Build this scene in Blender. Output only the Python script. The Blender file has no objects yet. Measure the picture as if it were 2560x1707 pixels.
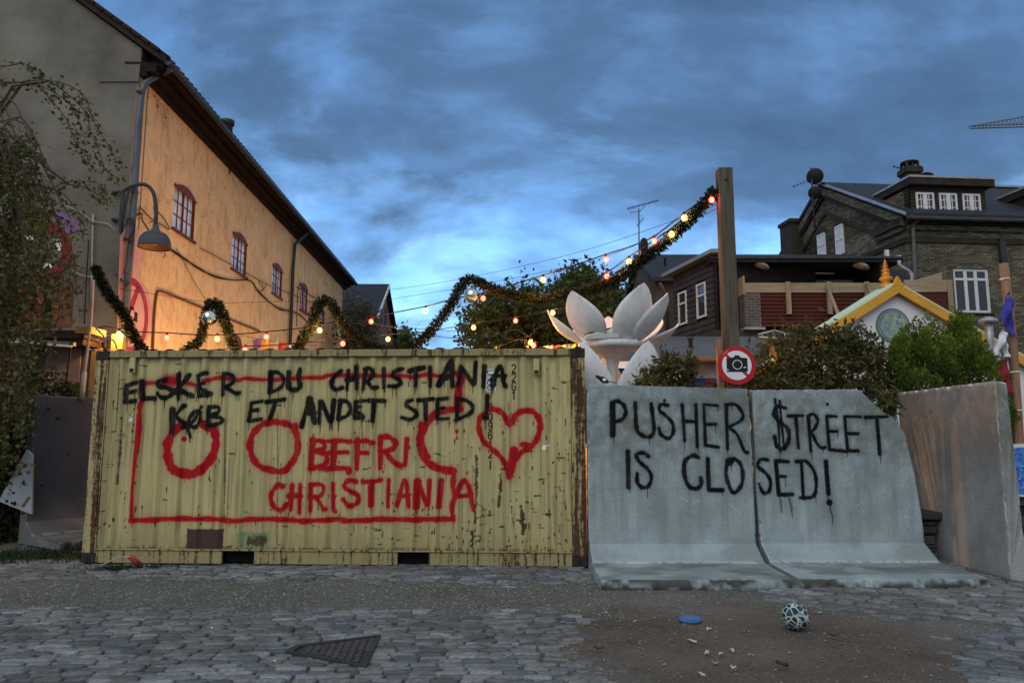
import bpy, math, random
import numpy as np
from mathutils import Vector, Matrix
R = math.radians
rng = np.random.default_rng(7)
random.seed(7)
scene = bpy.context.scene
COL = scene.collection

# ------------------------------------------------------------------ camera, world, sun, exposure
F, PIT, EYE = 1848.0, R(7.5), 1.5          # focal length in photo pixels, upward tilt, eye height
cam = bpy.data.cameras.new('camera')
cam.sensor_width = 36.0
cam.lens = 36.0 * F / 2560.0
cam.clip_end = 3000
cam.clip_start = 0.05
camo = bpy.data.objects.new('camera', cam)
COL.objects.link(camo)
camo.location = (0, 0, EYE)
camo.rotation_euler = (R(90) + PIT, 0, 0)
scene.camera = camo

SUN_EL, SUN_AZ = R(42), R(204)             # low soft evening sky light from behind the camera
BIGLOC = (8.2, 2.7, 0)
world = bpy.data.worlds.new("World")
scene.world = world
world.use_nodes = True
def build_world():
    nt = world.node_tree; nt.nodes.clear()
    N = nt.nodes.new; L = nt.links.new
    out = N('ShaderNodeOutputWorld'); bg = N('ShaderNodeBackground')
    bg.inputs['Strength'].default_value = 0.142
    L(bg.outputs[0], out.inputs[0])
    sky = N('ShaderNodeTexSky'); sky.sky_type = 'NISHITA'; sky.sun_disc = False
    sky.sun_elevation = SUN_EL; sky.sun_rotation = SUN_AZ
    sky.air_density = 1.0; sky.dust_density = 0.4; sky.ozone_density = 4.0
    tint = N('ShaderNodeMix'); tint.data_type = 'RGBA'; tint.blend_type = 'MULTIPLY'
    tint.inputs[0].default_value = 1.0
    L(sky.outputs[0], tint.inputs[6]); tint.inputs[7].default_value = (0.95, 1.32, 1.62, 1)
    tc = N('ShaderNodeTexCoord'); sep = N('ShaderNodeSeparateXYZ'); L(tc.outputs['Generated'], sep.inputs[0])
    def mth(op, a, b=None, clamp=False):
        n = N('ShaderNodeMath'); n.operation = op; n.use_clamp = clamp
        for i, x in enumerate((a, b)):
            if x is None: continue
            if isinstance(x, (int, float)): n.inputs[i].default_value = x
            else: L(x, n.inputs[i])
        return n.outputs[0]
    def ramp(x, stops):
        n = N('ShaderNodeValToRGB'); L(x, n.inputs[0]); e = n.color_ramp.elements
        e[0].position, e[1].position = stops[0][0], stops[-1][0]; e[0].color = (*stops[0][1], 1); e[1].color = (*stops[-1][1], 1)
        for p, c in stops[1:-1]: m = e.new(p); m.color = (*c, 1)
        return n.outputs[0]
    zz = mth('ADD', mth('MAXIMUM', sep.outputs[2], 0.0), 0.42)
    px = mth('DIVIDE', sep.outputs[0], zz); py = mth('DIVIDE', sep.outputs[1], zz)
    cmb = N('ShaderNodeCombineXYZ'); L(px, cmb.inputs[0]); L(py, cmb.inputs[1])
    def noise(scale, detail, rough, dist, loc, sc=(1, 1, 1), rot=0):
        mp = N('ShaderNodeMapping'); L(cmb.outputs[0], mp.inputs[0])
        mp.inputs['Location'].default_value = loc; mp.inputs['Scale'].default_value = sc
        mp.inputs['Rotation'].default_value = (0, 0, rot)
        n = N('ShaderNodeTexNoise'); n.inputs['Scale'].default_value = scale
        n.inputs['Detail'].default_value = detail; n.inputs['Roughness'].default_value = rough
        n.inputs['Distortion'].default_value = dist
        L(mp.outputs[0], n.inputs['Vector']); return n.outputs[0]
    big = noise(0.95, 4, 0.5, 0.2, BIGLOC, (0.8, 1.0, 1), R(10))
    mid = noise(2.6, 9, 0.57, 0.25, (1.1, 8.8, 2.0), (0.85, 1.15, 1), R(-10))
    # a thick cloud deck overhead and to the right, breaking up towards the horizon and the left
    deck = mth('MINIMUM', mth('MAXIMUM', mth('MULTIPLY', mth('SUBTRACT', sep.outputs[2], 0.30), 1.5), -0.06), 0.08)
    side = mth('MULTIPLY', mth('MINIMUM', mth('MAXIMUM', mth('ADD', sep.outputs[0], 0.12), -0.60), 0.30), 0.19)
    s = mth('ADD', mth('ADD', mth('MULTIPLY', big, 0.56), mth('MULTIPLY', mid, 0.62)), mth('ADD', mth('ADD', deck, side), mth('MULTIPLY', mth('MINIMUM', mth('MAXIMUM', mth('SUBTRACT', sep.outputs[1], 0.45), -0.5), 0.0), 0.5)))
    mask = ramp(s, [(0.49, (0, 0, 0)), (0.555, (.55, .55, .55)), (0.64, (1, 1, 1))])
    fine = noise(4.6, 8, 0.58, 0.4, (1.4, 9.1, 5.0), (0.7, 1.4, 1), R(-16))
    thick = mth('ADD', mth('ADD', mth('MULTIPLY', s, 0.45), mth('MULTIPLY', mid, 0.35)), mth('MULTIPLY', mth('SUBTRACT', fine, 0.05), 0.45))
    cc = ramp(thick, [(0.46, (2.0, 3.9, 6.5)), (0.57, (0.85, 1.8, 3.5)), (0.70, (0.5, 1.0, 1.85)), (0.84, (0.30, 0.62, 1.2))])
    low = mth('MULTIPLY', mth('SUBTRACT', 0.52, sep.outputs[2]), 2.6, True)
    vm = mth('MULTIPLY', ramp(fine, [(0.38, (0, 0, 0)), (0.66, (1, 1, 1))]), low)
    mv = N('ShaderNodeMix'); mv.data_type = 'RGBA'; L(mth('MULTIPLY', vm, 0.75), mv.inputs[0])
    L(tint.outputs[2], mv.inputs[6]); mv.inputs[7].default_value = (3.3, 5.7, 8.3, 1)
    mx = N('ShaderNodeMix'); mx.data_type = 'RGBA'
    L(mth('MULTIPLY', mask, 0.95), mx.inputs[0]); L(mv.outputs[2], mx.inputs[6]); L(cc, mx.inputs[7])
    # the pale, evenly overcast western half of the sky, overhead and behind the camera
    west = N('ShaderNodeMix'); west.data_type = 'RGBA'; L(mth('MULTIPLY', mth('SUBTRACT', 0.62, sep.outputs[1]), 2.6, True), west.inputs[0])
    L(mx.outputs[2], west.inputs[6]); L(ramp(mid, [(0.35, (3.0, 3.45, 3.85)), (0.65, (2.1, 2.5, 2.85))]), west.inputs[7])
    L(west.outputs[2], bg.inputs[0])
build_world()

sl = bpy.data.lights.new('sun', 'SUN'); sl.energy = 1.0; sl.angle = R(50); sl.color = (1.0, 0.97, 0.92)
so = bpy.data.objects.new('sun', sl); COL.objects.link(so); so.location = (4, -6, 12)
# lamp's -Z axis runs from the sun to the scene
sd = Vector((math.sin(SUN_AZ) * math.cos(SUN_EL), math.cos(SUN_AZ) * math.cos(SUN_EL), math.sin(SUN_EL)))
so.rotation_euler = sd.to_track_quat('Z', 'Y').to_euler()
scene.view_settings.view_transform = 'Standard'
scene.view_settings.look = 'None'
scene.view_settings.exposure = 0.38
scene.view_settings.gamma = 1.0
scene.view_settings.use_curve_mapping = False
scene.cycles.max_bounces = 6
scene.cycles.diffuse_bounces = 3

# ------------------------------------------------------------------ helpers
def ray(u, v):
    a = (u - 1280) / F; b = (853.5 - v) / F
    return Vector((a, math.cos(PIT) - b * math.sin(PIT), math.sin(PIT) + b * math.cos(PIT)))
CAMP = Vector((0, 0, EYE))
def at(u, v, Y):
    r = ray(u, v); return CAMP + r * (Y / r.y)
def gnd(u, v, z=0.0):
    r = ray(u, v); return CAMP + r * ((z - EYE) / r.z)
def onpl(u, v, p0, n):
    r = ray(u, v); return CAMP + r * ((Vector(p0) - CAMP).dot(n) / r.dot(n))

ORG = {}
def setp(o, label=None, cat=None, group=None, kind=None):
    if label: o['label'] = label
    if cat: o['category'] = cat
    if group: o['group'] = group
    if kind: o['kind'] = kind
    return o
def thing(name, loc, label, cat, group=None):
    o = bpy.data.objects.new(name, None); COL.objects.link(o)
    o.location = loc; o.empty_display_size = 0.2; ORG[o.name] = Vector(loc)
    return setp(o, label, cat, group)
def mesh_obj(name, me, parent=None, loc=None):
    o = bpy.data.objects.new(name, me); COL.objects.link(o)
    if parent is not None:
        o.parent = parent; ORG[o.name] = ORG[parent.name]
    else:
        o.location = loc if loc is not None else (0, 0, 0); ORG[o.name] = Vector(o.location)
    return o

class MB:
    def __init__(s): s.v = []; s.f = []; s.m = []; s.s = []
    def add(s, vs, fs, m=0, smooth=False):
        b = len(s.v); s.v += [tuple(x) for x in vs]
        for f in fs:
            s.f.append([b + i for i in f]); s.m.append(m); s.s.append(smooth)
        return s
    def box(s, c, size, rot=None, m=0):
        c = Vector(c); hx, hy, hz = size[0] / 2, size[1] / 2, size[2] / 2
        vs = [Vector((x, y, z)) for x in (-hx, hx) for y in (-hy, hy) for z in (-hz, hz)]
        if rot is not None: vs = [rot @ v for v in vs]
        return s.add([c + v for v in vs], [(0, 1, 3, 2), (4, 6, 7, 5), (0, 4, 5, 1), (2, 3, 7, 6), (0, 2, 6, 4), (1, 5, 7, 3)], m)
    def obox(s, o, ax, ay, az, m=0):
        """box from corner o with three edge vectors"""
        o = Vector(o); ax = Vector(ax); ay = Vector(ay); az = Vector(az)
        vs = [o + ax * i + ay * j + az * k for i in (0, 1) for j in (0, 1) for k in (0, 1)]
        return s.add(vs, [(0, 1, 3, 2), (4, 6, 7, 5), (0, 4, 5, 1), (2, 3, 7, 6), (0, 2, 6, 4), (1, 5, 7, 3)], m)
    def bar(s, a, b, w, d, up=(0, 0, 1), m=0):
        a = Vector(a); b = Vector(b); t = (b - a); l = t.length; t.normalize()
        x = t.cross(Vector(up))
        if x.length < 1e-4: x = t.cross(Vector((0, 1, 0)))
        x.normalize(); y = x.cross(t)
        return s.obox(a - x * w / 2 - y * d / 2, x * w, y * d, t * l, m)
    def quad(s, a, b, c, d, m=0): return s.add([a, b, c, d], [(0, 1, 2, 3)], m)
    def prism(s, poly, ext, m=0):
        n = len(poly); e = Vector(ext); vs = [Vector(p) for p in poly]; vs += [p + e for p in vs]
        fs = [tuple(range(n))[::-1], tuple(range(n, 2 * n))] + [(i, (i + 1) % n, n + (i + 1) % n, n + i) for i in range(n)]
        return s.add(vs, fs, m)
    def tube(s, pts, r, n=8, m=0, caps=True, smooth=True):
        P = [Vector(p) for p in pts]
        rr = r if isinstance(r, (list, tuple)) else [r] * len(P)
        vs = []; fs = []; prev = None
        for i, p in enumerate(P):
            t = (P[min(i + 1, len(P) - 1)] - P[max(i - 1, 0)])
            if t.length < 1e-9: t = Vector((0, 0, 1))
            t.normalize()
            if prev is None:
                x = t.cross(Vector((0, 0, 1)))
                if x.length < 1e-3: x = t.cross(Vector((0, 1, 0)))
            else: x = prev - t * prev.dot(t)
            if x.length < 1e-6: x = t.orthogonal()
            x.normalize(); prev = x; y = t.cross(x)
            for k in range(n):
                a = 2 * math.pi * k / n
                vs.append(p + (x * math.cos(a) + y * math.sin(a)) * rr[i])
        for i in range(len(P) - 1):
            for k in range(n):
                k2 = (k + 1) % n
                fs.append((i * n + k, i * n + k2, (i + 1) * n + k2, (i + 1) * n + k))
        if caps:
            fs.append(tuple(range(n))[::-1]); fs.append(tuple((len(P) - 1) * n + k for k in range(n)))
        return s.add(vs, fs, m, smooth)
    def lathe(s, prof, c, n=24, m=0, rot=None, smooth=True, caps=True):
        c = Vector(c); vs = []; fs = []
        for (r, z) in prof:
            for k in range(n):
                a = 2 * math.pi * k / n
                p = Vector((r * math.cos(a), r * math.sin(a), z))
                if rot is not None: p = rot @ p
                vs.append(c + p)
        for i in range(len(prof) - 1):
            for k in range(n):
                k2 = (k + 1) % n
                fs.append((i * n + k, i * n + k2, (i + 1) * n + k2, (i + 1) * n + k))
        if caps:
            fs.append(tuple(range(n))[::-1]); fs.append(tuple((len(prof) - 1) * n + k for k in range(n)))
        return s.add(vs, fs, m, smooth)
    def ball(s, c, r, n=16, m=0, sz=1.0):
        pr = [(max(1e-4, r * math.sin(math.pi * i / n)), -r * sz * math.cos(math.pi * i / n)) for i in range(n + 1)]
        return s.lathe(pr, c, n * 2, m, None, True, False)
    def surf(s, fn, nu, nv, m=0, smooth=True):
        vs = [fn(i / nu, j / nv) for j in range(nv + 1) for i in range(nu + 1)]
        fs = [(j * (nu + 1) + i, j * (nu + 1) + i + 1, (j + 1) * (nu + 1) + i + 1, (j + 1) * (nu + 1) + i) for j in range(nv) for i in range(nu)]
        return s.add(vs, fs, m, smooth)
    def build(s, name, mat, parent=None, loc=None, bev=0, solid=0):
        org = ORG[parent.name] if parent is not None else Vector(loc if loc is not None else s.base())
        me = bpy.data.meshes.new(name)
        me.from_pydata([(x - org.x, y - org.y, z - org.z) for x, y, z in s.v], [], s.f)
        for mt in (mat if isinstance(mat, (list, tuple)) else [mat]): me.materials.append(mt)
        me.polygons.foreach_set('material_index', s.m)
        me.polygons.foreach_set('use_smooth', s.s)
        me.validate(); me.update()
        o = mesh_obj(name, me, parent, org)
        if solid:
            q = o.modifiers.new('thickness', 'SOLIDIFY'); q.thickness = solid; q.offset = 0
        if bev:
            q = o.modifiers.new('bevel', 'BEVEL'); q.width = bev; q.segments = 2; q.limit_method = 'ANGLE'; q.angle_limit = R(40)
        return o
    def base(s):
        a = np.array(s.v); return ((a[:, 0].min() + a[:, 0].max()) / 2, (a[:, 1].min() + a[:, 1].max()) / 2, a[:, 2].min())
def solo(mb, name, mat, label, cat, group=None, bev=0, solid=0):
    return setp(mb.build(name, mat, None, None, bev, solid), label, cat, group)

def np_obj(name, V, Fc, mat, parent=None, loc=None, attrs=None, smooth=False):
    org = np.array(ORG[parent.name] if parent is not None else (loc if loc is not None else (0, 0, 0)), dtype=float)
    me = bpy.data.meshes.new(name)
    V = np.asarray(V, dtype=float) - org
    Fc = np.asarray(Fc, dtype=np.int32)
    nf, k = Fc.shape
    me.vertices.add(len(V)); me.vertices.foreach_set('co', V.astype(np.float32).ravel())
    me.loops.add(nf * k); me.loops.foreach_set('vertex_index', Fc.ravel())
    me.polygons.add(nf)
    me.polygons.foreach_set('loop_start', np.arange(0, nf * k, k, dtype=np.int32))
    me.polygons.foreach_set('use_smooth', np.full(nf, smooth))
    me.materials.append(mat)
    me.update(calc_edges=True)
    for a, val in (attrs or {}).items():
        at_ = me.attributes.new(a, 'FLOAT', 'POINT'); at_.data.foreach_set('value', np.asarray(val, dtype=np.float32))
    me.validate()
    return mesh_obj(name, me, parent, tuple(org))

def vn(x, y, seed=0):
    x = np.asarray(x, float); y = np.asarray(y, float)
    xi = np.floor(x); yi = np.floor(y); fx = x - xi; fy = y - yi
    def h(a, b):
        q = np.sin(a * 127.1 + b * 311.7 + seed * 74.7) * 43758.5453
        return q - np.floor(q)
    fx = fx * fx * (3 - 2 * fx); fy = fy * fy * (3 - 2 * fy)
    return (h(xi, yi) * (1 - fx) + h(xi + 1, yi) * fx) * (1 - fy) + (h(xi, yi + 1) * (1 - fx) + h(xi + 1, yi + 1) * fx) * fy
def fbm(x, y, seed=0, o=4):
    t = 0; a = 0.5; k = 0
    for i in range(o):
        t = t + a * vn(x * 2 ** i, y * 2 ** i, seed + i * 13); k += a; a *= 0.5
    return t / k
def crom(P, n=7):
    P = [Vector(p) for p in P]
    if len(P) < 3: return P
    Q = [P[0] * 2 - P[1]] + P + [P[-1] * 2 - P[-2]]
    out = []
    for i in range(1, len(Q) - 2):
        a, b, c, d = Q[i - 1], Q[i], Q[i + 1], Q[i + 2]
        for k in range(n):
            t = k / n
            out.append(0.5 * ((2 * b) + (c - a) * t + (2 * a - 5 * b + 4 * c - d) * t * t + (3 * b - a - 3 * c + d) * t ** 3))
    out.append(P[-1]); return out
def sstep(a, b, x):
    t = np.clip((x - a) / (b - a), 0, 1); return t * t * (3 - 2 * t)

# ------------------------------------------------------------------ materials
class NT:
    def __init__(s, name):
        s.mat = bpy.data.materials.new(name); s.mat.use_nodes = True
        s.nt = s.mat.node_tree; s.b = s.nt.nodes['Principled BSDF']
        s.b.inputs['Specular IOR Level'].default_value = 0.13
    def n(s, t): return s.nt.nodes.new(t)
    def l(s, a, b): s.nt.links.new(a, b)
    def co(s): return s.n('ShaderNodeTexCoord').outputs['Object']
    def noise(s, scale, detail=4, rough=0.55, vec=None, sc=None, dist=0.0):
        q = s.n('ShaderNodeTexNoise'); q.inputs['Scale'].default_value = scale
        q.inputs['Detail'].default_value = detail; q.inputs['Roughness'].default_value = rough; q.inputs['Distortion'].default_value = dist
        vec = vec or s.co()
        if sc:
            mp = s.n('ShaderNodeMapping'); mp.inputs['Scale'].default_value = sc; s.l(vec, mp.inputs[0]); vec = mp.outputs[0]
        s.l(vec, q.inputs['Vector']); return q.outputs[0]
    def ramp(s, x, p0, p1, c0=(0, 0, 0), c1=(1, 1, 1)):
        if p0 > p1: p0, p1, c0, c1 = p1, p0, c1, c0
        if p1 > 1:
            q = s.n('ShaderNodeMapRange'); q.inputs[1].default_value = p0; q.inputs[2].default_value = p1; s.l(x, q.inputs[0]); return q.outputs[0]
        q = s.n('ShaderNodeValToRGB'); s.l(x, q.inputs[0]); e = q.color_ramp.elements
        e[0].position = p0; e[1].position = p1
        e[0].color = (*c0, 1); e[1].color = (*c1, 1); return q.outputs[0]
    def mix(s, f, a, b, mode='MIX'):
        q = s.n('ShaderNodeMix'); q.data_type = 'RGBA'; q.blend_type = mode
        for i, x in ((0, f), (6, a), (7, b)):
            if isinstance(x, (int, float)): q.inputs[i].default_value = x
            elif isinstance(x, tuple): q.inputs[i].default_value = (*x, 1)
            else: s.l(x, q.inputs[i])
        return q.outputs[2]
    def mth(s, op, a, b=None, clamp=False):
        q = s.n('ShaderNodeMath'); q.operation = op; q.use_clamp = clamp
        if op == 'COMPARE': q.inputs[2].default_value = 0.0035
        for i, x in enumerate((a, b)):
            if x is None: continue
            if isinstance(x, (int, float)): q.inputs[i].default_value = x
            else: s.l(x, q.inputs[i])
        return q.outputs[0]
    def attr(s, name):
        q = s.n('ShaderNodeAttribute'); q.attribute_name = name; return q.outputs['Fac']
    def col(s, c):
        if isinstance(c, tuple): s.b.inputs['Base Color'].default_value = (*c, 1)
        else: s.l(c, s.b.inputs['Base Color'])
    def rough(s, r):
        if isinstance(r, (int, float)): s.b.inputs['Roughness'].default_value = r
        else: s.l(r, s.b.inputs['Roughness'])
    def bump(s, h, strength=0.3, dist=0.02):
        q = s.n('ShaderNodeBump'); q.inputs['Strength'].default_value = strength; q.inputs['Distance'].default_value = dist
        s.l(h, q.inputs['Height']); s.l(q.outputs[0], s.b.inputs['Normal'])

def simple(name, c, rough=0.7, var=0.35, scale=4.0, bump=0.0, bs=40, sc=None, metal=0.0, c2=None):
    t = NT(name)
    c2 = c2 or tuple(x * (1 - var) for x in c)
    n1 = t.noise(scale, 6, 0.6, None, sc)
    t.col(t.mix(t.ramp(n1, 0.35, 0.68), tuple(c), tuple(c2)))
    t.rough(t.ramp(t.noise(scale * 2.3, 3), 0.3, 0.8, (rough * 0.85,) * 3, (min(1, rough * 1.12),) * 3))
    t.b.inputs['Metallic'].default_value = metal
    if bump: t.bump(t.noise(bs, 5, 0.6, None, sc), bump, 0.01)
    return t.mat
def emis(name, c, strength):
    t = NT(name); t.col(tuple(min(1, x) for x in c)); t.b.inputs['Emission Color'].default_value = (*c, 1)
    t.b.inputs['Emission Strength'].default_value = strength; return t.mat
def leafmat(name, c0, c1, c2, rough=0.55):
    t = NT(name); a = t.attr('tone')
    q = t.n('ShaderNodeValToRGB'); t.l(a, q.inputs[0]); e = q.color_ramp.elements
    e[0].color = (*c0, 1); e[1].color = (*c2, 1); m = e.new(0.55); m.color = (*c1, 1)
    t.col(q.outputs[0]); t.rough(rough)
    tr = t.n('ShaderNodeBsdfTranslucent'); t.l(q.outputs[0], tr.inputs[0])
    ms = t.n('ShaderNodeMixShader'); ms.inputs[0].default_value = 0.25
    t.l(t.b.outputs[0], ms.inputs[1]); t.l(tr.outputs[0], ms.inputs[2])
    t.l(ms.outputs[0], t.nt.nodes['Material Output'].inputs[0]); return t.mat
def brickmat(name, along, c1, c2, mortar, bw=0.24, bh=0.078, ms=0.012, bump=0.4, dirt=0.5, scalevar=0.5):
    t = NT(name); co = t.co()
    d = t.n('ShaderNodeVectorMath'); d.operation = 'DOT_PRODUCT'; t.l(co, d.inputs[0]); d.inputs[1].default_value = along
    sp = t.n('ShaderNodeSeparateXYZ'); t.l(co, sp.inputs[0])
    cb = t.n('ShaderNodeCombineXYZ'); t.l(d.outputs['Value'], cb.inputs[0]); t.l(sp.outputs[2], cb.inputs[1])
    b = t.n('ShaderNodeTexBrick'); t.l(cb.outputs[0], b.inputs['Vector'])
    b.inputs['Color1'].default_value = (*c1, 1); b.inputs['Color2'].default_value = (*c2, 1); b.inputs['Mortar'].default_value = (*mortar, 1)
    b.inputs['Scale'].default_value = 1.0; b.inputs['Brick Width'].default_value = bw; b.inputs['Row Height'].default_value = bh
    b.inputs['Mortar Size'].default_value = ms; b.inputs['Mortar Smooth'].default_value = 0.3; b.inputs['Bias'].default_value = 0.1
    n1 = t.noise(scalevar, 7, 0.62, co)
    dk = t.ramp(n1, 0.3, 0.75, (1 - dirt,) * 3, (1.25,) * 3)
    t.col(t.mix(1.0, b.outputs['Color'], dk, 'MULTIPLY')); t.rough(0.85)
    t.bump(t.mth('ADD', t.mth('MULTIPLY', b.outputs['Fac'], -0.8), t.mth('MULTIPLY', t.noise(30, 4), 0.4)), bump, 0.015)
    return t.mat

M = {}
M['black'] = simple('black_paint', (0.02, 0.02, 0.022), 0.5)
M['dark_metal'] = simple('dark_metal', (0.05, 0.055, 0.065), 0.5, 0.4, 6)
M['galv'] = simple('galvanised_metal', (0.35, 0.37, 0.4), 0.45, 0.4, 6, metal=0.4)
M['white_wood'] = simple('white_painted_wood', (0.60, 0.61, 0.62), 0.5, 0.15, 5)
M['white'] = simple('white_paint', (0.75, 0.75, 0.75), 0.6, 0.12, 3)
M['cable'] = simple('cable_rubber', (0.015, 0.013, 0.013), 0.6)
M['cable_pale'] = simple('pale_cable', (0.45, 0.4, 0.33), 0.6)
gl = NT('window_glass'); gl.col((0.03, 0.036, 0.045)); gl.rough(0.06); gl.b.inputs['Specular IOR Level'].default_value = 0.5; gl.b.inputs['IOR'].default_value = 1.45
M['glass'] = gl.mat
g2 = NT('curtain_and_sky_glass'); g2.col(g2.mix(g2.ramp(g2.noise(3, 3, 0.5, None, (6, 6, 0.6)), 0.4, 0.62), (0.42, 0.47, 0.54), (0.78, 0.82, 0.88))); g2.rough(0.15); g2.b.inputs['Specular IOR Level'].default_value = 0.9  # pale sky reflection and curtain tone painted into the pane colour
M['glass_sky_curtain'] = g2.mat
M['bulb_yellow'] = emis('yellow_bulb_glass', (1.0, 0.55, 0.10), 14)
M['bulb_red'] = emis('red_bulb_glass', (1.0, 0.06, 0.035), 12)
M['rust_dark'] = simple('rusty_steel', (0.10, 0.055, 0.035), 0.85, 0.6, 9, 0.4, 60)

def flat_ribbon(mb, pts, w, n, off, th=0.003, m=0):
    """a painted line of width w lying on a wall with outward normal n"""
    n = Vector(n).normalized(); P = [Vector(p) + n * off for p in pts]
    L_ = []; R_ = []
    for i, p in enumerate(P):
        t = (P[min(i + 1, len(P) - 1)] - P[max(i - 1, 0)]).normalized(); x = n.cross(t).normalized()
        L_.append(p + x * w / 2); R_.append(p - x * w / 2)
    for i in range(len(P) - 1): mb.prism([L_[i], R_[i], R_[i + 1], L_[i + 1]], n * th, m)

def leaves(P, size, seed=0, aspect=0.5, axis=None, jit=1.0, up=0.3):
    """folded diamond leaves at points P; returns verts, quads, tone"""
    g = np.random.default_rng(seed); N = len(P)
    a = g.normal(size=(N, 3))
    if axis is not None: a = np.asarray(axis) + jit * a
    a /= np.linalg.norm(a, axis=1)[:, None] + 1e-9
    b = g.normal(size=(N, 3)); b[:, 2] += up
    b -= (b * a).sum(1)[:, None] * a; b /= np.linalg.norm(b, axis=1)[:, None] + 1e-9
    c = np.cross(a, b)
    s = np.asarray(size)[:, None]
    v0 = P; v1 = P + a * s * 0.5 + c * s * aspect * 0.5 + b * s * 0.08; v2 = P + a * s; v3 = P + a * s * 0.5 - c * s * aspect * 0.5 + b * s * 0.08
    V = np.stack([v0, v1, v2, v3], 1).reshape(-1, 3)
    Q = np.arange(N * 4).reshape(N, 4)
    return V, Q, np.repeat(g.random(N), 4)
def in_poly(px, py, poly):
    c = np.zeros(len(px), bool); n = len(poly); j = n - 1
    for i in range(n):
        xi, yi = poly[i]; xj, yj = poly[j]
        k = ((yi > py) != (yj > py)) & (px < (xj - xi) * (py - yi) / (yj - yi + 1e-12) + xi)
        c ^= k; j = i
    return c
def wall_holes(mb, o, ax, n, s0, s1, z0, z1, holes, m=0, depth=0.14, m2=None):
    """upright wall at o along ax (unit), outward normal n, rectangular holes (sa,sb,za,zb) with reveals"""
    o = Vector(o); ax = Vector(ax); n = Vector(n); m2 = m if m2 is None else m2
    S = sorted({s0, s1, *[h[0] for h in holes], *[h[1] for h in holes]}); Z = sorted({z0, z1, *[h[2] for h in holes], *[h[3] for h in holes]})
    p = lambda s, z, d=0: o + ax * s + Vector((0, 0, z)) - n * d
    for i in range(len(S) - 1):
        for j in range(len(Z) - 1):
            cs, cz = (S[i] + S[i + 1]) / 2, (Z[j] + Z[j + 1]) / 2
            if any(h[0] < cs < h[1] and h[2] < cz < h[3] for h in holes): continue
            mb.quad(p(S[i], Z[j]), p(S[i + 1], Z[j]), p(S[i + 1], Z[j + 1]), p(S[i], Z[j + 1]), m)
    for a, b, c, d in holes:
        mb.quad(p(a, c), p(a, d), p(a, d, depth), p(a, c, depth), m2); mb.quad(p(b, c), p(b, c, depth), p(b, d, depth), p(b, d), m2)
        mb.quad(p(a, d), p(b, d), p(b, d, depth), p(a, d, depth), m2); mb.quad(p(a, c), p(a, c, depth), p(b, c, depth), p(b, c), m2)
def window(parent, o, ax, n, h, cols, rows, fmat, pmat, fw=0.07, bw=0.03, inset=0.06, sill=None, casements=1, transom=None, label=None):
    """window in hole h=(sa,sb,za,zb) of wall (o,ax,n): frame part with pane sub-part"""
    o = Vector(o); ax = Vector(ax); n = Vector(n); a, b, c, d = h; up = Vector((0, 0, 1))
    mb = MB(); p = lambda s, z, q=0: o + ax * s + up * z - n * q
    t = 0.05
    def strip(sa, sb, za, zb, q, th): mb.obox(p(sa, za, q), ax * (sb - sa), up * (zb - za), -n * th)
    strip(a, a + fw, c, d, inset, t); strip(b - fw, b, c, d, inset, t)
    strip(a + fw, b - fw, c, c + fw, inset, t); strip(a + fw, b - fw, d - fw, d, inset, t)
    cw = (b - a - 2 * fw) / casements
    for k in range(1, casements): s = a + fw + cw * k; strip(s - fw * 0.6, s + fw * 0.6, c + fw, d - fw, inset, t)
    zt = None
    if transom: zt = c + (d - c) * transom; strip(a + fw, b - fw, zt - fw * 0.45, zt + fw * 0.45, inset - 0.004, t)
    for k in range(casements):
        for j in range(1, cols): s = a + fw + cw * k + cw * j / cols; strip(s - bw / 2, s + bw / 2, c + fw, d - fw, inset + 0.012, t * 0.5)
    for j in range(1, rows): z = c + fw + (d - c - 2 * fw) * j / rows; strip(a + fw, b - fw, z - bw / 2, z + bw / 2, inset + 0.015, t * 0.45)
    f = mb.build('window', fmat, parent)
    g = MB(); g.obox(p(a + 0.01, c + 0.01, inset + 0.03), ax * (b - a - 0.02), up * (d - c - 0.02), -n * 0.01); g.build('pane', pmat, f)
    if sill:
        q = MB(); q.obox(p(a - 0.05, c - 0.05, 0.1), ax * (b - a + 0.1), up * 0.05, n * 0.16); q.build('sill', sill, f)
    if label: f['label'] = label
    return f

# ------------------------------------------------------------------ ground
def dirt_mask(X, Y):
    n = (fbm(X * 1.3, Y * 1.3, 3) - 0.5) * 1.1; n2 = (fbm(X * 4, Y * 4, 9) - 0.5) * 0.5
    lo = 6.62 - 0.07 * (X + 2) + n * 0.35; hi = 8.05 + n * 0.4 + 0.12 * np.clip(-X - 2, 0, 2)
    band = sstep(-0.3, 0.35, Y - lo + n2 * 1.6 + n * 0.3) * sstep(-0.3, 0.3, hi - Y + n2 * 1.6) * sstep(2.3, 1.2, X + n)
    e1 = 1.18 - np.hypot((X - 1.78) / 1.5, (Y - 5.75) / 1.2) + n * 0.35 + n2 * 0.4
    e2 = 1.1 - np.hypot((X - 1.2) / 1.25, (Y - 7.1) / 0.9) + n * 0.3
    e3 = 1.0 - np.hypot((X - 3.25) / 0.8, (Y - 6.15) / 0.28) + n * 0.3
    e = np.maximum(np.maximum(e1, e2), e3)
    return np.maximum(band, sstep(-0.12, 0.42, e + n2 * 0.5))
def ground_z(X, Y):
    return 0.016 * (fbm(X * 0.9, Y * 0.9, 21) - 0.5)
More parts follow.
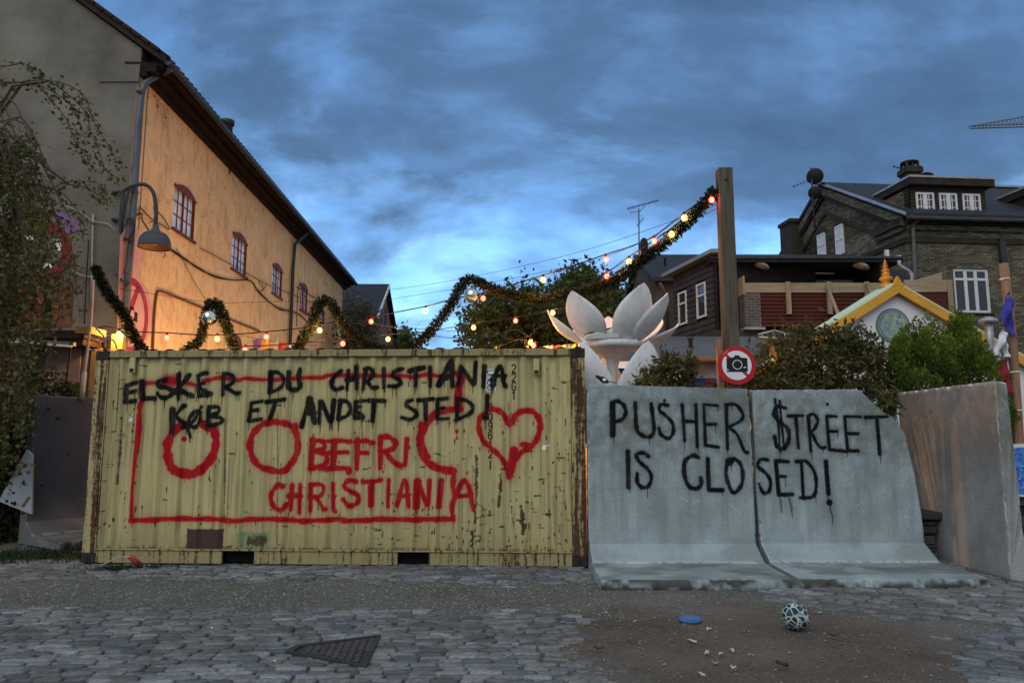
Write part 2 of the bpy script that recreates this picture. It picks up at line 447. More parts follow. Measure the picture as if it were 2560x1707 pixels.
def build_ground():
    xs = np.concatenate([[-900, -300, -100, -40, -20], np.arange(-10, 9.01, 0.04), [18, 40, 100, 300, 900]])
    ys = np.concatenate([[-60, -20, -5, 0, 2.5], np.arange(3.6, 11.6, 0.04), [13, 16, 25, 60, 200, 900]])
    X, Y = np.meshgrid(xs, ys); near = (np.abs(X) < 10.5) & (Y > 3) & (Y < 12)
    d = dirt_mask(X, Y)
    Z = ground_z(X, Y) + np.where(near, 0.012 * (fbm(X * 5, Y * 5, 4) - 0.5) + 0.012 * (fbm(X * 17, Y * 17, 5, 3) - 0.5), 0)
    Z = Z + np.where(near, d * 0.010, 0)
    # a shallow worn hollow in the bare earth
    Z = Z - 0.02 * np.exp(-((X - 1.6) ** 2 / 0.5 + (Y - 5.5) ** 2 / 0.25))
    V = np.stack([X, Y, Z], -1).reshape(-1, 3); nx, ny = len(xs), len(ys)
    I = np.arange(nx * ny).reshape(ny, nx)
    Q = np.stack([I[:-1, :-1], I[:-1, 1:], I[1:, 1:], I[1:, :-1]], -1).reshape(-1, 4)
    t = NT('earth_and_gravel')
    n1 = t.noise(0.9, 6, 0.6); n2 = t.noise(42, 3, 0.7); n3 = t.noise(110, 2, 0.6)
    patch = t.attr('patch')
    earth = t.mix(t.ramp(n1, 0.35, 0.65), (0.112, 0.092, 0.077), (0.062, 0.051, 0.043))
    grav = t.mix(t.ramp(n1, 0.35, 0.65), (0.108, 0.108, 0.102), (0.072, 0.074, 0.062))
    c = t.mix(patch, grav, earth)
    c = t.mix(t.ramp(n2, 0.58, 0.66), c, t.mix(patch, (0.28, 0.28, 0.27), (0.18, 0.15, 0.125)))
    c = t.mix(t.ramp(n3, 0.66, 0.70), c, (0.24, 0.24, 0.235))
    t.col(c); t.rough(0.9)
    t.bump(t.mth('ADD', t.mth('MULTIPLY', n2, 0.7), t.mth('MULTIPLY', n3, 0.4)), 0.55, 0.012)
    e1 = 1.18 - np.hypot((X - 1.78) / 1.5, (Y - 5.75) / 1.2) + (fbm(X * 2, Y * 2, 31) - 0.5) * 0.9
    pt = sstep(-0.1, 0.5, e1)
    o = np_obj('ground', V, Q, t.mat, None, (0, 0, 0), {'patch': pt.ravel()}, True)
    setp(o, kind='structure')
build_ground()

def build_cobbles():
    g = np.random.default_rng(11)
    k = 16; ang = np.linspace(0, 2 * np.pi, k, endpoint=False) + np.pi / 16
    def sup(a, p=5.5):
        c, s_ = np.cos(a), np.sin(a); r = (np.abs(c) ** p + np.abs(s_) ** p) ** (-1 / p); return c * r, s_ * r
    cx, sy = sup(ang)
    Vs = []; Fs = []; T = []; base = 0
    def zone(angle, x0, x1, y0, y1, keep, lw, lh):
        nonlocal base
        ca, sa = math.cos(angle), math.sin(angle)
        v = y0
        while v < y1:
            h = lh * g.uniform(0.88, 1.12); u = x0 + g.uniform(0, lw)
            while u < x1:
                w = lw * g.uniform(0.72, 1.25)
                wob = 0.03 * math.sin(u * 0.9 + v * 0.7)
                X = ca * u - sa * (v + wob); Y = sa * u + ca * (v + wob)
                if keep(X, Y):
                    d = float(dirt_mask(np.array([X]), np.array([Y]))[0])
                    if d < 0.82:
                        sink = 0.003 - 0.024 * d ** 1.3 + g.normal(0, 0.0032) - 0.010 * float(sstep(-1.6, -4.2, np.array(X))) - 0.014 * float(sstep(0.5, 0.72, fbm(np.array(X) * 0.8, np.array(Y) * 0.8, 55)))
                        th = angle + g.normal(0, 0.035); c2, s2 = math.cos(th), math.sin(th)
                        hw, hh = w / 2 - 0.0035, h / 2 - 0.0045
                        wobx = 1 + g.normal(0, 0.035, k)
                        tx, ty = g.normal(0, 0.03), g.normal(0, 0.03)
                        zg = float(ground_z(np.array(X), np.array(Y)))
                        rings = []
                        for (sc, zz) in ((1.0, -0.03), (0.99, 0.006), (0.925, 0.0125), (0.5, 0.0135)):
                            lx = cx * hw * sc * wobx; ly = sy * hh * sc * wobx
                            z = zz + lx * tx + ly * ty + (g.normal(0, 0.0016, k) if sc < 1 else 0)
                            rings.append(np.stack([X + c2 * lx - s2 * ly, Y + s2 * lx + c2 * ly, zg + 0.012 + sink + z], 1))
                        rings.append(np.array([[X, Y, zg + 0.012 + sink + 0.0135]]))
                        Vs.append(np.concatenate(rings)); T.append(np.full(4 * k + 1, g.random()))
                        for r in range(3):
                            for i in range(k):
                                j = (i + 1) % k
                                Fs.append((base + r * k + i, base + r * k + j, base + (r + 1) * k + j, base + (r + 1) * k + i))
                        for i in range(k): Fs.append((base + 3 * k + i, base + 3 * k + (i + 1) % k, base + 4 * k, base + 4 * k))
                        base += 4 * k + 1
                u += w
            v += h
    right = lambda X, Y: X > 2.35 + 0.35 * math.sin(Y * 1.7) and X < 7.2 and 3.9 < Y < 9.5 and abs(X) < Y * 0.85 + .6
    left = lambda X, Y: X <= 2.35 + 0.35 * math.sin(Y * 1.7) - 0.1 and X > -8.4 and 3.9 < Y < 9.7 and abs(X) < Y * 0.85 + .6
    zone(R(1.5), -9, 4, 3.6, 10.4, left, 0.18, 0.086)
    zone(R(-33), -6, 8, 2.5, 12.5, right, 0.175, 0.105)
    V = np.concatenate(Vs); tone = np.concatenate(T)
    tri = [f[:3] if f[2] == f[3] else f for f in Fs]
    me = bpy.data.meshes.new('cobblestone_road'); me.from_pydata(V.tolist(), [], tri)
    t = NT('granite_setts'); a = t.attr('tone')
    q = t.n('ShaderNodeValToRGB'); t.l(a, q.inputs[0]); e = q.color_ramp.elements
    e[0].color = (0.08, 0.093, 0.108, 1); e[1].color = (0.27, 0.295, 0.315, 1)
    for p_, c_ in ((0.3, (0.14, 0.158, 0.175)), (0.6, (0.2, 0.21, 0.22)), (0.85, (0.185, 0.177, 0.175))):
        m = e.new(p_); m.color = (*c_, 1)
    n1 = t.noise(38, 5, 0.65); n2 = t.noise(1.1, 5, 0.6)
    c = t.mix(1.0, q.outputs[0], t.ramp(n1, 0.3, 0.75, (0.6,) * 3, (1.25,) * 3), 'MULTIPLY')
    c = t.mix(t.mth('MULTIPLY', t.ramp(t.mth('ADD', t.mth('MULTIPLY', n2, 0.6), t.mth('MULTIPLY', t.noise(9, 6, 0.7), 0.4)), 0.46, 0.58), 0.7), c, (0.07, 0.067, 0.063))
    t.col(c); t.rough(t.ramp(n1, 0.3, 0.7, (0.5,) * 3, (0.8,) * 3)); t.bump(n1, 0.35, 0.006)
    me.materials.append(t.mat); at_ = me.attributes.new('tone', 'FLOAT', 'POINT'); at_.data.foreach_set('value', tone.astype(np.float32))
    me.polygons.foreach_set('use_smooth', np.ones(len(tri), bool)); me.update()
    setp(mesh_obj('cobblestone_road', me), kind='structure')
build_cobbles()

def build_gravel():
    g = np.random.default_rng(5); P = []
    while len(P) < 6500:
        X = g.uniform(-6.5, 4.2, 4000); Y = g.uniform(4.6, 9.0, 4000); d = dirt_mask(X, Y)
        k = (d > 0.5) & (g.random(4000) < 0.12 + 0.88 * (Y > 6.4) * (X < 1))
        P += list(zip(X[k], Y[k]))
    P = np.array(P[:6500]); s = g.uniform(0.004, 0.013, len(P)) ** 1.0; z = ground_z(P[:, 0], P[:, 1]) + 0.012
    oct_ = np.array([[1, 0, 0], [-1, 0, 0], [0, 1, 0], [0, -1, 0], [0, 0, 0.7], [0, 0, -0.7]], float)
    V = np.concatenate([np.array([x, y, zz]) + oct_ * si * g.uniform(0.6, 1.2, (6, 1)) for (x, y), si, zz in zip(P, s, z)])
    f8 = np.array([[0, 2, 4], [2, 1, 4], [1, 3, 4], [3, 0, 4], [2, 0, 5], [1, 2, 5], [3, 1, 5], [0, 3, 5]])
    Fc = (np.arange(len(P))[:, None, None] * 6 + f8).reshape(-1, 3)
    t = NT('pebbles'); q = t.attr('tone'); t.col(t.mix(q, (0.09, 0.09, 0.088), (0.30, 0.30, 0.29))); t.rough(0.9)
    o = np_obj('gravel', V, Fc, t.mat, None, (0, 0, 0), {'tone': np.repeat(g.random(len(P)) ** 2, 6)})
    setp(o, 'loose pale gravel and pebbles scattered over the dirt between the cobbles', 'gravel', kind='stuff')
build_gravel()

# ------------------------------------------------------------------ spray paint: distance fields of hand-lettered strokes
class Paint:
    def __init__(s, x, z, conv, seed=1):
        s.x = x; s.z = z; s.conv = conv; s.ch = {}; s.g = np.random.default_rng(seed)
        s.wob = (fbm(x * 28, z * 28, seed, 3) - 0.5); s.spk = s.g.random(len(x))
        s.streak = fbm(x * 45, z * 3.0, seed + 5, 3)
    def chan(s, c):
        if c not in s.ch: s.ch[c] = np.zeros(len(s.x))
        return s.ch[c]
    def seg(s, pts, rads, pad):
        pts = np.array(pts); x0, z0 = pts.min(0) - pad; x1, z1 = pts.max(0) + pad
        idx = np.nonzero((s.x > x0) & (s.x < x1) & (s.z > z0) & (s.z < z1))[0]
        if not len(idx): return idx, None
        X = s.x[idx]; Z = s.z[idx]; D = np.full(len(idx), 9.0)
        for i in range(max(1, len(pts) - 1)):
            a = pts[i]; b = pts[min(i + 1, len(pts) - 1)]; ab = b - a; L2 = (ab ** 2).sum() + 1e-12
            t = np.clip(((X - a[0]) * ab[0] + (Z - a[1]) * ab[1]) / L2, 0, 1)
            D = np.minimum(D, np.hypot(X - a[0] - t * ab[0], Z - a[1] - t * ab[1]) - (rads[i] * (1 - t) + rads[min(i + 1, len(pts) - 1)] * t))
        return idx, D
    def stroke(s, c, px, w, curve=True, soft=0.012, spray=0.3, sr=0.03, drips=0, wob=0.38, hard=False, tf=None):
        P = [s.conv(*(tf(*p) if tf else p)) for p in px]
        r = w / 2
        if curve and len(P) > 2: P = [(q.x, q.y) for q in crom([Vector((a, b, 0)) for a, b in P], 6)]
        n = len(P); rads = [r * (1 + 0.13 * math.sin(i * 0.9 + r * 900 + n) + 0.07 * math.sin(i * 2.3 + n)) for i in range(n)] if not hard else [r] * n
        idx, D = s.seg(P, rads, r + 0.14)
        if D is None: return
        a = s.chan(c)
        if hard: al = sstep(0.004, -0.004, D)
        else:
            D2 = D + s.wob[idx] * wob * r
            al = sstep(soft, -soft * 0.7, D2)
            al = al * (0.90 + 0.10 * np.clip(s.streak[idx] * 2, 0, 1)); al = np.maximum(al, spray * np.exp(-np.maximum(D, 0) / sr) * (0.45 + 0.55 * s.spk[idx]) * (0.35 + 1.3 * s.streak[idx]) * (D < 0.13))
        a[idx] = np.maximum(a[idx], np.clip(al, 0, 1))
        for k in range(drips):
            q = P[s.g.integers(0, n)]; l = s.g.uniform(0.03, 0.12); dx = s.g.normal(0, r * 0.3)
            if s.g.random() < 0.6: q = min(P, key=lambda e: e[1] + abs(s.g.normal(0, 0.06)))
            b = (q[0] + dx, q[1] - r * 0.8); e_ = (b[0] + s.g.normal(0, 0.003), b[1] - l)
            i2, D3 = s.seg([b, e_], [0.006, 0.003], 0.03)
            if D3 is not None: a[i2] = np.maximum(a[i2], sstep(0.004, -0.003, D3))
GLYPH = {'2': [[(0, .8), (.25, 1), (.75, 1), (1, .75), (.85, .5), (0, 0), (1, 0)]], 'G': [[(1, .82), (.75, 1), (.2, 1), (0, .75), (0, .25), (.2, 0), (.8, 0), (1, .2), (1, .48), (.55, .48)]],
         '1': [[(.2, .8), (.55, 1), (.55, 0)]], '6': [[(.95, .85), (.7, 1), (.25, 1), (0, .75), (0, .2), (.25, 0), (.75, 0), (1, .2), (1, .42), (.75, .58), (.05, .5)]],
         '0': [[(.25, 0), (0, .25), (0, .75), (.25, 1), (.75, 1), (1, .75), (1, .25), (.75, 0), (.25, 0)]],
         '9': [[(.05, .15), (.3, 0), (.75, 0), (1, .25), (1, .8), (.75, 1), (.25, 1), (0, .8), (0, .58), (.25, .42), (.95, .5)]], 'I': [[(.5, 0), (.5, 1)]],
         'D': [[(0, 0), (0, 1), (.65, 1), (1, .75), (1, .25), (.65, 0), (0, 0)]], 'N': [[(0, 0), (0, 1), (1, 0), (1, 1)]], 'U': [[(0, 1), (0, .25), (.25, 0), (.75, 0), (1, .25), (1, 1)]],
         'F': [[(0, 0), (0, 1), (1, 1)], [(0, .5), (.7, .5)]]}
def mark_surface(t, base, chans):
    for name, c in chans:
        base = t.mix(t.attr(name), base, c)
    return base

# ------------------------------------------------------------------ shipping container
CA = Vector((-5.15, 9.10, 0.035)); CB = Vector((0.87, 8.82, 0.035))
cx_ = (CB - CA).normalized(); CL = (CB - CA).length; cn_ = Vector((cx_.y, -cx_.x, 0))      # outward normal (towards the road)
CH = 2.545; CD = 2.438
def cl(x, y, z): return CA + cx_ * x - cn_ * y + Vector((0, 0, z))
def c_loc(u, v):
    p = onpl(u, v, CA, cn_) - CA; return (p.dot(cx_), p.z)
def build_container():
    t0 = thing('shipping_container', tuple(cl(CL / 2, CD / 2, 0)), 'rusty yellow shipping container covered in red and black spray lettering with a red heart', 'shipping container')
    sx0, sx1, sz0, sz1 = 0.17, CL - 0.17, 0.165, CH - 0.075
    nx = int((sx1 - sx0) / 0.0062); nz = int((sz1 - sz0) / 0.0085)
    x = np.linspace(sx0, sx1, nx); z = np.linspace(sz0, sz1, nz); X, Z = np.meshgrid(x, z)
    ph = ((X - 0.05) / 0.262) % 1.0
    prof = np.clip(np.minimum((ph - 0.06) / 0.18, (0.94 - ph) / 0.18) , 0, 1)       # 0 = outer flat, 1 = inner pan
    edge = np.minimum(sstep(sx0, sx0 + 0.1, X), sstep(sx1, sx1 - 0.28, X))
    Yo = 0.018 + 0.036 * prof * edge + 0.005 * (fbm(X * 3, Z * 2.2, 77) - 0.5) + 0.0022 * (fbm(X * 12, Z * 9, 78) - 0.5)
    top = sstep(sz1 - 0.05, sz1, Z); Yo = Yo * (1 - 0.15 * top) + 0.012 * top
    xx, zz = X.ravel(), Z.ravel()
    P = Paint(xx, zz, c_loc, 3)
    A = lambda a, b: (280 + a / 4.523, 880 + b / 4.523)
    B = lambda a, b: (800 + a / 4.523, 880 + b / 4.523)
    C = lambda a, b: (300 + a / 4.2, 1040 + b / 4.2)
    D = lambda a, b: (840 + a / 4.2, 1040 + b / 4.2)
    G = lambda a, b: (1160 + a / 4.9, 880 + b / 4.9)
    mA = 4.96e-3 / 4.523; mC = 4.96e-3 / 4.2; mG = 4.9e-3 / 4.9
    def S(tf, sc, ch, items, **k):
        for pts, w, *o in items: P.stroke(ch, pts, w * sc * (1.12 if ch == 'red' else 1.2), tf=tf, **{**k, **(o[0] if o else {})})
    ST = {'curve': False}
    # red first layer
    red = dict(soft=0.013, spray=0.46, sr=0.032, drips=1)
    S(A, mA, 'red', [([(335, 350), (480, 342), (620, 345)], 46, {'soft': 0.03}), ([(610, 320), (660, 320)], 110, {'soft': 0.05, 'wob': .3}), ([(640, 345), (800, 345), (920, 370)], 44, {'soft': 0.03}), ([(1020, 320), (1080, 310), (1200, 285), (1400, 312), (1500, 295), (1750, 312), (1950, 300), (2120, 290), (2352, 285)], 42)], **red)
    S(A, mA, 'red', [([(320, 350), (325, 540), (300, 620), (290, 900), (268, 1090)], 44)], **red)
    S(B, mA, 'red', [([(0, 290), (130, 258), (600, 265), (900, 262), (1050, 280), (1200, 248), (1330, 270)], 45), ([(1500, 235), (1560, 250), (1590, 330)], 60), ([(1600, 290), (1560, 400), (1555, 640)], 74, {'curve': False}), ([(1575, 640), (1400, 655), (1300, 690), (1180, 830), (1140, 950), (1130, 1090)], 72)], **red)
    S(D, mC, 'red', [([(900, 90), (880, 240), (905, 400), (965, 490), (1100, 560), (1240, 575)], 68), ([(880, 230), (900, 320), (960, 430)], 55), ([(1238, 570), (1225, 750), (1245, 820), (1215, 950), (1225, 1085)], 50)], **red)
    S(C, mC, 'red', [([(188, -5), (170, 260), (140, 500), (112, 800), (105, 1095)], 48, ST), ([(90, 1095), (280, 1095), (560, 1078), (800, 1082), (1000, 1085), (1160, 1105), (1400, 1085), (1700, 1088), (1900, 1105), (2100, 1095), (2352, 1085)], 48)], **red)
    S(D, mC, 'red', [([(0, 1085), (100, 1100), (330, 1095), (450, 1085), (800, 1090), (1000, 1085), (1230, 1085)], 50)], **red)
    S(C, mC, 'red', [([(640, 90), (540, 170), (480, 290), (480, 420), (520, 540), (610, 590), (740, 610), (860, 540), (950, 420), (990, 300), (985, 190), (930, 120), (860, 80)], 84), ([(1600, 60), (1720, 75), (1810, 130), (1850, 260), (1840, 400), (1770, 510), (1700, 580), (1540, 560), (1400, 480), (1350, 330), (1375, 190), (1480, 90), (1600, 60)], 60), ([(1820, 100), (1830, 180)], 60), ([(657, 240), (658, 241)], 40, {'spray': 0.0, 'drips': 0, 'wob': .2})], **red)
    S(C, mC, 'red', [([(2012, 250), (1992, 545)], 54), ([(2010, 255), (2110, 265), (2140, 330), (2020, 362)], 46), ([(2030, 365), (2150, 405), (2150, 500), (1990, 550)], 50), ([(2240, 265), (2225, 545)], 52)], **red)
    S(D, mC, 'red', [([(140, 268), (40, 258), (-170, 268)], 44), ([(-165, 390), (120, 378)], 42), ([(-185, 550), (60, 548), (130, 560), (125, 590)], 50), ([(215, 250), (205, 555)], 55), ([(200, 268), (300, 258), (380, 280)], 46), ([(235, 385), (330, 387)], 40),
        ([(455, 220), (453, 545)], 55), ([(450, 212), (560, 222), (620, 290), (575, 350), (480, 372)], 50), ([(505, 372), (600, 480), (665, 520)], 50), ([(737, 240), (715, 515)], 42), ([(660, 520), (715, 512)], 44)], **red)
    S(C, mC, 'red', [([(1700, 740), (1650, 720), (1585, 790), (1565, 880), (1620, 975), (1690, 985), (1735, 930)], 46), ([(1793, 730), (1775, 985)], 42), ([(1880, 725), (1870, 1015)], 48), ([(1765, 838), (1890, 838)], 50), ([(1992, 720), (1985, 1000)], 46), ([(1990, 720), (2100, 722), (2130, 780), (2085, 840), (2010, 852)], 42), ([(2050, 860), (2120, 970), (2155, 975)], 44), ([(2225, 710), (2225, 990), (2248, 1005)], 44, ST)], **red)
    S(D, mC, 'red', [([(200, 690), (130, 675), (75, 735), (140, 785), (222, 845), (205, 920), (130, 940), (68, 880)], 46), ([(270, 688), (370, 690), (455, 672)], 46), ([(365, 690), (358, 935)], 50), ([(547, 672), (538, 945)], 48), ([(632, 940), (690, 720), (722, 680), (740, 780), (755, 950)], 42), ([(655, 840), (755, 832)], 42),
        ([(850, 690), (838, 955)], 62), ([(850, 690), (945, 935)], 56), ([(975, 680), (960, 935)], 42), ([(1100, 682), (1075, 950)], 50), ([(1210, 965), (1290, 750), (1340, 680), (1395, 760), (1440, 985)], 48), ([(1260, 842), (1405, 836)], 46), ([(1265, 158), (1266, 159)], 38, {'spray': 0, 'wob': .1}), ([(1267, 232), (1268, 233)], 27, {'spray': 0, 'drips': 0, 'wob': .1})], **red)
    S(G, mG, 'red', [([(310, 688), (390, 705), (470, 750), (555, 885)], 62), ([(575, 880), (640, 765), (720, 722), (830, 725), (910, 800), (935, 900), (905, 1030), (840, 1140), (700, 1230), (610, 1340), (548, 1530)], 64), ([(250, 750), (195, 800), (180, 930), (230, 1080), (330, 1180), (440, 1275), (520, 1390)], 56), ([(610, 1210), (570, 1460)], 86), ([(720, 1130), (820, 1140)], 66), ([(520, 1390), (545, 1500)], 60)], **red)
    # black lettering over it
    blk = dict(soft=0.011, spray=0.50, sr=0.028, drips=2)
    S(A, mA, 'blk', [([(255, 340), (140, 372), (130, 560), (245, 550)], 52, ST), ([(145, 460), (235, 437)], 46), ([(322, 335), (325, 525), (460, 520)], 52, ST), ([(590, 312), (505, 330), (510, 385), (600, 400), (660, 440), (635, 490), (560, 515), (500, 470)], 46),
        ([(738, 250), (735, 520)], 66), ([(850, 258), (760, 400), (720, 430)], 44), ([(740, 420), (830, 470), (890, 495)], 52), ([(690, 440), (760, 440)], 70),
        ([(1050, 232), (955, 262), (962, 490), (1095, 475)], 52, ST), ([(970, 360), (1030, 350)], 46), ([(985, 400), (1030, 440), (1095, 470)], 46), ([(1250, 250), (1240, 480)], 42), ([(1240, 258), (1310, 245), (1358, 295), (1335, 350), (1260, 405)], 42), ([(1280, 400), (1370, 460), (1425, 458)], 42),
        ([(1785, 225), (1775, 445)], 42), ([(1775, 232), (1860, 228), (1930, 310), (1885, 400), (1770, 452)], 40), ([(1988, 225), (1988, 390), (2050, 425), (2110, 385), (2092, 290), (2110, 190)], 48),
        ([(662, 650), (655, 895)], 66), ([(800, 605), (690, 725)], 44), ([(720, 740), (830, 830), (790, 850)], 44), ([(830, 850), (860, 960)], 36), ([(985, 680), (920, 670), (850, 750), (860, 830), (930, 840), (985, 760), (985, 680)], 44), ([(1002, 620), (900, 770), (830, 860)], 36), ([(1078, 620), (1062, 825)], 44), ([(1075, 618), (1185, 622), (1180, 680), (1090, 712)], 42), ([(1090, 715), (1220, 745), (1215, 800), (1060, 832)], 42),
        ([(1690, 552), (1560, 572), (1535, 778), (1675, 755)], 42, ST), ([(1560, 660), (1630, 650)], 40), ([(1742, 562), (1945, 530)], 42), ([(1830, 560), (1775, 745)], 40),
        ([(2132, 835), (2215, 570), (2235, 550), (2275, 800)], 54), ([(2175, 690), (2270, 690)], 50), ([(2340, 560), (2328, 800)], 44)], **blk)
    S(B, mA, 'blk', [([(0, 565), (110, 775)], 50), ([(148, 545), (125, 770)], 44), ([(218, 550), (190, 755)], 42), ([(205, 545), (300, 560), (340, 640), (300, 715), (190, 758)], 42), ([(500, 545), (395, 560), (385, 740), (470, 735)], 44, ST), ([(400, 622), (445, 615)], 44), ([(420, 680), (470, 720)], 40), ([(540, 545), (720, 548)], 40), ([(605, 555), (590, 780)], 42),
        ([(1040, 540), (972, 562), (980, 612), (1070, 665), (1085, 715), (1015, 762), (915, 738)], 40), ([(1108, 542), (1275, 528)], 40), ([(1185, 540), (1188, 762)], 40), ([(1430, 520), (1325, 532), (1322, 755), (1445, 750)], 38, ST), ([(1330, 632), (1400, 630)], 36), ([(1550, 530), (1542, 765)], 40), ([(1540, 525), (1650, 545), (1722, 612), (1690, 690), (1530, 768)], 40), ([(1890, 490), (1880, 690)], 44), ([(1870, 738), (1871, 739)], 52),
        ([(225, 205), (145, 290), (122, 370), (170, 420), (240, 398)], 42), ([(310, 210), (295, 420)], 44), ([(402, 160), (405, 410)], 46), ([(300, 312), (405, 290)], 52), ([(505, 205), (472, 420)], 44), ([(490, 190), (560, 180), (595, 240), (555, 305), (490, 330)], 42), ([(520, 330), (590, 400), (640, 392)], 42), ([(710, 185), (712, 400)], 46), ([(930, 185), (850, 210), (818, 265), (890, 312), (900, 350), (850, 385), (770, 382)], 42),
        ([(1005, 210), (1165, 172)], 50), ([(1080, 210), (1075, 385)], 46), ([(1238, 170), (1240, 385)], 44), ([(1338, 368), (1430, 180), (1475, 100)], 54), ([(1480, 100), (1492, 380)], 56), ([(1390, 280), (1480, 270)], 64), ([(1588, 165), (1560, 370)], 44), ([(1592, 165), (1730, 362)], 48), ([(1742, 350), (1758, 112)], 48), ([(1860, 160), (1842, 390)], 44), ([(1955, 380), (1985, 250), (2020, 165), (2055, 200), (2070, 330), (2095, 385)], 44), ([(1960, 268), (2095, 265)], 38), ([(1950, 290), (1945, 400)], 40)], **blk)
    # stencilled numbers, data plate sticker
    def text(ch, s_, gx, gy0, gy1, w, tw):
        for st in GLYPH[s_]: P.stroke(ch, [(gx + (a - .5) * w, gy1 + (gy0 - gy1) * b) for a, b in st], tw * mG, tf=G, hard=True, curve=False)
    for s_, y0, y1 in (('2', 148, 243), ('2', 258, 353), ('G', 368, 462), ('1', 480, 572)): text('num', s_, 608, y0, y1, 44, 17)
    for s_, y0, y1 in (('6', 628, 720), ('0', 748, 836), ('9', 858, 950), ('6', 970, 1064), ('1', 1086, 1178), ('2', 1205, 1295), ('I', 1335, 1435)): text('num', s_, 318, y0, y1, 42, 17)
    for st in ([(555, 755), (555, 850), (580, 850)], [(555, 755), (600, 755)], [(572, 775), (572, 830)], [(650, 830), (655, 850)], [(630, 870), (630, 900)]): P.stroke('num', st, 9 * mG, tf=G, hard=True, curve=False)
    # white label, letters turned a quarter
    c0 = np.array(c_loc(*G(272, 205))); c1 = np.array(c_loc(*G(385, 475)))
    ins = (xx > c0[0]) & (xx < c1[0]) & (zz < c0[1]) & (zz > c1[1]); P.chan('wht')[ins] = 1
    for i, s_ in enumerate('DNGU'):
        ya = 222 + i * 63; yb = ya + 48
        for st in GLYPH[s_]: P.stroke('num', [(375 - (1 - b) * 92, ya + (yb - ya) * a) for a, b in st], 13 * mG, tf=G, hard=True, curve=False)
    for q0, q1 in (((166, 712), (198, 782)), ((703, 208), (732, 268))):
        a0 = c_loc(*A(*q0)); a1 = c_loc(*A(*q1)); ins = (xx > a0[0]) & (xx < a1[0]) & (zz < a0[1]) & (zz > a1[1]); P.chan('wht')[ins] = 1
    a0 = c_loc(*G(958, 1142)); a1 = c_loc(*G(1055, 1195)); ins = (xx > a0[0]) & (xx < a1[0]) & (zz < a0[1] + 0.1 * (xx - a0[0])) & (zz > a1[1] + .08 * (xx - a0[0])) & ~((xx > a1[0] - 0.05) & (zz < a1[1] + .04)); P.chan('wht')[ins] = 1
    # worn, chipped paint: rust shows low down and to the right, and beside both posts
    g = np.random.default_rng(9); rust = P.chan('rust'); stain = P.chan('stain')
    for k in range(430):
        r_ = g.random()
        if r_ < 0.62: px_ = sx0 + (sx1 - sx0) * g.beta(2.4, 1.15); pz_ = sz0 + (sz1 - sz0) * g.beta(0.9, 2.2)
        elif r_ < 0.78: px_ = g.uniform(sx0, sx0 + 0.45); pz_ = g.uniform(sz0, sz1)
        elif r_ < 0.86: px_ = g.uniform(sx1 - 0.3, sx1); pz_ = g.uniform(sz0, sz1)
        else: px_ = g.uniform(sx0, sx1); pz_ = g.uniform(sz0, sz1)
        h = g.gamma(1.2, 0.022); w = g.uniform(0.003, 0.011)
        if g.random() < 0.22: pts = [(px_ - g.uniform(0.01, .05), pz_), (px_ + g.uniform(0.01, .05), pz_ + g.normal(0, .006))]
        else: pts = [(px_, pz_), (px_ + g.normal(0, 0.004), pz_ - h)]
        idx, Dd = P.seg(pts, [w * .6, w * .4], 0.06)
        if Dd is None: continue
        al = sstep(0.006, -0.002, Dd + P.wob[idx] * 0.02); rust[idx] = np.maximum(rust[idx], al)
        if g.random() < 0.5:
            idx, Dd = P.seg([pts[-1], (pts[-1][0], pts[-1][1] - g.uniform(0.08, .5))], [w * .9, w * .5], 0.05)
            if Dd is not None: stain[idx] = np.maximum(stain[idx], 0.55 * sstep(0.014, -0.004, Dd) * (0.4 + P.streak[idx]))
    for (u0, v0, u1, v1, w) in ((1191, 1145, 1186, 1330, 0.035), (1252, 1185, 1246, 1265, 0.03), (300, 1050, 288, 1210, 0.012), (297, 905, 288, 1080, 0.009), (1305, 1265, 1306, 1330, 0.06), (560, 1050, 555, 1300, .006), (690, 1030, 688, 1360, .006), (890, 900, 905, 1120, .008), (1180, 1330, 1178, 1385, .045)):
        idx, Dd = P.seg([c_loc(u0, v0), c_loc((u0 + u1) / 2 + 1, (v0 + v1) / 2), c_loc(u1, v1)], [w * .25, w * .5, w * .3], 0.08)
        rust[idx] = np.maximum(rust[idx], sstep(0.012, -0.006, Dd + P.wob[idx] * w * 1.6) * (0.55 + .45 * P.streak[idx] + 0.2))
    # patches of touch-up primer near the sill
    for (u0, v0, u1, v1, ch) in ((462, 1322, 553, 1376, 'primer'), (590, 1330, 668, 1378, 'green')):
        a0 = c_loc(u0, v0); a1 = c_loc(u1, v1); q = np.minimum(np.minimum(xx - a0[0], a1[0] - xx), np.minimum(a0[1] - zz, zz - a1[1] + 0.05))
        P.chan(ch)[:] = np.maximum(P.chan(ch), sstep(-0.006, 0.01, q + P.wob * 0.02))
    idx, Dd = P.seg([c_loc(620, 1355), c_loc(650, 1352)], [0.05, 0.06], 0.1); rust[idx] = np.maximum(rust[idx], 0.85 * sstep(0.01, -0.02, Dd + P.wob[idx] * 0.09))
    rust[:] = np.maximum(rust, sstep(0.045, 0.0, zz - sz0 + P.wob * 0.05) * 0.7 * (P.streak > 0.45))
    lowf = fbm(xx * 1.3, zz * 1.1, 91, 4); run = np.clip((fbm(xx * 30, zz * 0.7, 92, 4) - 0.52) * 6, 0, 1)
    stain[:] = np.maximum(stain, run * (0.25 + 0.55 * sstep(0.40, 0.65, lowf))); stain[:] = np.maximum(stain, sstep(0.40, 0.0, zz - sz0 + 0.35 * (lowf - 0.5)) * (0.35 + 0.4 * P.streak)); stain[:] = np.maximum(stain, sstep(0.12, 0.0, sz1 - zz + 0.15 * (P.streak - 0.5)) * 0.6); stain[:] = np.maximum(stain, sstep(0.30, 0.0, xx - sx0 + 0.2 * (P.streak - .5)) * 0.55)
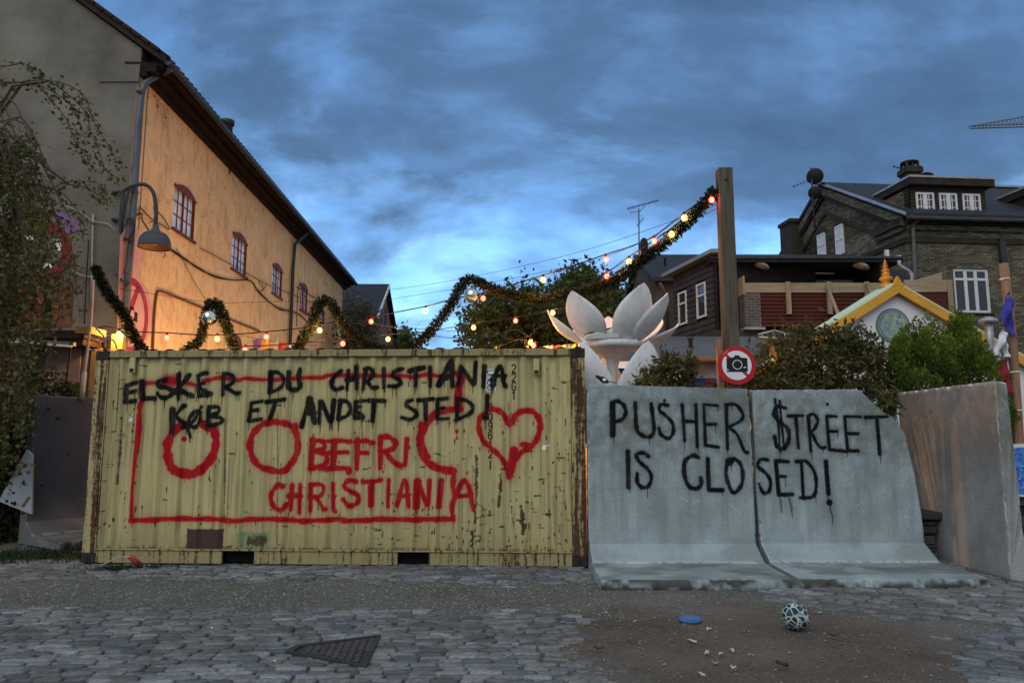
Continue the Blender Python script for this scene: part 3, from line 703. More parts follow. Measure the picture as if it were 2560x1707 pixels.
    V = np.stack([CA.x + cx_.x * X - cn_.x * Yo, CA.y + cx_.y * X - cn_.y * Yo, CA.z + Z], -1).reshape(-1, 3)
    I = np.arange(nx * nz).reshape(nz, nx); Q = np.stack([I[:-1, :-1], I[:-1, 1:], I[1:, 1:], I[1:, :-1]], -1).reshape(-1, 4)
    def paint_mat(name, chans=True, lo=0.56, dull=0.0):
        t = NT(name)
        n1 = t.noise(0.8, 6, 0.6); n2 = t.noise(3.0, 7, 0.7, None, (6, 6, 0.35)); n3 = t.noise(24, 5, 0.7)
        c = t.mix(t.ramp(n1, 0.35, 0.65), (0.46, 0.395, 0.185), (0.405, 0.36, 0.19))
        c = t.mix(t.mth('MULTIPLY', t.ramp(n2, 0.5, 0.75), 0.7), c, (0.22, 0.165, 0.06))
        c = t.mix(t.mth('MULTIPLY', t.ramp(n2, 0.44, 0.3), 0.35), c, (0.52, 0.48, 0.28))
        t.b.inputs['Specular IOR Level'].default_value = 0.12
        if chans:
            c = t.mix(t.mth('MULTIPLY', t.attr('stain'), 0.75), c, (0.17, 0.115, 0.055))
            c = mark_surface(t, c, [('green', (0.2, 0.24, 0.13)), ('primer', (0.065, 0.04, 0.035)), ('wht', (0.75, 0.76, 0.8)), ('num', (0.008, 0.008, 0.009)), ('red', (0.33, 0.002, 0.010)), ('blk', (0.003, 0.003, 0.004)), ('rust', (0.055, 0.03, 0.018))])
            rr = t.attr('rust')
        else:
            rr = t.ramp(t.mth('ADD', t.mth('MULTIPLY', n3, 0.28), t.mth('MULTIPLY', n2, 0.72)), lo, lo + 0.06)
            c = t.mix(dull, c, t.mix(n2, (0.17, 0.12, 0.055), (0.10, 0.07, 0.04)))
            c = t.mix(rr, c, t.mix(n3, (0.10, 0.05, 0.028), (0.04, 0.022, 0.015)))
        t.col(c); t.rough(t.mix(rr, (0.5,) * 3, (0.9,) * 3)); t.bump(t.mth('ADD', t.mth('MULTIPLY', n3, 0.35), t.mth('MULTIPLY', rr, -0.5)), 0.3, 0.006)
        return t.mat
    pm = paint_mat('container_paint'); em = paint_mat('container_frame_paint', False); tm = paint_mat('container_top_rail_paint', False, 0.53, 0.55); sm_ = paint_mat('container_sill_paint', False, 0.52, 0.5)
    rm = simple('rusted_container_post', (0.24, 0.16, 0.075), 0.88, 0.75, 9, 0.6, 30, (1, 1, 0.22), c2=(0.028, 0.018, 0.014))
    pmo_l = paint_mat('rusty_left_post', False, 0.47, 0.3); pmo_r = paint_mat('rusty_right_post', False, 0.455, 0.35)
    dk = simple('container_casting', (0.045, 0.032, 0.028), 0.85, 0.5, 10, 0.4)
    np_obj('side_panel', V, Q, pm, t0, None, P.ch, True)
    # frame: posts, castings, rails
    hole = MB()
    for i, (x0, w) in enumerate(((0.0, 0.165), (CL - 0.165, 0.165))):
        for yb in (0, CD - 0.12):
            mb = MB(); mb.obox(cl(x0, yb, 0.115), cx_ * w, -cn_ * 0.12, (0, 0, CH - 0.115 * 2 + 0.0))
            if yb == 0: mb.obox(cl(x0 + (0.012 if i else 0.085), -0.012, 0.12), cx_ * 0.065, cn_ * -0.012, (0, 0, CH - 0.24))
            mb.build('corner_post', [pmo_l, pmo_r][i], t0, None, 0.012)
            for zb in (0, CH - 0.115):
                q = MB(); q.obox(cl(x0 - 0.004, yb - 0.006 if yb == 0 else yb, zb), cx_ * 0.175, -cn_ * 0.13, (0, 0, 0.115)); co_ = q.build('corner_casting', dk, t0, None, 0.01)
                if yb == 0:
                    h = MB(); pr = [cl(x0 + 0.083 + 0.032 * math.cos(a), -0.0075, zb + 0.058 + 0.042 * math.sin(a)) for a in np.linspace(0, 2 * math.pi, 14, endpoint=False)]
                    h.prism(pr, -cn_ * 0.012); h.build('casting_hole', M['black'], co_)
    mb = MB(); mb.obox(cl(0.171, 0, CH - 0.075), cx_ * (CL - 0.342), -cn_ * 0.07, (0, 0, 0.075)); mb.obox(cl(0.171, -0.006, CH - 0.083), cx_ * (CL - 0.342), -cn_ * 0.02, (0, 0, 0.012)); mb.build('top_rail', tm, t0, None, 0.006)
    mb = MB(); mb.obox(cl(0.171, CD - 0.07, CH - 0.075), cx_ * (CL - 0.342), -cn_ * 0.07, (0, 0, 0.075)); mb.build('top_rail', tm, t0, None, 0.006)
    f0, f1 = c_loc(553, 1400)[0], c_loc(634, 1400)[0]; f2, f3 = c_loc(993, 1400)[0], c_loc(1072, 1400)[0]
    mb = MB()
    for a, b in ((0.171, f0), (f1, f2), (f3, CL - 0.171)): mb.obox(cl(a, 0.004, 0.0), cx_ * (b - a), -cn_ * 0.05, (0, 0, 0.150))
    mb.obox(cl(0.171, -0.012, 0.150), cx_ * (CL - 0.342), -cn_ * 0.06, (0, 0, 0.016))
    mb.build('bottom_rail', sm_, t0, None, 0.005)
    for a, b in ((f0, f1), (f2, f3)):
        mb = MB(); mb.obox(cl(a + 0.002, 0.10, 0.012), cx_ * (b - a - 0.004), -cn_ * 0.3, (0, 0, 0.136)); mb.build('fork_pocket', simple('pocket_dark', (0.006, 0.006, 0.006), 1.0), t0)
    # roof sheet, far side, ends, floor
    mb = MB(); n = 160
    pts = []
    for i in range(n + 1):
        x_ = 0.03 + (CL - 0.06) * i / n; q = (x_ / 0.21) % 1.0; zr = 0.022 * min(1, max(0, min(q / 0.2, (0.7 - q) / 0.2 + 0.0))) ; pts.append((x_, CH - 0.012 + zr + 0.012))
    fs = []; vs = [cl(a, 0.03, b) for a, b in pts] + [cl(a, CD - 0.03, b) for a, b in pts]
    for i in range(n): fs.append((i, i + 1, n + 2 + i, n + 1 + i))
    mb.add(vs, fs); mb.build('roof', simple('container_roof', (0.55, 0.53, 0.48), 0.6, 0.4, 3), t0)
    mb = MB(); mb.obox(cl(0.171, CD - 0.06, 0.0), cx_ * (CL - 0.342), -cn_ * 0.03, (0, 0, CH - 0.08)); mb.build('rear_panel', em, t0)
    for x_ in (0.02, CL - 0.05):
        mb = MB(); mb.obox(cl(x_, 0.125, 0.0), cx_ * 0.03, -cn_ * (CD - 0.25), (0, 0, CH - 0.004)); mb.build('end_panel', rm, t0)
    mb = MB(); mb.obox(cl(0.18, 0.3, 0.10), cx_ * (CL - 0.36), -cn_ * (CD - 0.4), (0, 0, 0.05)); mb.build('floor', M['black'], t0)
    # two little box vents
    for (u, v) in ((331, 912), (1341, 916)):
        a = c_loc(u, v); mb = MB(); mb.obox(cl(a[0] - 0.035, -0.012, a[1] - 0.1), cx_ * 0.07, -cn_ * 0.04, (0, 0, 0.19)); v_ = mb.build('vent', em, t0, None, 0.008)
        mb = MB(); mb.obox(cl(a[0] - 0.026, -0.0145, a[1] - 0.09), cx_ * 0.052, -cn_ * 0.02, (0, 0, 0.045)); mb.build('vent_slot', dk, v_)
build_container()

# ------------------------------------------------------------------ L-shaped concrete barriers
def concrete_mat(name, tint, rusty=0.0, dark=0.0):
    t = NT(name); n1 = t.noise(1.3, 7, 0.6); n2 = t.noise(2.2, 7, 0.65, None, (5, 5, 0.5)); n3 = t.noise(55, 4, 0.7); n4 = t.noise(7, 6, 0.7)
    c = t.mix(t.ramp(n1, 0.32, 0.68), tint, tuple(x * 0.68 for x in tint))
    sp = t.n('ShaderNodeSeparateXYZ'); t.l(t.co(), sp.inputs[0])
    hi = t.ramp(sp.outputs[2], 0.75, 1.55); up = t.ramp(sp.outputs[2], 0.25, 0.5)
    c = t.mix(t.mth('MULTIPLY', t.mth('MULTIPLY', t.ramp(t.mth('ADD', t.mth('MULTIPLY', n4, 0.6), t.mth('MULTIPLY', n1, 0.4)), 0.42, 0.56), hi), 0.75), c, (0.125, 0.12, 0.078))
    c = t.mix(t.mth('MULTIPLY', t.mth('MULTIPLY', t.ramp(n2, 0.48, 0.68), up), 0.15 if rusty else 0.6), c, tuple(x * 0.5 for x in tint))
    c = t.mix(t.mth('MULTIPLY', t.mth('MULTIPLY', t.ramp(n2, 0.42, 0.26), up), 0.1 if rusty else 0.30), c, (0.5, 0.53, 0.53))
    vo = t.n('ShaderNodeTexVoronoi'); vo.inputs['Scale'].default_value = 38; t.l(t.co(), vo.inputs[0])
    c = t.mix(t.mth('MULTIPLY', t.ramp(vo.outputs['Distance'], 0.20, 0.12), t.ramp(n4, 0.42, 0.52)), c, tuple(x * 0.35 for x in tint))
    for zl in (0.93, 1.34): c = t.mix(t.mth('MULTIPLY', t.mth('COMPARE', t.mth('ADD', sp.outputs[2], t.mth('MULTIPLY', n4, 0.012)), zl), 0.35), c, tuple(x * 0.5 for x in tint))
    if rusty: c = t.mix(t.mth('MULTIPLY', t.mth('MULTIPLY', t.ramp(n1, 0.25, 0.55), t.ramp(t.mth('ADD', sp.outputs[2], t.mth('MULTIPLY', n4, 0.8)), 1.6, 2.3)), rusty), c, t.mix(n4, (0.52, 0.32, 0.25), (0.40, 0.255, 0.18)))  # pink of warm light painted into the upper concrete
    c = t.mix(t.mth('MULTIPLY', t.ramp(t.noise(1.5, 9, 0.72), 0.44, 0.62), 0.7), c, tuple(x * 0.56 for x in tint))
    c = t.mix(t.ramp(n3, 0.58, 0.72, (0,) * 3, (0.5,) * 3), c, tuple(x * 0.55 for x in tint))
    c = t.mix(t.mth('MULTIPLY', t.attr('white'), 0.8), c, (0.62, 0.64, 0.64))
    c = t.mix(t.attr('dirt'), c, (0.05, 0.045, 0.038))
    c = t.mix(t.attr('blk'), c, (0.004, 0.0045, 0.006)); t.b.inputs['Specular IOR Level'].default_value = 0.12
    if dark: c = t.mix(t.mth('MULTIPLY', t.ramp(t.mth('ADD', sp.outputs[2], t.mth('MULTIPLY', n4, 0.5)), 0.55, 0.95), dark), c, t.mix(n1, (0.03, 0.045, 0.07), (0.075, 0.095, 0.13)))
    t.col(c); t.rough(0.88); t.bump(t.mth('ADD', t.mth('MULTIPLY', n3, 0.6), t.mth('ADD', t.mth('MULTIPLY', n4, 0.5), t.mth('MULTIPLY', vo.outputs['Distance'], 0.5))), 0.6, 0.010); return t.mat
def barrier(o, ax, n, W, H, tint, label, step=0.009, topf=None, strokes=None, rusty=0.0, seed=1, holes=(), zsteps=None, foot=1.33, dark=0.0):
    o = Vector(o); ax = Vector(ax).normalized(); n = Vector(n).normalized()
    t0 = thing('concrete_barrier', tuple(o + ax * W / 2 + n * 0.4), label, 'concrete barrier', 'L-shaped concrete barriers closing the street')
    pr = [(0.0, z_) for z_ in np.linspace(0, H - 0.02, 60)] + [(0.006, H - 0.008), (0.012, H), (0.118, H), (0.135, H - 0.02)]
    k = int((H - 0.02 - 0.30) / (zsteps or step))
    pr += [(0.135 + 0.045 * i / k, (H - 0.02) + (0.30 - H + 0.02) * i / k) for i in range(1, k + 1)]
    pr += [(0.18 + 0.28 * i / 12, 0.30 - 0.17 * i / 12) for i in range(1, 13)]
    pr += [(0.46 + (foot - 0.48) * i / 24, 0.13 - 0.025 * i / 24) for i in range(1, 25)]
    pr += [(foot, 0.098), (foot + 0.005, 0.05), (foot, 0.012), (foot - 0.02, 0.0)]
    pr = np.array(pr); nx = int(W / step); xs = np.concatenate([[0.0, 0.006, 0.02], np.linspace(0.035, W - 0.035, nx), [W - 0.02, W - 0.006, W]])
    X = np.repeat(xs[:, None], len(pr), 1); Dp = np.repeat(pr[None, :, 0], len(xs), 0); Z = np.repeat(pr[None, :, 1], len(xs), 0)
    if topf is not None:
        tp = topf(xs) + 0.012 * (fbm(xs * 30, xs * 0 + seed, seed, 3) - 0.5)
        Z = np.minimum(Z, tp[:, None] + (Dp > 0.1) * (Dp < 0.14) * -0.01)
    # rounded ends and knocked arrises
    e = np.minimum(X, W - X); sh = 0.012 * np.clip(1 - e / 0.02, 0, 1) ** 2
    ctr_d = np.clip(Dp, 0.03, None)
    Dn = np.where(Dp < 0.07, Dp + sh, np.where(Dp > 0.1, Dp - sh, Dp))
    Zn = np.where(Z > H - 0.03, Z - sh, Z)
    chip = np.clip(fbm(X * 14, Z * 14 + Dp * 9, seed, 4) - 0.52, 0, 1)
    toe = np.exp(-((Dp - foot) / 0.035) ** 2) * (Z > 0.03); Dn = Dn - toe * chip * 0.34; Zn = Zn - toe * chip * 0.18
    tope = np.exp(-((Z - H) / 0.02) ** 2); Zn = Zn - tope * chip * 0.10
    sid = np.clip(1 - e / 0.03, 0, 1) * (Z > 0.02); Xn = X + np.where(X < W / 2, 1, -1) * sid * chip * 0.10
    Dn = Dn + 0.006 * (fbm(X * 2, Z * 2, seed + 4) - 0.5)
    V = np.stack([o.x + ax.x * Xn + n.x * Dn, o.y + ax.y * Xn + n.y * Dn, o.z + Zn], -1).reshape(-1, 3)
    m = len(pr); I = np.arange(len(xs) * m).reshape(len(xs), m); J = np.concatenate([I, I[:, :1]], 1)
    Q = np.stack([J[:-1, :-1], J[1:, :-1], J[1:, 1:], J[:-1, 1:]], -1).reshape(-1, 4)
    if n.cross(ax).z < 0: Q = Q[:, ::-1]
    x_, z_ = Xn.ravel(), Zn.ravel(); front = (Dp.ravel() > 0.1)
    pp = o + n * 0.155
    def conv(u, v):
        q = onpl(u, v, pp, n) - o; return (q.dot(ax), q.z)
    P = Paint(np.where(front, x_, -50), z_, conv, seed)
    for c in ('blk', 'dirt', 'white'): P.chan(c)
    for pts, w, kw in (strokes or []): P.stroke('blk', pts, w * 1.08, soft=0.008, spray=0.42, sr=0.026, drips=1, **kw)
    g = np.random.default_rng(seed)
    wh = P.chan('white')
    for kx in range(7):
        a = (g.uniform(0.05, W - 0.05), g.uniform(0.34, H)); l = g.uniform(0.01, 0.14); th = g.normal(-0.3, 0.6)
        idx, Dd = P.seg([a, (a[0] + l * math.cos(th) * 0.5, a[1] + l * 0.4 * math.sin(th) + g.normal(0, 0.01)), (a[0] + l * math.cos(th), a[1] + l * math.sin(th) * 0.7)], [0.003] * 3, 0.02)
        if Dd is not None: wh[idx] = np.maximum(wh[idx], 0.4 * sstep(0.006, 0.0, Dd))
    wh += 0.6 * np.exp(-((Dp.ravel() - 0.455) / 0.018) ** 2) * (fbm(x_ * 20, z_ * 30, seed) > 0.45)
    wh += np.clip(0.9 * tope.ravel() * (chip.ravel() > 0.02), 0, 1) + 0.5 * (sid * (chip > 0.03)).ravel()
    wh[:] = np.clip(wh, 0, 1)
    dr = P.chan('dirt'); dd = Dp.ravel()
    dr += np.where(dd > foot - 0.03, sstep(0.46, 0.56, fbm(x_ * 4.2, z_ * 9, seed + 2)) * 0.9, 0) + np.where((dd > 0.44) & (dd <= foot - 0.03), 0.45 * sstep(0.42, 0.66, fbm(x_ * 2.5, dd * 5, seed + 3)), 0)
    b = np_obj('panel', V, Q, concrete_mat('barrier_concrete', tint, rusty, dark), t0, None, P.ch, True)
    # end faces
    em_ = concrete_mat('barrier_end_concrete', tuple(x * 0.95 for x in tint), rusty * 0.0)
    for row in (I[0], I[-1]): MB().add([Vector(V[i]) for i in row], [tuple(range(m))]).build('end_face', em_, t0)
    for (u, v) in holes:
        a = conv(u, v); mb = MB(); c = o + ax * a[0] + n * (0.135 + 0.045 * (H - 0.02 - a[1]) / (H - .32)) + Vector((0, 0, a[1]))
        mb.prism([c - n * 0.03 + ax * 0.02 * math.cos(q) + Vector((0, 0, 0.022 * math.sin(q))) for q in np.linspace(0, 2 * math.pi, 14, endpoint=False)], n * 0.032)
        mb.build('lifting_hole', M['black'], t0)
    return t0
E1 = lambda a, b: (1440 + a / 4.3565, 940 + b / 4.3565)
F1 = lambda a, b: (1860 + a / 4.3565, 940 + b / 4.3565)
mE = 4.8e-3 / 4.3565
def strk(tf, items): return [(pts, w * mE, {'tf': tf, **({'curve': False} if o else {})}) for pts, w, *o in items]
textE = strk(E1, [([(400, 300), (402, 640)], 56), ([(395, 285), (460, 272), (522, 320), (545, 395), (510, 465), (430, 500)], 42), ([(648, 290), (660, 560), (715, 640), (800, 662), (850, 600), (840, 450), (822, 300)], 42), ([(1005, 318), (930, 308), (910, 370), (980, 430), (1050, 510), (1060, 610), (1010, 678), (930, 640), (905, 570)], 38), ([(1160, 310), (1185, 705)], 40), ([(1308, 310), (1322, 770)], 40), ([(1180, 490), (1310, 495)], 36), ([(1545, 320), (1395, 308), (1410, 752), (1550, 772)], 36, 1), ([(1415, 525), (1525, 522)], 34), ([(1640, 310), (1652, 795)], 36), ([(1630, 315), (1740, 308), (1815, 400), (1800, 480), (1655, 560)], 34), ([(1680, 568), (1760, 640), (1830, 810), (1875, 832)], 34),
    ([(565, 820), (570, 1210)], 52), ([(790, 875), (740, 835), (660, 850), (685, 925), (780, 1010), (820, 1095), (790, 1190), (720, 1212), (665, 1150), (665, 1060)], 40), ([(1335, 885), (1270, 865), (1190, 920), (1175, 1040), (1220, 1190), (1310, 1222), (1360, 1180), (1358, 1110)], 44), ([(1435, 900), (1445, 1235), (1590, 1242)], 42, 1), ([(1720, 900), (1650, 950), (1635, 1080), (1680, 1230), (1730, 1265), (1800, 1180), (1815, 1050), (1780, 940), (1720, 900)], 40), ([(1670, 930), (1690, 915)], 70)])
textF = strk(F1, [([(455, 345), (370, 330), (330, 410), (380, 490), (470, 560), (495, 650), (470, 750), (420, 790), (360, 760), (335, 660)], 44), ([(345, 255), (375, 480), (390, 815)], 26), ([(395, 270), (412, 500), (440, 780)], 26), ([(485, 435), (645, 428)], 36), ([(570, 440), (595, 780)], 36), ([(705, 440), (730, 815)], 36), ([(700, 440), (760, 412), (808, 480), (770, 570), (715, 620)], 34), ([(740, 620), (800, 740), (850, 782), (885, 775)], 34), ([(1010, 440), (905, 435), (930, 800), (1110, 818)], 36, 1), ([(935, 600), (1015, 600)], 32), ([(1275, 442), (1100, 438), (1130, 812), (1245, 812)], 36, 1), ([(1130, 625), (1245, 625)], 34), ([(1325, 450), (1570, 440)], 36), ([(1450, 450), (1480, 850)], 42),
    ([(260, 912), (180, 908), (150, 980), (230, 1050), (285, 1140), (270, 1250), (210, 1268), (155, 1180)], 38), ([(480, 930), (345, 922), (375, 1290), (525, 1285)], 40, 1), ([(360, 1090), (450, 1090)], 38), ([(625, 930), (640, 1322)], 40), ([(570, 930), (680, 930), (770, 1060), (780, 1220), (740, 1312), (610, 1322)], 38), ([(890, 930), (915, 1282)], 44), ([(928, 1375), (929, 1376)], 58), ([(928, 1390), (935, 1450), (955, 1515)], 10), ([(385, 1310), (405, 1440)], 9), ([(485, 1310), (510, 1430)], 9)])
GREY = (0.30, 0.36, 0.385)
barrier((0.885, 8.93, 0), (1, 0.0, 0), (0, -1, 0), 1.93, 2.155, GREY, 'grey concrete barrier beside the container reading PUSHER and IS CLO', 0.0085, lambda x: 2.155 - 0.03 * x - 0.04 * np.clip(1 - x / 0.04, 0, 1), textE, seed=5, holes=((1662, 1001),))
barrier((2.865, 8.96, 0), (1, 0.02, 0), (0.02, -1, 0), 1.93, 2.10, GREY, 'grey concrete barrier with a broken sloping corner reading STREET and SED', 0.0085,
        lambda x: np.interp(x, *zip((0, 2.085), *[(p.x - 2.865, p.z) for p in (at(2150, 971, 8.83), at(2204, 1026, 8.83), at(2234, 1044, 8.83), at(2264, 1085, 8.83), at(2269, 1112, 8.83))], (1.875, 1.1), (1.935, 0.4))), textF, seed=8, holes=((2070, 1010),))
barrier((5.28, 10.15, 0), (0.0, -1, 0), (1, 0.0, 0), 2.08, 2.13, (0.33, 0.34, 0.345), 'concrete barrier standing side on at the right with a top coloured pink for warm light', 0.02, lambda x: 2.17 - 0.02 * x, None, 0.5, 12)
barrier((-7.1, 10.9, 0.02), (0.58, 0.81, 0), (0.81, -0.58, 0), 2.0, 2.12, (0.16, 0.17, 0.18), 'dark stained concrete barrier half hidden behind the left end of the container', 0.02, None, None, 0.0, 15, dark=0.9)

# ------------------------------------------------------------------ the big ochre house on the left
HP = Vector((-6.92, 13.0, 0)); hd = Vector((-0.033, 1, 0)).normalized(); hn = Vector((hd.y, -hd.x, 0))
def fac(u, v):
    p = onpl(u, v, HP, hn) - HP; return (p.dot(hd), p.z)
def fp(s, z, off=0.0): return HP + hd * s + Vector((0, 0, z)) + hn * off
def fpx(u, v, off=0.0): return onpl(u, v, HP, hn) + hn * off
def build_house():
    t0 = thing('ochre_house', (-9.5, 20, 0), 'long ochre plastered house with red framed windows and a grey painted brick gable', 'house')
    t = NT('ochre_plaster'); n1 = t.noise(0.7, 7, 0.6); n2 = t.noise(1.8, 8, 0.68, None, (2.2, 2.2, 0.6)); n3 = t.noise(30, 5, 0.7)
    c = t.mix(t.ramp(n1, 0.35, 0.68), (0.82, 0.55, 0.31), (0.70, 0.455, 0.25))
    c = t.mix(t.mth('MULTIPLY', t.ramp(n2, 0.52, 0.72), 0.8), c, (0.40, 0.22, 0.12))
    c = t.mix(t.mth('MULTIPLY', t.ramp(n2, 0.44, 0.25), 0.4), c, (0.84, 0.60, 0.36))
    c = t.mix(t.mth('MULTIPLY', t.ramp(t.noise(5, 8, 0.75), 0.52, 0.66), 0.5), c, (0.50, 0.29, 0.15))
    n5 = t.noise(1.9, 3, 0.4, None, (1, 1, 0.8), 1.2); c = t.mix(t.ramp(n5, 0.555, 0.575, (0,) * 3, (0.35,) * 3), c, (0.62, 0.43, 0.27)); c = t.mix(t.ramp(t.noise(2.6, 3, 0.4, None, (1, 1, 0.7), 1.5), 0.60, 0.615, (0,) * 3, (0.4,) * 3), c, (0.46, 0.30, 0.18))
    cr_ = t.n('ShaderNodeTexVoronoi'); cr_.feature = 'DISTANCE_TO_EDGE'; cr_.inputs['Scale'].default_value = 0.8; nn = t.n('ShaderNodeTexNoise'); nn.inputs['Scale'].default_value = 2.5; t.l(t.co(), nn.inputs['Vector']); av = t.n('ShaderNodeVectorMath'); av.operation = 'ADD'; t.l(t.co(), av.inputs[0]); t.l(nn.outputs['Color'], av.inputs[1]); t.l(av.outputs[0], cr_.inputs[0])
    c = t.mix(t.mth('MULTIPLY', t.ramp(cr_.outputs['Distance'], 0.012, 0.004), t.ramp(n1, 0.45, 0.6)), c, (0.25, 0.14, 0.08))
    t.col(c); t.rough(0.9); t.bump(t.mth('ADD', n3, t.mth('MULTIPLY', n2, 2.0)), 0.5, 0.015); ochre = t.mat
    redw = simple('oxide_red_woodwork', (0.17, 0.045, 0.028), 0.6, 0.4, 5)
    dkw = simple('dark_eaves', (0.020, 0.011, 0.009), 0.85, 0.5, 3)
    gp = brickmat('painted_brick_gable', (1, 0, 0), (0.19, 0.172, 0.145), (0.178, 0.162, 0.136), (0.172, 0.157, 0.132), 9.0, 0.077, 0.008, 0.12, 0.55, 0.6)
    wins = []
    for a, b, c_, d in (((437, 457), (489, 498), (430, 572), (482, 600)), ((582, 580), (618, 604), (582, 676), (618, 692)), ((682, 657), (706, 676), (682, 733), (705, 748)), ((751, 708), (769, 722), (749, 772), (767, 786)), ((798, 772), (811, 780), (797, 803), (810, 810))):
        s0 = fac(*a)[0]; s1 = fac(*b)[0]; z1 = (fac(*a)[1] + fac(*b)[1]) / 2; z0 = (fac(*c_)[1] + fac(*d)[1]) / 2; wins.append((s0, s1, z0, z1))
    LEN = 19.4; WT = 8.2
    mb = MB(); wall_holes(mb, HP, hd, hn, 0, LEN, 0, WT, wins, 0, 0.09, 1)
    mb.build('side_wall', [ochre, redw], t0)
    for i, h in enumerate(wins):
        f = window(t0, HP, hd, hn, h, 2 if i < 4 else 1, 3, redw, M['glass_sky_curtain'], 0.042, 0.018, 0.02, redw, 2 if i < 4 else 1)
        q = MB(); n = 10; sm = (h[0] + h[1]) / 2; hw = (h[1] - h[0]) / 2 + 0.04
        arch = [fp(sm - hw + 2 * hw * k / n, h[3] - 0.07 + 0.16 * math.sin(math.pi * k / n), 0.004) for k in range(n + 1)]
        base = [fp(sm + hw, h[3] - 0.09, 0.004), fp(sm - hw, h[3] - 0.09, 0.004)]
        q.prism(arch + base, hn * 0.02); q.build('lintel', redw, f)
    # gable end wall
    RX, RZ, EX, EZ = -11.9, 12.55, -6.42, 8.52
    sl_ = (RZ - EZ) / (EX - RX)
    mb = MB(); zc = WT + 0.25
    poly = [(-6.93, 13.0, 0), (-6.93, 13.0, EZ + (EX + 6.93) * sl_ - 0.16), (RX, 13.0, RZ - 0.16), (-16.87, 13.0, EZ + (EX + 6.93) * sl_ - 0.16), (-16.87, 13.0, 0)]
    mb.prism(poly, (0, 0.35, 0)); 
    mb.box((-7.30, 13.0, 8.24), (0.74, 0.05, 0.34))
    mb.build('gable_wall', gp, t0)
    # corner return of pinkish bricks
    mb = MB(); mb.obox((-6.99, 12.992, 0), (0.075, 0, 0), (0, 0.2, 0), (0, 0, 8.0)); mb.build('corner_pier', simple('corner_plaster', (0.30, 0.2, 0.15), 0.9, 0.5, 2), t0)
    far = HP + hd * LEN; ext = hd * (LEN + 0.5)
    mb = MB(); o0 = Vector((0, 12.9, 0))
    tile = simple('pantiles', (0.035, 0.021, 0.018), 0.8, 0.5, 3, 0.3, 12)
    prof = [(EX, EZ), (RX, RZ), (-17.4, EZ), (-17.4, EZ - 0.13), (RX, RZ - 0.15), (EX, EZ - 0.13)]
    mb.prism([Vector((x, 12.9, z)) for x, z in prof], ext)
    for k in range(92):                                  # tile ends along the eave
        p = Vector((EX + 0.01, 12.9, EZ + 0.012)) + hd * (0.1 + k * 0.215)
        mb.tube([p, p + Vector((-0.5, 0, 0.5 * sl_))], 0.055, 6)
    for k in range(30): mb.box((EX - 0.2 - k * 0.18, 12.9, EZ + 0.03 + (0.2 + k * 0.18) * sl_), (0.19, 0.1, 0.06), Matrix.Rotation(math.atan(sl_), 3, 'Y'))
    roof = mb.build('roof', tile, t0)
    mb = MB()                                            # boxed eaves and cornice
    mb.obox(HP + Vector((0, -0.02, WT - 0.02)) - hn * 0.05, hn * 0.17, ext * 1.0, (0, 0, 0.10)); mb.obox(HP + Vector((0, -0.01, WT + 0.085)) - hn * 0.05, hn * 0.34, ext, (0, 0, 0.11))
    mb.obox(HP + Vector((0, 0, WT + 0.2)) - hn * 0.3, hn * 0.73, ext, (0, 0, 0.07))
    mb.build('eaves', dkw, t0)
    mb = MB(); g0 = Vector((EX + 0.06, 12.88, EZ - 0.10)); n = 10; vs = []; fs = []
    for q in (g0, g0 + ext):
        for k in range(n + 1): a = math.pi + math.pi * k / n; vs.append(q + Vector((0.075 * math.cos(a), 0, 0.075 * math.sin(a))))
    for k in range(n): fs.append((k, k + 1, n + 2 + k, n + 1 + k))
    fs.append(tuple(range(n + 1)))
    mb.add(vs, fs, 0, True); mb.build('gutter', M['dark_metal'], t0, solid=0.006)
    mb = MB(); P = [g0 + Vector((0, 0.15, -0.07)), fpx(372, 185, 0.25), fpx(352, 205, 0.12), fpx(343, 232, 0.09), fpx(334, 320, 0.08), fpx(322, 540, 0.08), fpx(306, 700, 0.08), fpx(296, 860, 0.08), fp(fac(296, 860)[0], 0.1, 0.08)]
    mb.tube(crom(P, 5), 0.052, 12)
    for u, v in ((339, 228), (326, 480), (308, 680)): q = fpx(u, v, 0.08); mb.tube([q - Vector((0, 0, .03)), q + Vector((0, 0, .03))], 0.062, 12)
    mb.build('downpipe', simple('zinc_pipe', (0.12, 0.14, 0.17), 0.5, 0.35, 4, metal=0.3), t0)
    s_, z_ = fac(727, 640); mb = MB(); mb.tube([fp(s_ + .3, WT + .15, .45), fp(s_, WT - 0.35, 0.12), fp(s_, z_ - 0.4, 0.09), fp(s_, 0.2, 0.09)], 0.055, 10); mb.build('downpipe', M['dark_metal'], t0)
    # stove pipe, small dormer on the roof
    p = at(567, 340, 17.8); mb = MB(); mb.lathe([(0.13, -1.0), (0.13, 0.28), (0.17, 0.29), (0.17, 0.40), (0.14, 0.41)], p, 14); mb.build('stove_pipe', M['dark_metal'], roof)
    p = at(722, 532, 25.5); mb = MB(); mb.obox(p + Vector((-0.9, -0.5, -0.8)), (0.9, 0, 0), (0, 1.2, 0), (0, 0, 0.75)); mb.prism([p + Vector((0.1, -.6, 0.0)), p + Vector((-1.1, -.6, 0.55)), p + Vector((-1.1, -.6, 0.65)), p + Vector((0.15, -.6, 0.08))], (0, 1.4, 0)); mb.build('dormer', dkw, roof)
    # arched red doorway low on the wall
    s0 = fac(577, 850)[0]; s1 = fac(604, 860)[0]; z1 = fac(590, 838)[1]; mb = MB(); sm = (s0 + s1) / 2; hw = (s1 - s0) / 2
    arc = [fp(sm + hw * math.cos(a), z1 - hw + hw * math.sin(a), 0.003) for a in np.linspace(0, math.pi, 14)]
    mb.prism(arc + [fp(sm - hw, 0.05, 0.003), fp(sm + hw, 0.05, 0.003)], hn * 0.03); mb.build('door', redw, t0)
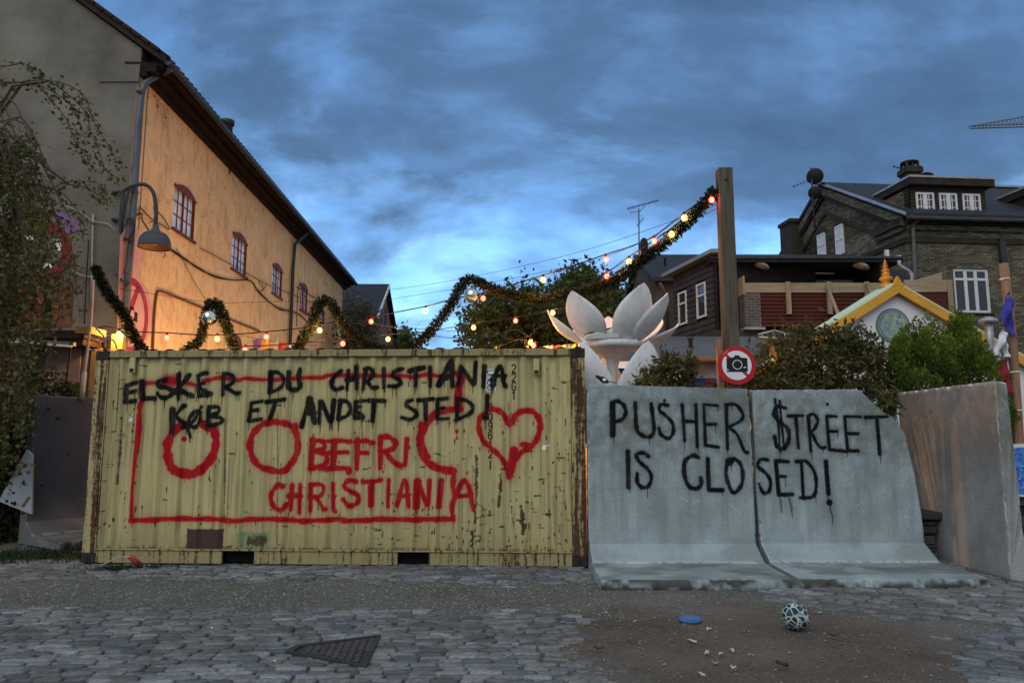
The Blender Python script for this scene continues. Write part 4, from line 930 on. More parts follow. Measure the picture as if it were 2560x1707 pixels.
    # cables across the wall
    def cable(pts, r, mat=M['cable']):
        q = MB(); q.tube(crom([fpx(u, v, 0.03) for u, v in pts], 6), r, 6); q.build('cable', mat, t0)
    k = .2806; V_ = lambda a, b: (240 + a * k, 620 + b * k)
    for dz in (0, 5, -4): cable([V_(655, 15 + dz), V_(760, 85 + dz), V_(900, 180 - dz), V_(1040, 250 + dz), V_(1200, 285), V_(1365, 292), V_(1440, 390 + dz), V_(1560, 500), V_(1640, 545 + dz), V_(1710, 560), V_(1800, 590), V_(1880, 660)], 0.016)
    cable([V_(492, 905), V_(505, 600), V_(525, 420), V_(545, 385), V_(600, 395), V_(760, 460), V_(980, 550), V_(1160, 625), V_(1450, 742)], 0.026, simple('brown_pipe', (0.16, 0.075, 0.05), 0.7))
    cable([V_(915, 0), V_(1200, 150), V_(1350, 235), V_(1500, 315), V_(1720, 405), V_(1960, 505)], 0.009)
    cable([V_(1780, 700), V_(1790, 400), V_(1820, 300)], 0.012); cable([V_(1780, 345), V_(1860, 395), V_(1985, 465), V_(2200, 580)], 0.012)
    cable([(344, 516), (372, 545), (400, 562), (420, 573), (405, 545), (380, 520)], 0.010); cable([(334, 540), (350, 533), (352, 550), (368, 575), (378, 590)], 0.012)
    cable([V_(700, 0), V_(800, 180), V_(900, 360), V_(965, 465)], 0.005)
    cable([V_(1430, 390), V_(1480, 375), V_(1510, 320)], 0.01); cable([V_(1440, 300), V_(1475, 340), V_(1480, 380)], 0.01)
    # no-photography sign painted on the corner in pink
    pink = simple('pale_pink_paint', (0.66, 0.36, 0.36), 0.9, 0.25, 2); mag = simple('magenta_paint', (0.42, 0.05, 0.10), 0.85, 0.4, 3); cm = simple('black_mural_paint', (0.025, 0.02, 0.022), 0.8)
    mb = MB(); px_ = [(300, 590), (322, 560), (345, 575), (362, 612), (350, 660), (352, 700), (372, 730), (380, 780), (372, 840), (352, 872), (290, 872)]
    mb.prism([fpx(u, v, 0.003) for u, v in px_], hn * 0.003); mb.build('mural_ground', pink, t0)
    cs, cz = 0.24, (fac(325, 714)[1] + fac(335, 868)[1]) / 2; rr = 0.62
    mb = MB(); A_ = np.linspace(R(-115), R(118), 40); flat_ribbon(mb, [fp(cs + rr * math.cos(a), cz + rr * 1.02 * math.sin(a)) for a in A_], 0.14, hn, 0.008); flat_ribbon(mb, [fp(cs + 0.22, cz + 0.58), fp(cs - .02, cz + 0.12), fp(cs - 0.23, cz - 0.3)], 0.14, hn, 0.008); mb.build('mural_ring', mag, t0)
    mb = MB(); b0 = [fac(317, 773), fac(342, 782), fac(341, 806), fac(316, 795)]
    mb.prism([fp(a, b, 0.0125) for a, b in b0], hn * 0.003); mb.prism([fp(a, b, 0.0125) for a, b in (fac(323, 765), fac(333, 768), fac(333, 776.5), fac(323, 773.6))], hn * 0.003); mb.build('mural_camera', cm, t0)
    mb = MB(); c1 = fac(328.5, 786.5); mb.prism([fp(c1[0] + 0.075 * math.cos(a), c1[1] + 0.085 * math.sin(a), 0.017) for a in np.linspace(0, 2 * math.pi, 20, endpoint=False)], hn * 0.002); mb.build('mural_lens', pink, t0)
    # murals on the gable, mostly behind the birch
    Yg = 12.985; g = lambda u, v: at(u, v, Yg)
    def patch(name, px, mat, y=0.0): q = MB(); q.prism([g(u, v) - Vector((0, y, 0)) for u, v in px], (0, -0.003, 0)); return q.build(name, mat, t0)
    patch('mural_panel', [(-20, 690), (60, 705), (182, 704), (178, 815), (90, 822), (-20, 826)], simple('brown_mural_paint', (0.14, 0.07, 0.045), 0.9, 0.4, 2))
    dr = simple('dark_red_mural_paint', (0.24, 0.025, 0.035), 0.85, 0.4, 2)
    patch('mural_shape', [(20, 690), (60, 700), (75, 740), (112, 760), (108, 782), (75, 785), (50, 760), (28, 745)], dr, 0.005)
    mb = MB(); flat_ribbon(mb, [at(112 + 55 * math.cos(a), 625 + 60 * math.sin(a), Yg) for a in np.linspace(-2.2, 2.2, 30)], 0.17, (0, -1, 0), 0.002); mb.build('mural_ring', dr, t0)
    patch('mural_skull', [(138, 600), (150, 595), (156, 612), (150, 628), (138, 622)], M['white']); patch('mural_skull', [(108, 655), (122, 650), (134, 664), (128, 678), (110, 680)], M['white']); patch('mural_skull', [(62, 590), (80, 588), (84, 600), (66, 604)], M['white'])
    patch('mural_patch', [(118, 532), (140, 528), (170, 535), (198, 556), (200, 575), (172, 584), (150, 575), (130, 555)], simple('purple_mural_paint', (0.22, 0.13, 0.28), 0.9, 0.4, 4))
    mb = MB()
    for px in ([(18, 706), (34, 712), (32, 735), (24, 748)], [(62, 705), (55, 735), (48, 755), (58, 770)], [(58, 752), (75, 745), (95, 750), (105, 768)]): flat_ribbon(mb, crom([g(u, v) for u, v in px], 5), 0.045, (0, -1, 0), 0.010)
    mb.build('mural_script', simple('ochre_mural_paint', (0.30, 0.19, 0.06), 0.8), t0)
    # conduits on the gable
    for px, r in (([(233, 535), (230, 650), (229, 780)], 0.014), ([(222, 600), (216, 700), (211, 810)], 0.010), ([(165, 515), (200, 530), (232, 552), (270, 560), (290, 580)], 0.008), ([(170, 670), (210, 690), (250, 690)], 0.007)):
        mb = MB(); mb.tube(crom([at(u, v, 12.95) for u, v in px], 5), r, 6); mb.build('conduit', M['cable_pale'] if r != 0.010 else M['cable'], t0)
    mb = MB(); mb.tube([at(288, 685, 12.93), at(306, 702, 12.75), at(317, 710, 12.75)], 0.02, 8); mb.lathe([(0.04, -.04), (0.05, 0), (0.04, .04)], at(317, 710, 12.75), 10); mb.build('cable_anchor', M['dark_metal'], t0)
build_house()

def build_wall_lamp():
    Y = 12.82; q = lambda px: [at(u, v, Y) for u, v in px]
    t0 = thing('street_lamp', tuple(at(308, 545, 12.95)), 'dark iron street lamp with curled bracket and dome shade on the house corner', 'street lamp')
    mb = MB(); mb.tube(crom(q([(302, 484), (318, 472), (340, 463), (358, 461), (373, 468), (384, 484), (389, 510), (390, 540), (388, 574)]), 6), 0.034, 10)
    mb.tube(crom(q([(308, 480), (304, 520), (301, 565), (304, 588), (312, 598), (324, 595), (332, 578), (334, 560), (330, 547), (323, 545), (317, 553), (319, 562)]), 6), [0.03] * 60 + [0.022] * 7, 10)
    mb.tube(crom(q([(335, 462), (322, 480), (314, 510), (310, 545)]), 6), 0.02, 8)
    mb.build('bracket', M['dark_metal'], t0)
    mb = MB(); mb.tube(q([(309, 474), (304, 592)]), 0.026, 8)
    for a, b in (((284, 482), (322, 474)), ((284, 549), (308, 549))): mb.tube([at(*a, 12.97), at(*b, Y)], 0.022, 8); mb.lathe([(0.035, -.03), (0.04, 0), (0.035, .03)], at(*a, 12.96), 10)
    mb.build('wall_mount', M['dark_metal'], t0)
    c = at(386, 620, Y); mb = MB(); pr = [(0.275, 0.0), (0.27, 0.03), (0.268, 0.06), (0.26, 0.12), (0.235, 0.19), (0.19, 0.25), (0.13, 0.285), (0.075, 0.30), (0.07, 0.34), (0.05, 0.35), (0.05, 0.42)]
    mb.lathe(pr, c, 32, 0, None, True, False); sh = mb.build('lamp_shade', simple('lamp_enamel', (0.07, 0.085, 0.095), 0.45, 0.3, 5), t0, solid=0.008)
    mb = MB(); mb.lathe([(0.255, 0.02), (0.25, 0.07), (0.2, 0.17), (0.1, 0.24), (0.03, 0.25)], c, 28, 0, None, True, False); mb.build('reflector', simple('copper_reflector', (0.45, 0.25, 0.14), 0.5), sh)
    mb = MB(); mb.ball(c + Vector((0, 0, 0.13)), 0.06, 8, 0, 1.3); mb.build('lamp_bulb', M['white'], sh)
build_wall_lamp()

# ------------------------------------------------------------------ lean-to, post and clutter between house and container
def build_shack():
    t0 = thing('lean_to_shed', tuple(at(100, 960, 12.2) * 1), 'low plastered lean-to shed with a flat roof under the gable, behind the birch', 'shed')
    Y = 12.25
    a = at(-60, 870, Y); b = at(236, 870, Y); zt = a.z
    pl = simple('pale_shed_plaster', (0.36, 0.285, 0.285), 0.9, 0.35, 1.6)
    br = simple('brown_shed_plaster', (0.20, 0.16, 0.10), 0.9, 0.4, 1.5)
    m1 = at(118, 870, Y).x; m2 = at(203, 870, Y).x; m3 = at(228, 870, Y).x
    mb = MB(); mb.obox((m1, Y, 0), (m2 - m1, 0, 0), (0, 0.2, 0), (0, 0, zt)); mb.build('wall', pl, t0)
    mb = MB(); mb.obox((a.x - 1, Y + 0.03, 0), (m1 - a.x + 1, 0, 0), (0, 0.2, 0), (0, 0, zt)); mb.build('wall', br, t0)
    mb = MB(); mb.obox((m2, Y + 0.02, 0), (m3 - m2, 0, 0), (0, 0.1, 0), (0, 0, zt)); mb.build('door_edge', simple('blue_grey_paint', (0.10, 0.14, 0.21), 0.7), t0)
    mb = MB(); mb.obox((m3, Y + 0.01, 0), (0.16, 0, 0), (0, 0.1, 0), (0, 0, zt)); mb.build('door_post', simple('bare_timber', (0.42, 0.3, 0.16), 0.8), t0)
    zr = at(100, 826, 11.75).z; zb = at(100, 845, 11.75).z
    mb = MB(); mb.obox((a.x - 1, 11.75, zb), (at(212, 826, 11.75).x - a.x + 1, 0, 0), (0, 1.24, 0), (0, 0, zr - zb)); mb.obox((a.x - 1, 11.8, zt), (at(205, 826, 11.75).x - a.x + 1, 0, 0), (0, 1.1, 0), (0, 0, zb - zt)); 
    mb.build('roof', simple('shed_fascia', (0.075, 0.045, 0.035), 0.8, 0.4, 3), t0)
    mb = MB(); mb.obox((a.x - 1, 11.72, zr - 0.005), (at(212, 826, 11.75).x - a.x + 1, 0, 0), (0, 0.9, 0), (0, 0, 0.02)); mb.build('roof_edge', M['galv'], t0)
    p0 = at(190, 816, 11.7); p1 = at(224, 833, 11.7)
    mb = MB(); mb.obox((p0.x, 11.68, p1.z), (p1.x - p0.x, 0, 0), (0, 0.5, 0), (0, 0, p0.z - p1.z)); mb.build('beam_end', simple('beam_timber', (0.45, 0.28, 0.10), 0.8), t0)
    mb = MB(); mb.bar(at(-30, 846, 11.6), at(187, 861, 11.6), 0.07, 0.06); f = mb.build('tube_light', M['galv'], t0)
    mb = MB(); mb.tube([at(-30, 851, 11.55), at(180, 866, 11.55)], 0.018, 8); mb.build('glass_tube', M['white'], f)
    mb = MB(); mb.obox(at(106, 948, 12.2), (0.09, 0, 0), (0, 0.05, 0), (0, 0, 0.13)); mb.build('switch_box', simple('orange_box', (0.62, 0.28, 0.08), 0.7), t0)
    mb = MB(); mb.bar(at(165, 968, 12.2), at(166, 948, 12.2), 0.07, 0.03); mb.build('board_stub', simple('tan_board', (0.40, 0.30, 0.16), 0.8), t0)
    p = MB(); p.tube(crom([at(u, v, 11.35) for u, v in ((233, 700), (229, 780), (219, 870), (211, 930), (205, 990))], 5), 0.022, 8); p.tube([at(211, 930, 11.35), at(204, 1000, 11.35)], 0.034, 8)
    solo(p, 'conduit_pole', M['cable_pale'], 'thin bent white conduit pole rising beside the container and the lean-to', 'pole')
    q = MB(); a = at(297, 836, 12.26); q.box((a.x, 12.26, a.z / 2), (0.19, 0.1, a.z)); solo(q, 'timber_post', simple('yellow_post_timber', (0.62, 0.43, 0.16), 0.8, 0.3, 4), 'short yellow lit timber post with a bulb behind the container corner', 'post', None, 0.006)
    q = MB()
    for px in ([(240, 820), (262, 845), (262, 868)], [(226, 846), (262, 845), (285, 852), (292, 872)], [(248, 862), (252, 850), (268, 846)], [(220, 870), (228, 876), (240, 874)]): q.tube(crom([at(u, v, 11.6) for u, v in px], 6), 0.014, 6)
    solo(q, 'loose_cable', M['cable_pale'], 'tangle of pale cables looped above the left end of the container', 'cables')
    q = MB(); a = at(238, 872, 12.45); b = at(286, 848, 12.45); q.obox((a.x, 12.45, 0), (b.x - a.x, 0, 0), (0, 0.4, 0), (0, 0, b.z)); solo(q, 'cupboard', simple('yellowed_board', (0.5, 0.36, 0.14), 0.8, 0.4, 3), 'yellowish board cupboard standing behind the lit timber post', 'cupboard')
build_shack()

# white board propped behind the dark barrier
q = MB(); q.prism([at(u, v, 10.75) for u, v in ((-4, 1252), (66, 1124), (80, 1136), (79, 1285), (30, 1266))], (0.0, 0.04, 0)); o_ = solo(q, 'white_board', simple('weathered_white_board', (0.42, 0.46, 0.52), 0.6, 0.25, 2), 'white triangular board with two bolt holes leaning by the dark barrier', 'board')
q = MB()
for u, v in ((17, 1252), (30, 1257)): c = at(u, v, 10.745); q.prism([c + Vector((0.02 * math.cos(a), 0, 0.02 * math.sin(a))) for a in np.linspace(0, 6.28, 12, endpoint=False)], (0, -0.004, 0))
q.build('bolt_hole', M['black'], o_)
q = MB(); q.prism([at(u, v, 10.742) for u, v in ((52, 1266), (70, 1240), (75, 1242), (58, 1268))], (0, -0.003, 0)); q.build('stripe', simple('orange_stripe', (0.3, 0.13, 0.05), 0.7), o_)

# ------------------------------------------------------------------ foliage
def bush_leaves(poly, Y0, Y1, ncl, per, rad, size, seed, aspect=0.5, flat=1.0, up=0.3, zmin=0.0):
    g = np.random.default_rng(seed); us = [p[0] for p in poly]; vs = [p[1] for p in poly]; C = []
    while len(C) < ncl:
        u = g.uniform(min(us), max(us), 400); v = g.uniform(min(vs), max(vs), 400); k = in_poly(u, v, poly)
        for a, b in zip(u[k], v[k]):
            p = at(a, b, g.uniform(Y0, Y1)); C.append((p.x, p.y, p.z))
    C = np.array(C[:ncl]); r = rad * g.uniform(0.5, 1.3, ncl)
    P = np.repeat(C, per, 0) + g.normal(size=(ncl * per, 3)) * np.repeat(r, per)[:, None] * np.array([1, 1, flat]) * 0.55
    P = P[P[:, 2] > zmin]; s = size * g.uniform(0.4, 1.5, len(P))
    V, Q, T = leaves(P, s, seed, aspect, None, 1, up); tc = g.random(ncl)
    tone = np.clip(T * 0.55 + 0.45 * vn(np.repeat(P[:, 0], 4) * 1.7, np.repeat(P[:, 2], 4) * 1.7, seed), 0, 1)
    return V, Q, tone, C
def limbs(mb, base, C, n, r0, seed, wob=0.15):
    g = np.random.default_rng(seed); base = Vector(base)
    for i in g.choice(len(C), min(n, len(C)), False):
        c = Vector(C[i]); m = base.lerp(c, 0.5) + Vector(g.normal(0, wob, 3)); st = base.lerp(Vector((base.x, base.y, c.z)), g.uniform(0.1, 0.45))
        mb.tube(crom([st, m, c], 5), [r0 * (1 - k / 11 * 0.85) for k in range(11)], 6)
def tree(name, poly, Y0, Y1, ncl, per, rad, size, seed, mat, base, label, cat, group=None, tr=0.18, nl=14, aspect=0.55):
    t0 = thing(name, base, label, cat, group); V, Q, T, C = bush_leaves(poly, Y0, Y1, ncl, per, rad, size, seed, aspect)
    np_obj('crown', V, Q, mat, t0, None, {'tone': T})
    mb = MB(); top = C[:, 2].mean(); b = Vector(base); mb.tube([b, b + Vector((0.05, 0, top * 0.5)), Vector((C[:, 0].mean(), C[:, 1].mean(), top))], [tr, tr * 0.75, tr * 0.3], 9)
    limbs(mb, (C[:, 0].mean(), C[:, 1].mean(), top * 0.8), C, nl, tr * 0.3, seed); mb.build('trunk', simple(name + '_bark', (0.07, 0.055, 0.045), 0.9, 0.5, 9), t0)
lm_dark = leafmat('dark_leaves', (0.018, 0.026, 0.010), (0.04, 0.055, 0.018), (0.085, 0.10, 0.032))
lm_mid = leafmat('tree_leaves', (0.022, 0.034, 0.012), (0.05, 0.075, 0.024), (0.10, 0.13, 0.04))
lm_birch = leafmat('birch_leaves', (0.03, 0.036, 0.014), (0.065, 0.076, 0.03), (0.13, 0.135, 0.055))
tree('leafy_tree', [(1175, 822), (1170, 790), (1195, 760), (1235, 738), (1290, 728), (1350, 732), (1420, 750), (1500, 745), (1560, 770), (1540, 880), (1430, 900), (1225, 900), (1200, 850), (1150, 845)], 17.5, 20.5, 190, 90, 0.42, 0.14, 41, lm_dark, (0.4, 19, 0), 'dark bushy tree in the courtyard behind the middle of the garland', 'tree', 'trees behind the container')
tree('leafy_tree', [(1375, 745), (1395, 715), (1410, 695), (1440, 685), (1475, 690), (1500, 712), (1545, 725), (1570, 760), (1560, 800), (1400, 800)], 24, 27, 100, 90, 0.5, 0.18, 42, lm_mid, (3.0, 25.5, 0), 'taller mid green tree rising behind the dark bushy tree', 'tree', 'trees behind the container')
tree('leafy_tree', [(868, 790), (885, 762), (915, 765), (928, 800), (935, 880), (868, 880)], 29, 31, 40, 80, 0.5, 0.16, 43, leafmat('grey_green_leaves', (0.03, 0.04, 0.03), (0.07, 0.085, 0.06), (0.13, 0.14, 0.10)), (-6.4, 30, 0), 'small grey green tree between the ochre house and the far red gable', 'tree', 'trees behind the container', 0.1, 8)

def build_birch():
    t0 = thing('birch_tree', (-8.3, 10.4, 0), 'weeping birch with drooping leafy strands at the left edge', 'tree')
    g = np.random.default_rng(77); mb = MB(); LP = []; LS = []
    root = Vector((-8.3, 10.4, 0)); top = Vector((-8.2, 10.3, 6.5))
    mb.tube(crom([root, Vector((-8.25, 10.4, 2.5)), Vector((-8.2, 10.35, 4.6)), top], 6), [0.17 - 0.006 * k for k in range(19)], 10)
    k = .3827
    arcs = [[(-60, 240), (0, 209), (50, 207), (100, 215), (140, 235), (176, 260), (195, 300), (210, 345)], [(-40, 215), (50, 206), (105, 200), (140, 205), (172, 214), (205, 235), (222, 265), (232, 300), (262, 350), (285, 385), (303, 414)], [(95, 206), (125, 248), (160, 290), (178, 325), (190, 360), (214, 385), (230, 426)], [(126, 203), (180, 245), (216, 285), (226, 325), (248, 380), (268, 430), (300, 448)],
            [(-60, 170), (20, 165), (60, 160), (95, 180), (92, 190)], [(-40, 380), (60, 440), (120, 470), (170, 455), (230, 455), (265, 475), (275, 500)], [(-60, 330), (20, 300), (70, 320), (85, 370), (95, 420)], [(100, 470), (150, 480), (190, 520), (210, 560), (205, 600)], [(170, 460), (215, 470), (250, 490), (262, 495)]]
    for px in arcs:
        Yb = g.uniform(9.5, 10.4); P = crom([at(u, v, Yb) for u, v in px], 6)
        st = P[0]; mb.tube([top.lerp(root, g.uniform(0.1, 0.4)), st.lerp(top, .3), st], [0.03, 0.02, 0.012], 6); mb.tube(P, [0.011 * (1 - 0.75 * i / len(P)) for i in range(len(P))], 5)
        for i in range(4, len(P)):
            for _ in range(4 if i > len(P) * 0.45 else 2):
                if g.random() < 0.9: LP.append(P[i] + Vector(g.normal(0, 0.045, 3)) - Vector((0, 0, 0.03))); LS.append(g.uniform(0.045, 0.08))
    poly = [(-70, 300), (0, 318), (40, 322), (75, 335), (110, 400), (140, 440), (165, 480), (190, 540), (200, 600), (195, 680), (165, 735), (135, 765), (125, 810), (140, 860), (120, 900), (105, 960), (92, 1010), (75, 1060), (40, 1110), (0, 1140), (-70, 1150)]
    us, vs = zip(*poly); n = 0
    while n < 175:
        u = g.uniform(-70, 205); v = g.uniform(300, 1130)
        if not in_poly(np.array([u]), np.array([v]), poly)[0]: continue
        n += 1; p = at(u, v, g.uniform(9.3, 10.8)); L_ = g.uniform(0.3, 0.9); q = [p]
        dx = g.normal(0, 0.12)
        for s_ in range(6): q.append(q[-1] + Vector((dx * L_ / 6 + g.normal(0, .012), g.normal(0, .01), -L_ / 6)))
        mb.tube(q, [0.006 - 0.0007 * i for i in range(7)], 4)
        if n % 3 == 0: mb.tube(crom([top.lerp(root, g.uniform(0.15, 0.7)), top.lerp(p, 0.55) + Vector((0, 0, .3)), p], 5), [0.02 - 0.0013 * i for i in range(11)], 5)
        for pp in q:
            for _ in range(int(3 + 4 * (u < 140) + 3 * (u < 70))): LP.append(pp + Vector(g.normal(0, 0.07, 3))); LS.append(g.uniform(0.05, 0.09))
    P = np.array([tuple(p) for p in LP]); V, Q, T = leaves(P, np.array(LS), 4, 0.7, (0, 0, -0.6), 1.0)
    tone = np.clip(0.6 * T + 0.4 * vn(np.repeat(P[:, 0], 4) * 2, np.repeat(P[:, 2], 4) * 2, 8), 0, 1)
    np_obj('crown', V, Q, lm_birch, t0, None, {'tone': tone}); mb.build('trunk', simple('birch_bark', (0.09, 0.07, 0.055), 0.9, 0.5, 8), t0)
build_birch()
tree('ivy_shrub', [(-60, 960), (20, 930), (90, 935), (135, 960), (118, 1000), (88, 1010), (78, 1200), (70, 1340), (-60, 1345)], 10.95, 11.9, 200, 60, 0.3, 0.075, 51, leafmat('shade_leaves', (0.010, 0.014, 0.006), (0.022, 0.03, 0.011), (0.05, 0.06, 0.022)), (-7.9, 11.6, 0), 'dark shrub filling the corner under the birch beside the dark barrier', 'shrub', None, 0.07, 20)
tree('creeper', [(140, 985), (150, 965), (200, 958), (208, 975), (200, 990)], 11.4, 11.7, 26, 30, 0.10, 0.06, 52, lm_mid, (-7.0, 11.55, 1.9), 'small green creeper on top of the dark barrier below the plastered wall', 'plant', None, 0.012, 6)

# ------------------------------------------------------------------ background beyond the courtyard
def build_far():
    t0 = thing('red_gable_house', (-10, 39, 0), 'distant house with a dark slate roof and a reddish gable', 'house')
    X1 = -6.85; X0 = -16; Ye0, Ye1, Yr = 36.0, 42.0, 39.0; ez, rz = 7.5, 9.55
    brk = brickmat('far_red_brick', (0, 1, 0), (0.27, 0.13, 0.10), (0.22, 0.10, 0.08), (0.2, 0.15, 0.12), 0.24, 0.08, 0.01, 0.2, 0.4)
    mb = MB(); mb.prism([(X1, Ye0, 0), (X1, Ye1, 0), (X1, Ye1, ez), (X1, Yr, rz), (X1, Ye0, ez)], (X0 - X1, 0, 0)); mb.build('wall', brk, t0)
    sl_ = simple('far_slate', (0.028, 0.032, 0.045), 0.7, 0.3, 1); mb = MB()
    mb.prism([(X1 + 0.25, Ye0 - 0.4, ez - 0.22), (X1 + .25, Yr, rz + 0.06), (X1 + .25, Yr, rz + 0.2), (X1 + .25, Ye0 - 0.4, ez - 0.08)], (X0 - X1, 0, 0)); mb.prism([(X1 + .25, Ye1 + 0.4, ez - 0.22), (X1 + .25, Yr, rz + 0.06), (X1 + .25, Yr, rz + 0.2), (X1 + .25, Ye1 + 0.4, ez - 0.08)], (X0 - X1, 0, 0)); mb.build('roof', sl_, t0)
    mb = MB(); mb.prism([(X1 + .255, Ye0 - 0.42, ez - 0.3), (X1 + .255, Yr, rz - 0.02), (X1 + .255, Yr, rz + 0.2), (X1 + .255, Ye0 - .42, ez - .08)], (0.05, 0, 0)); mb.build('verge_board', M['white_wood'], t0)
    for y in (38.4, 39.6): mb = MB(); mb.box((X1 + 0.02, y, 8.0), (0.06, 0.35, 0.9)); mb.build('window', M['black'], t0)
    mb = MB(); mb.box((X1 - 1.2, Ye0 - 0.05, 5.9), (1.3, 0.06, 1.2)); mb.build('window', M['black'], t0)
    q = MB(); Y = 60.0; a = at(966, 851, Y); b = at(1062, 872, Y); q.prism([(a.x, Y, b.z - 3), (b.x, Y, b.z - 3), (b.x, Y, b.z), (at(1030, 850, Y).x, Y + 4, a.z), (at(972, 850, Y).x, Y + 4, a.z), (a.x, Y, b.z)], (0, 6, 0)); q.obox((a.x, Y + .5, 0), (b.x - a.x, 0, 0), (0, 5, 0), (0, 0, b.z - 3.01)); solo(q, 'grey_roofed_hall', simple('pale_grey_roof', (0.22, 0.25, 0.30), 0.7, 0.2, .5), 'far low hall with a pale grey roof just above the container', 'building')
    tree('distant_tree', [(985, 850), (990, 838), (1000, 835), (1012, 842), (1022, 840), (1030, 852), (1020, 862), (985, 862)], 68, 72, 14, 70, 0.9, 0.45, 61, lm_mid, (-10.0, 70, 0), 'small far tree showing above the pale grey hall roof', 'tree', None, 0.3, 4)
build_far()

# ------------------------------------------------------------------ garland, baubles, festoon lights, wires
def build_garland():
    px = [(238, 668, 12.3), (252, 700, 12.2), (272, 738, 12.1), (300, 772, 12.0), (318, 805, 12.0), (332, 838, 12.0), (352, 868, 12), (385, 905, 12), (430, 905, 12), (473, 872, 12), (500, 850, 12), (509, 816, 12), (520, 772, 12), (532, 755, 12), (549, 769, 12), (560, 800, 12), (571, 828, 12), (584, 866, 12), (620, 920, 12), (690, 920, 12), (739, 874, 12), (759, 844, 12), (780, 811, 12), (792, 771, 12), (807, 752, 12), (826, 757, 12), (843, 783, 12), (858, 812, 12), (886, 834, 12), (909, 854, 12), (943, 872, 12), (989, 878, 12), (1035, 862, 12), (1065, 841, 12), (1088, 813, 12), (1112, 785, 12), (1131, 756, 12), (1147, 726, 12), (1160, 705, 12), (1175, 698, 12), (1198, 705, 12), (1230, 721, 12), (1265, 733, 11.9), (1299, 742, 11.8), (1333, 749, 11.7), (1368, 749, 11.6), (1412, 738, 11.4), (1470, 727, 11.2), (1527, 707, 11.0), (1573, 675, 10.8), (1604, 651, 10.7), (1642, 624, 10.55), (1672, 598, 10.45), (1700, 573, 10.35), (1735, 540, 10.25), (1762, 507, 10.18), (1790, 474, 10.12)]
    P = crom([at(u, v, Y) for u, v, Y in px], 10); g = np.random.default_rng(3)
    t0 = thing('evergreen_garland', tuple(P[0]), 'long evergreen garland looping above the container up to the tall wooden post', 'garland')
    mb = MB(); mb.tube(P, 0.022, 6); mb.build('rope', simple('garland_rope', (0.03, 0.025, 0.015), 0.9), t0)
    LP = []; AX = []
    for i in range(len(P) - 1):
        d = P[i + 1] - P[i]; n = int(d.length * 1500)
        thick = 1.0 - 0.35 * (0.5 + 0.5 * math.sin(i * 0.9)) * (i % 3 == 0)
        if 95 < i < 125: thick *= 0.75
        for _ in range(n):
            f = g.random(); r = Vector(g.normal(size=3)); r -= d.normalized() * r.dot(d.normalized()); r.normalize()
            LP.append(tuple(P[i] + d * f + r * g.uniform(0.0, 0.066) * thick)); AX.append(tuple(r + d.normalized() * g.normal(0, 0.5)))
    LP = np.array(LP); V, Q, T = leaves(LP, g.uniform(0.04, 0.08, len(LP)), 3, 0.38, np.array(AX), 0.35)
    np_obj('greenery', V, Q, leafmat('garland_needles', (0.008, 0.014, 0.008), (0.02, 0.03, 0.015), (0.05, 0.06, 0.028)), t0, None, {'tone': T})
    return P
GP = build_garland()
chrome = NT('mirror_ball_glass'); chrome.col((0.62, 0.72, 0.62)); chrome.b.inputs['Metallic'].default_value = 1.0; chrome.rough(0.06)
for u, v, r, lab in ((523, 795, 0.125, 'silvery green mirror bauble under the narrow garland peak by the ochre house'), (1180, 739, 0.122, 'mirror bauble hanging under the high garland arch beside a red bulb')):
    c = at(u, v, 11.82); q = MB(); q.ball(c, r, 16); b = solo(q, 'bauble', chrome.mat, lab, 'bauble', 'mirror baubles on the garland')
    q = MB(); q.tube([c + Vector((0, 0, r - 0.005)), c + Vector((0, 0.02, r + 0.03))], 0.018, 8); q.tube([c + Vector((0, 0.02, r + .03)), c + Vector((0, 0.12, r + 0.12))], 0.004, 5); q.build('cap', M['dark_metal'], b)

def bulbmat(name, core, rim, s):
    t = NT(name); lw = t.n('ShaderNodeLayerWeight'); lw.inputs[0].default_value = 0.45
    t.l(t.mix(lw.outputs['Facing'], core, rim), t.b.inputs['Emission Color']); t.b.inputs['Emission Strength'].default_value = s; t.col(rim); return t.mat
BY = bulbmat('yellow_bulb', (1.0, 0.50, 0.10), (1.0, 0.26, 0.012), 7); BR = bulbmat('red_bulb', (1.0, 0.16, 0.09), (1.0, 0.016, 0.010), 5.0)
LAMP = {}
for k_, c_, e_ in (('y', (1.0, 0.46, 0.10), 26), ('r', (1.0, 0.05, 0.03), 6), ('w', (1.0, 0.58, 0.22), 130), ('s', (1.0, 0.50, 0.2), 150)):  # w and s: lamps of the added unseen bulbs
    l_ = bpy.data.lights.new('filament_' + k_, 'POINT'); l_.color = c_; l_.energy = e_; l_.shadow_soft_size = 0.03; LAMP[k_] = l_
def string(px, bulbs, label, r=0.010, group='festoon light strings over the courtyard'):
    P = crom([at(*p) for p in px], 8); t0 = thing('string_lights', tuple(P[0]), label, 'string lights', group)
    mb = MB(); mb.tube(P, r, 6); mb.build('cable', M['cable'], t0)
    for u, v, Y, c in bulbs:
        b = at(u, v, Y); n = min(P, key=lambda p: (p - b - Vector((0, 0, .08))).length); s = MB(); a = b + Vector((0, 0, 0.055))
        s.tube([b + Vector((0, 0, 0.032)), a + Vector((0, 0, .025))], 0.021, 8); s.tube([a + Vector((0, 0, .02)), n], 0.007, 5); so_ = s.build('socket', M['black'] if c != 'r' else simple('red_socket', (0.10, 0.01, 0.01), 0.6), t0)
        s = MB(); s.lathe([(0.002, -0.050), (0.021, -0.045), (0.036, -0.028), (0.041, -0.007), (0.037, 0.012), (0.026, 0.028), (0.017, 0.038)], b, 14); bo = s.build('bulb', BR if c == 'r' else BY, so_); bo.visible_shadow = False      # glass lets its filament shine out
        fo = bpy.data.objects.new('filament', LAMP[c]); COL.objects.link(fo); fo.parent = t0; fo.location = b - Vector(P[0])
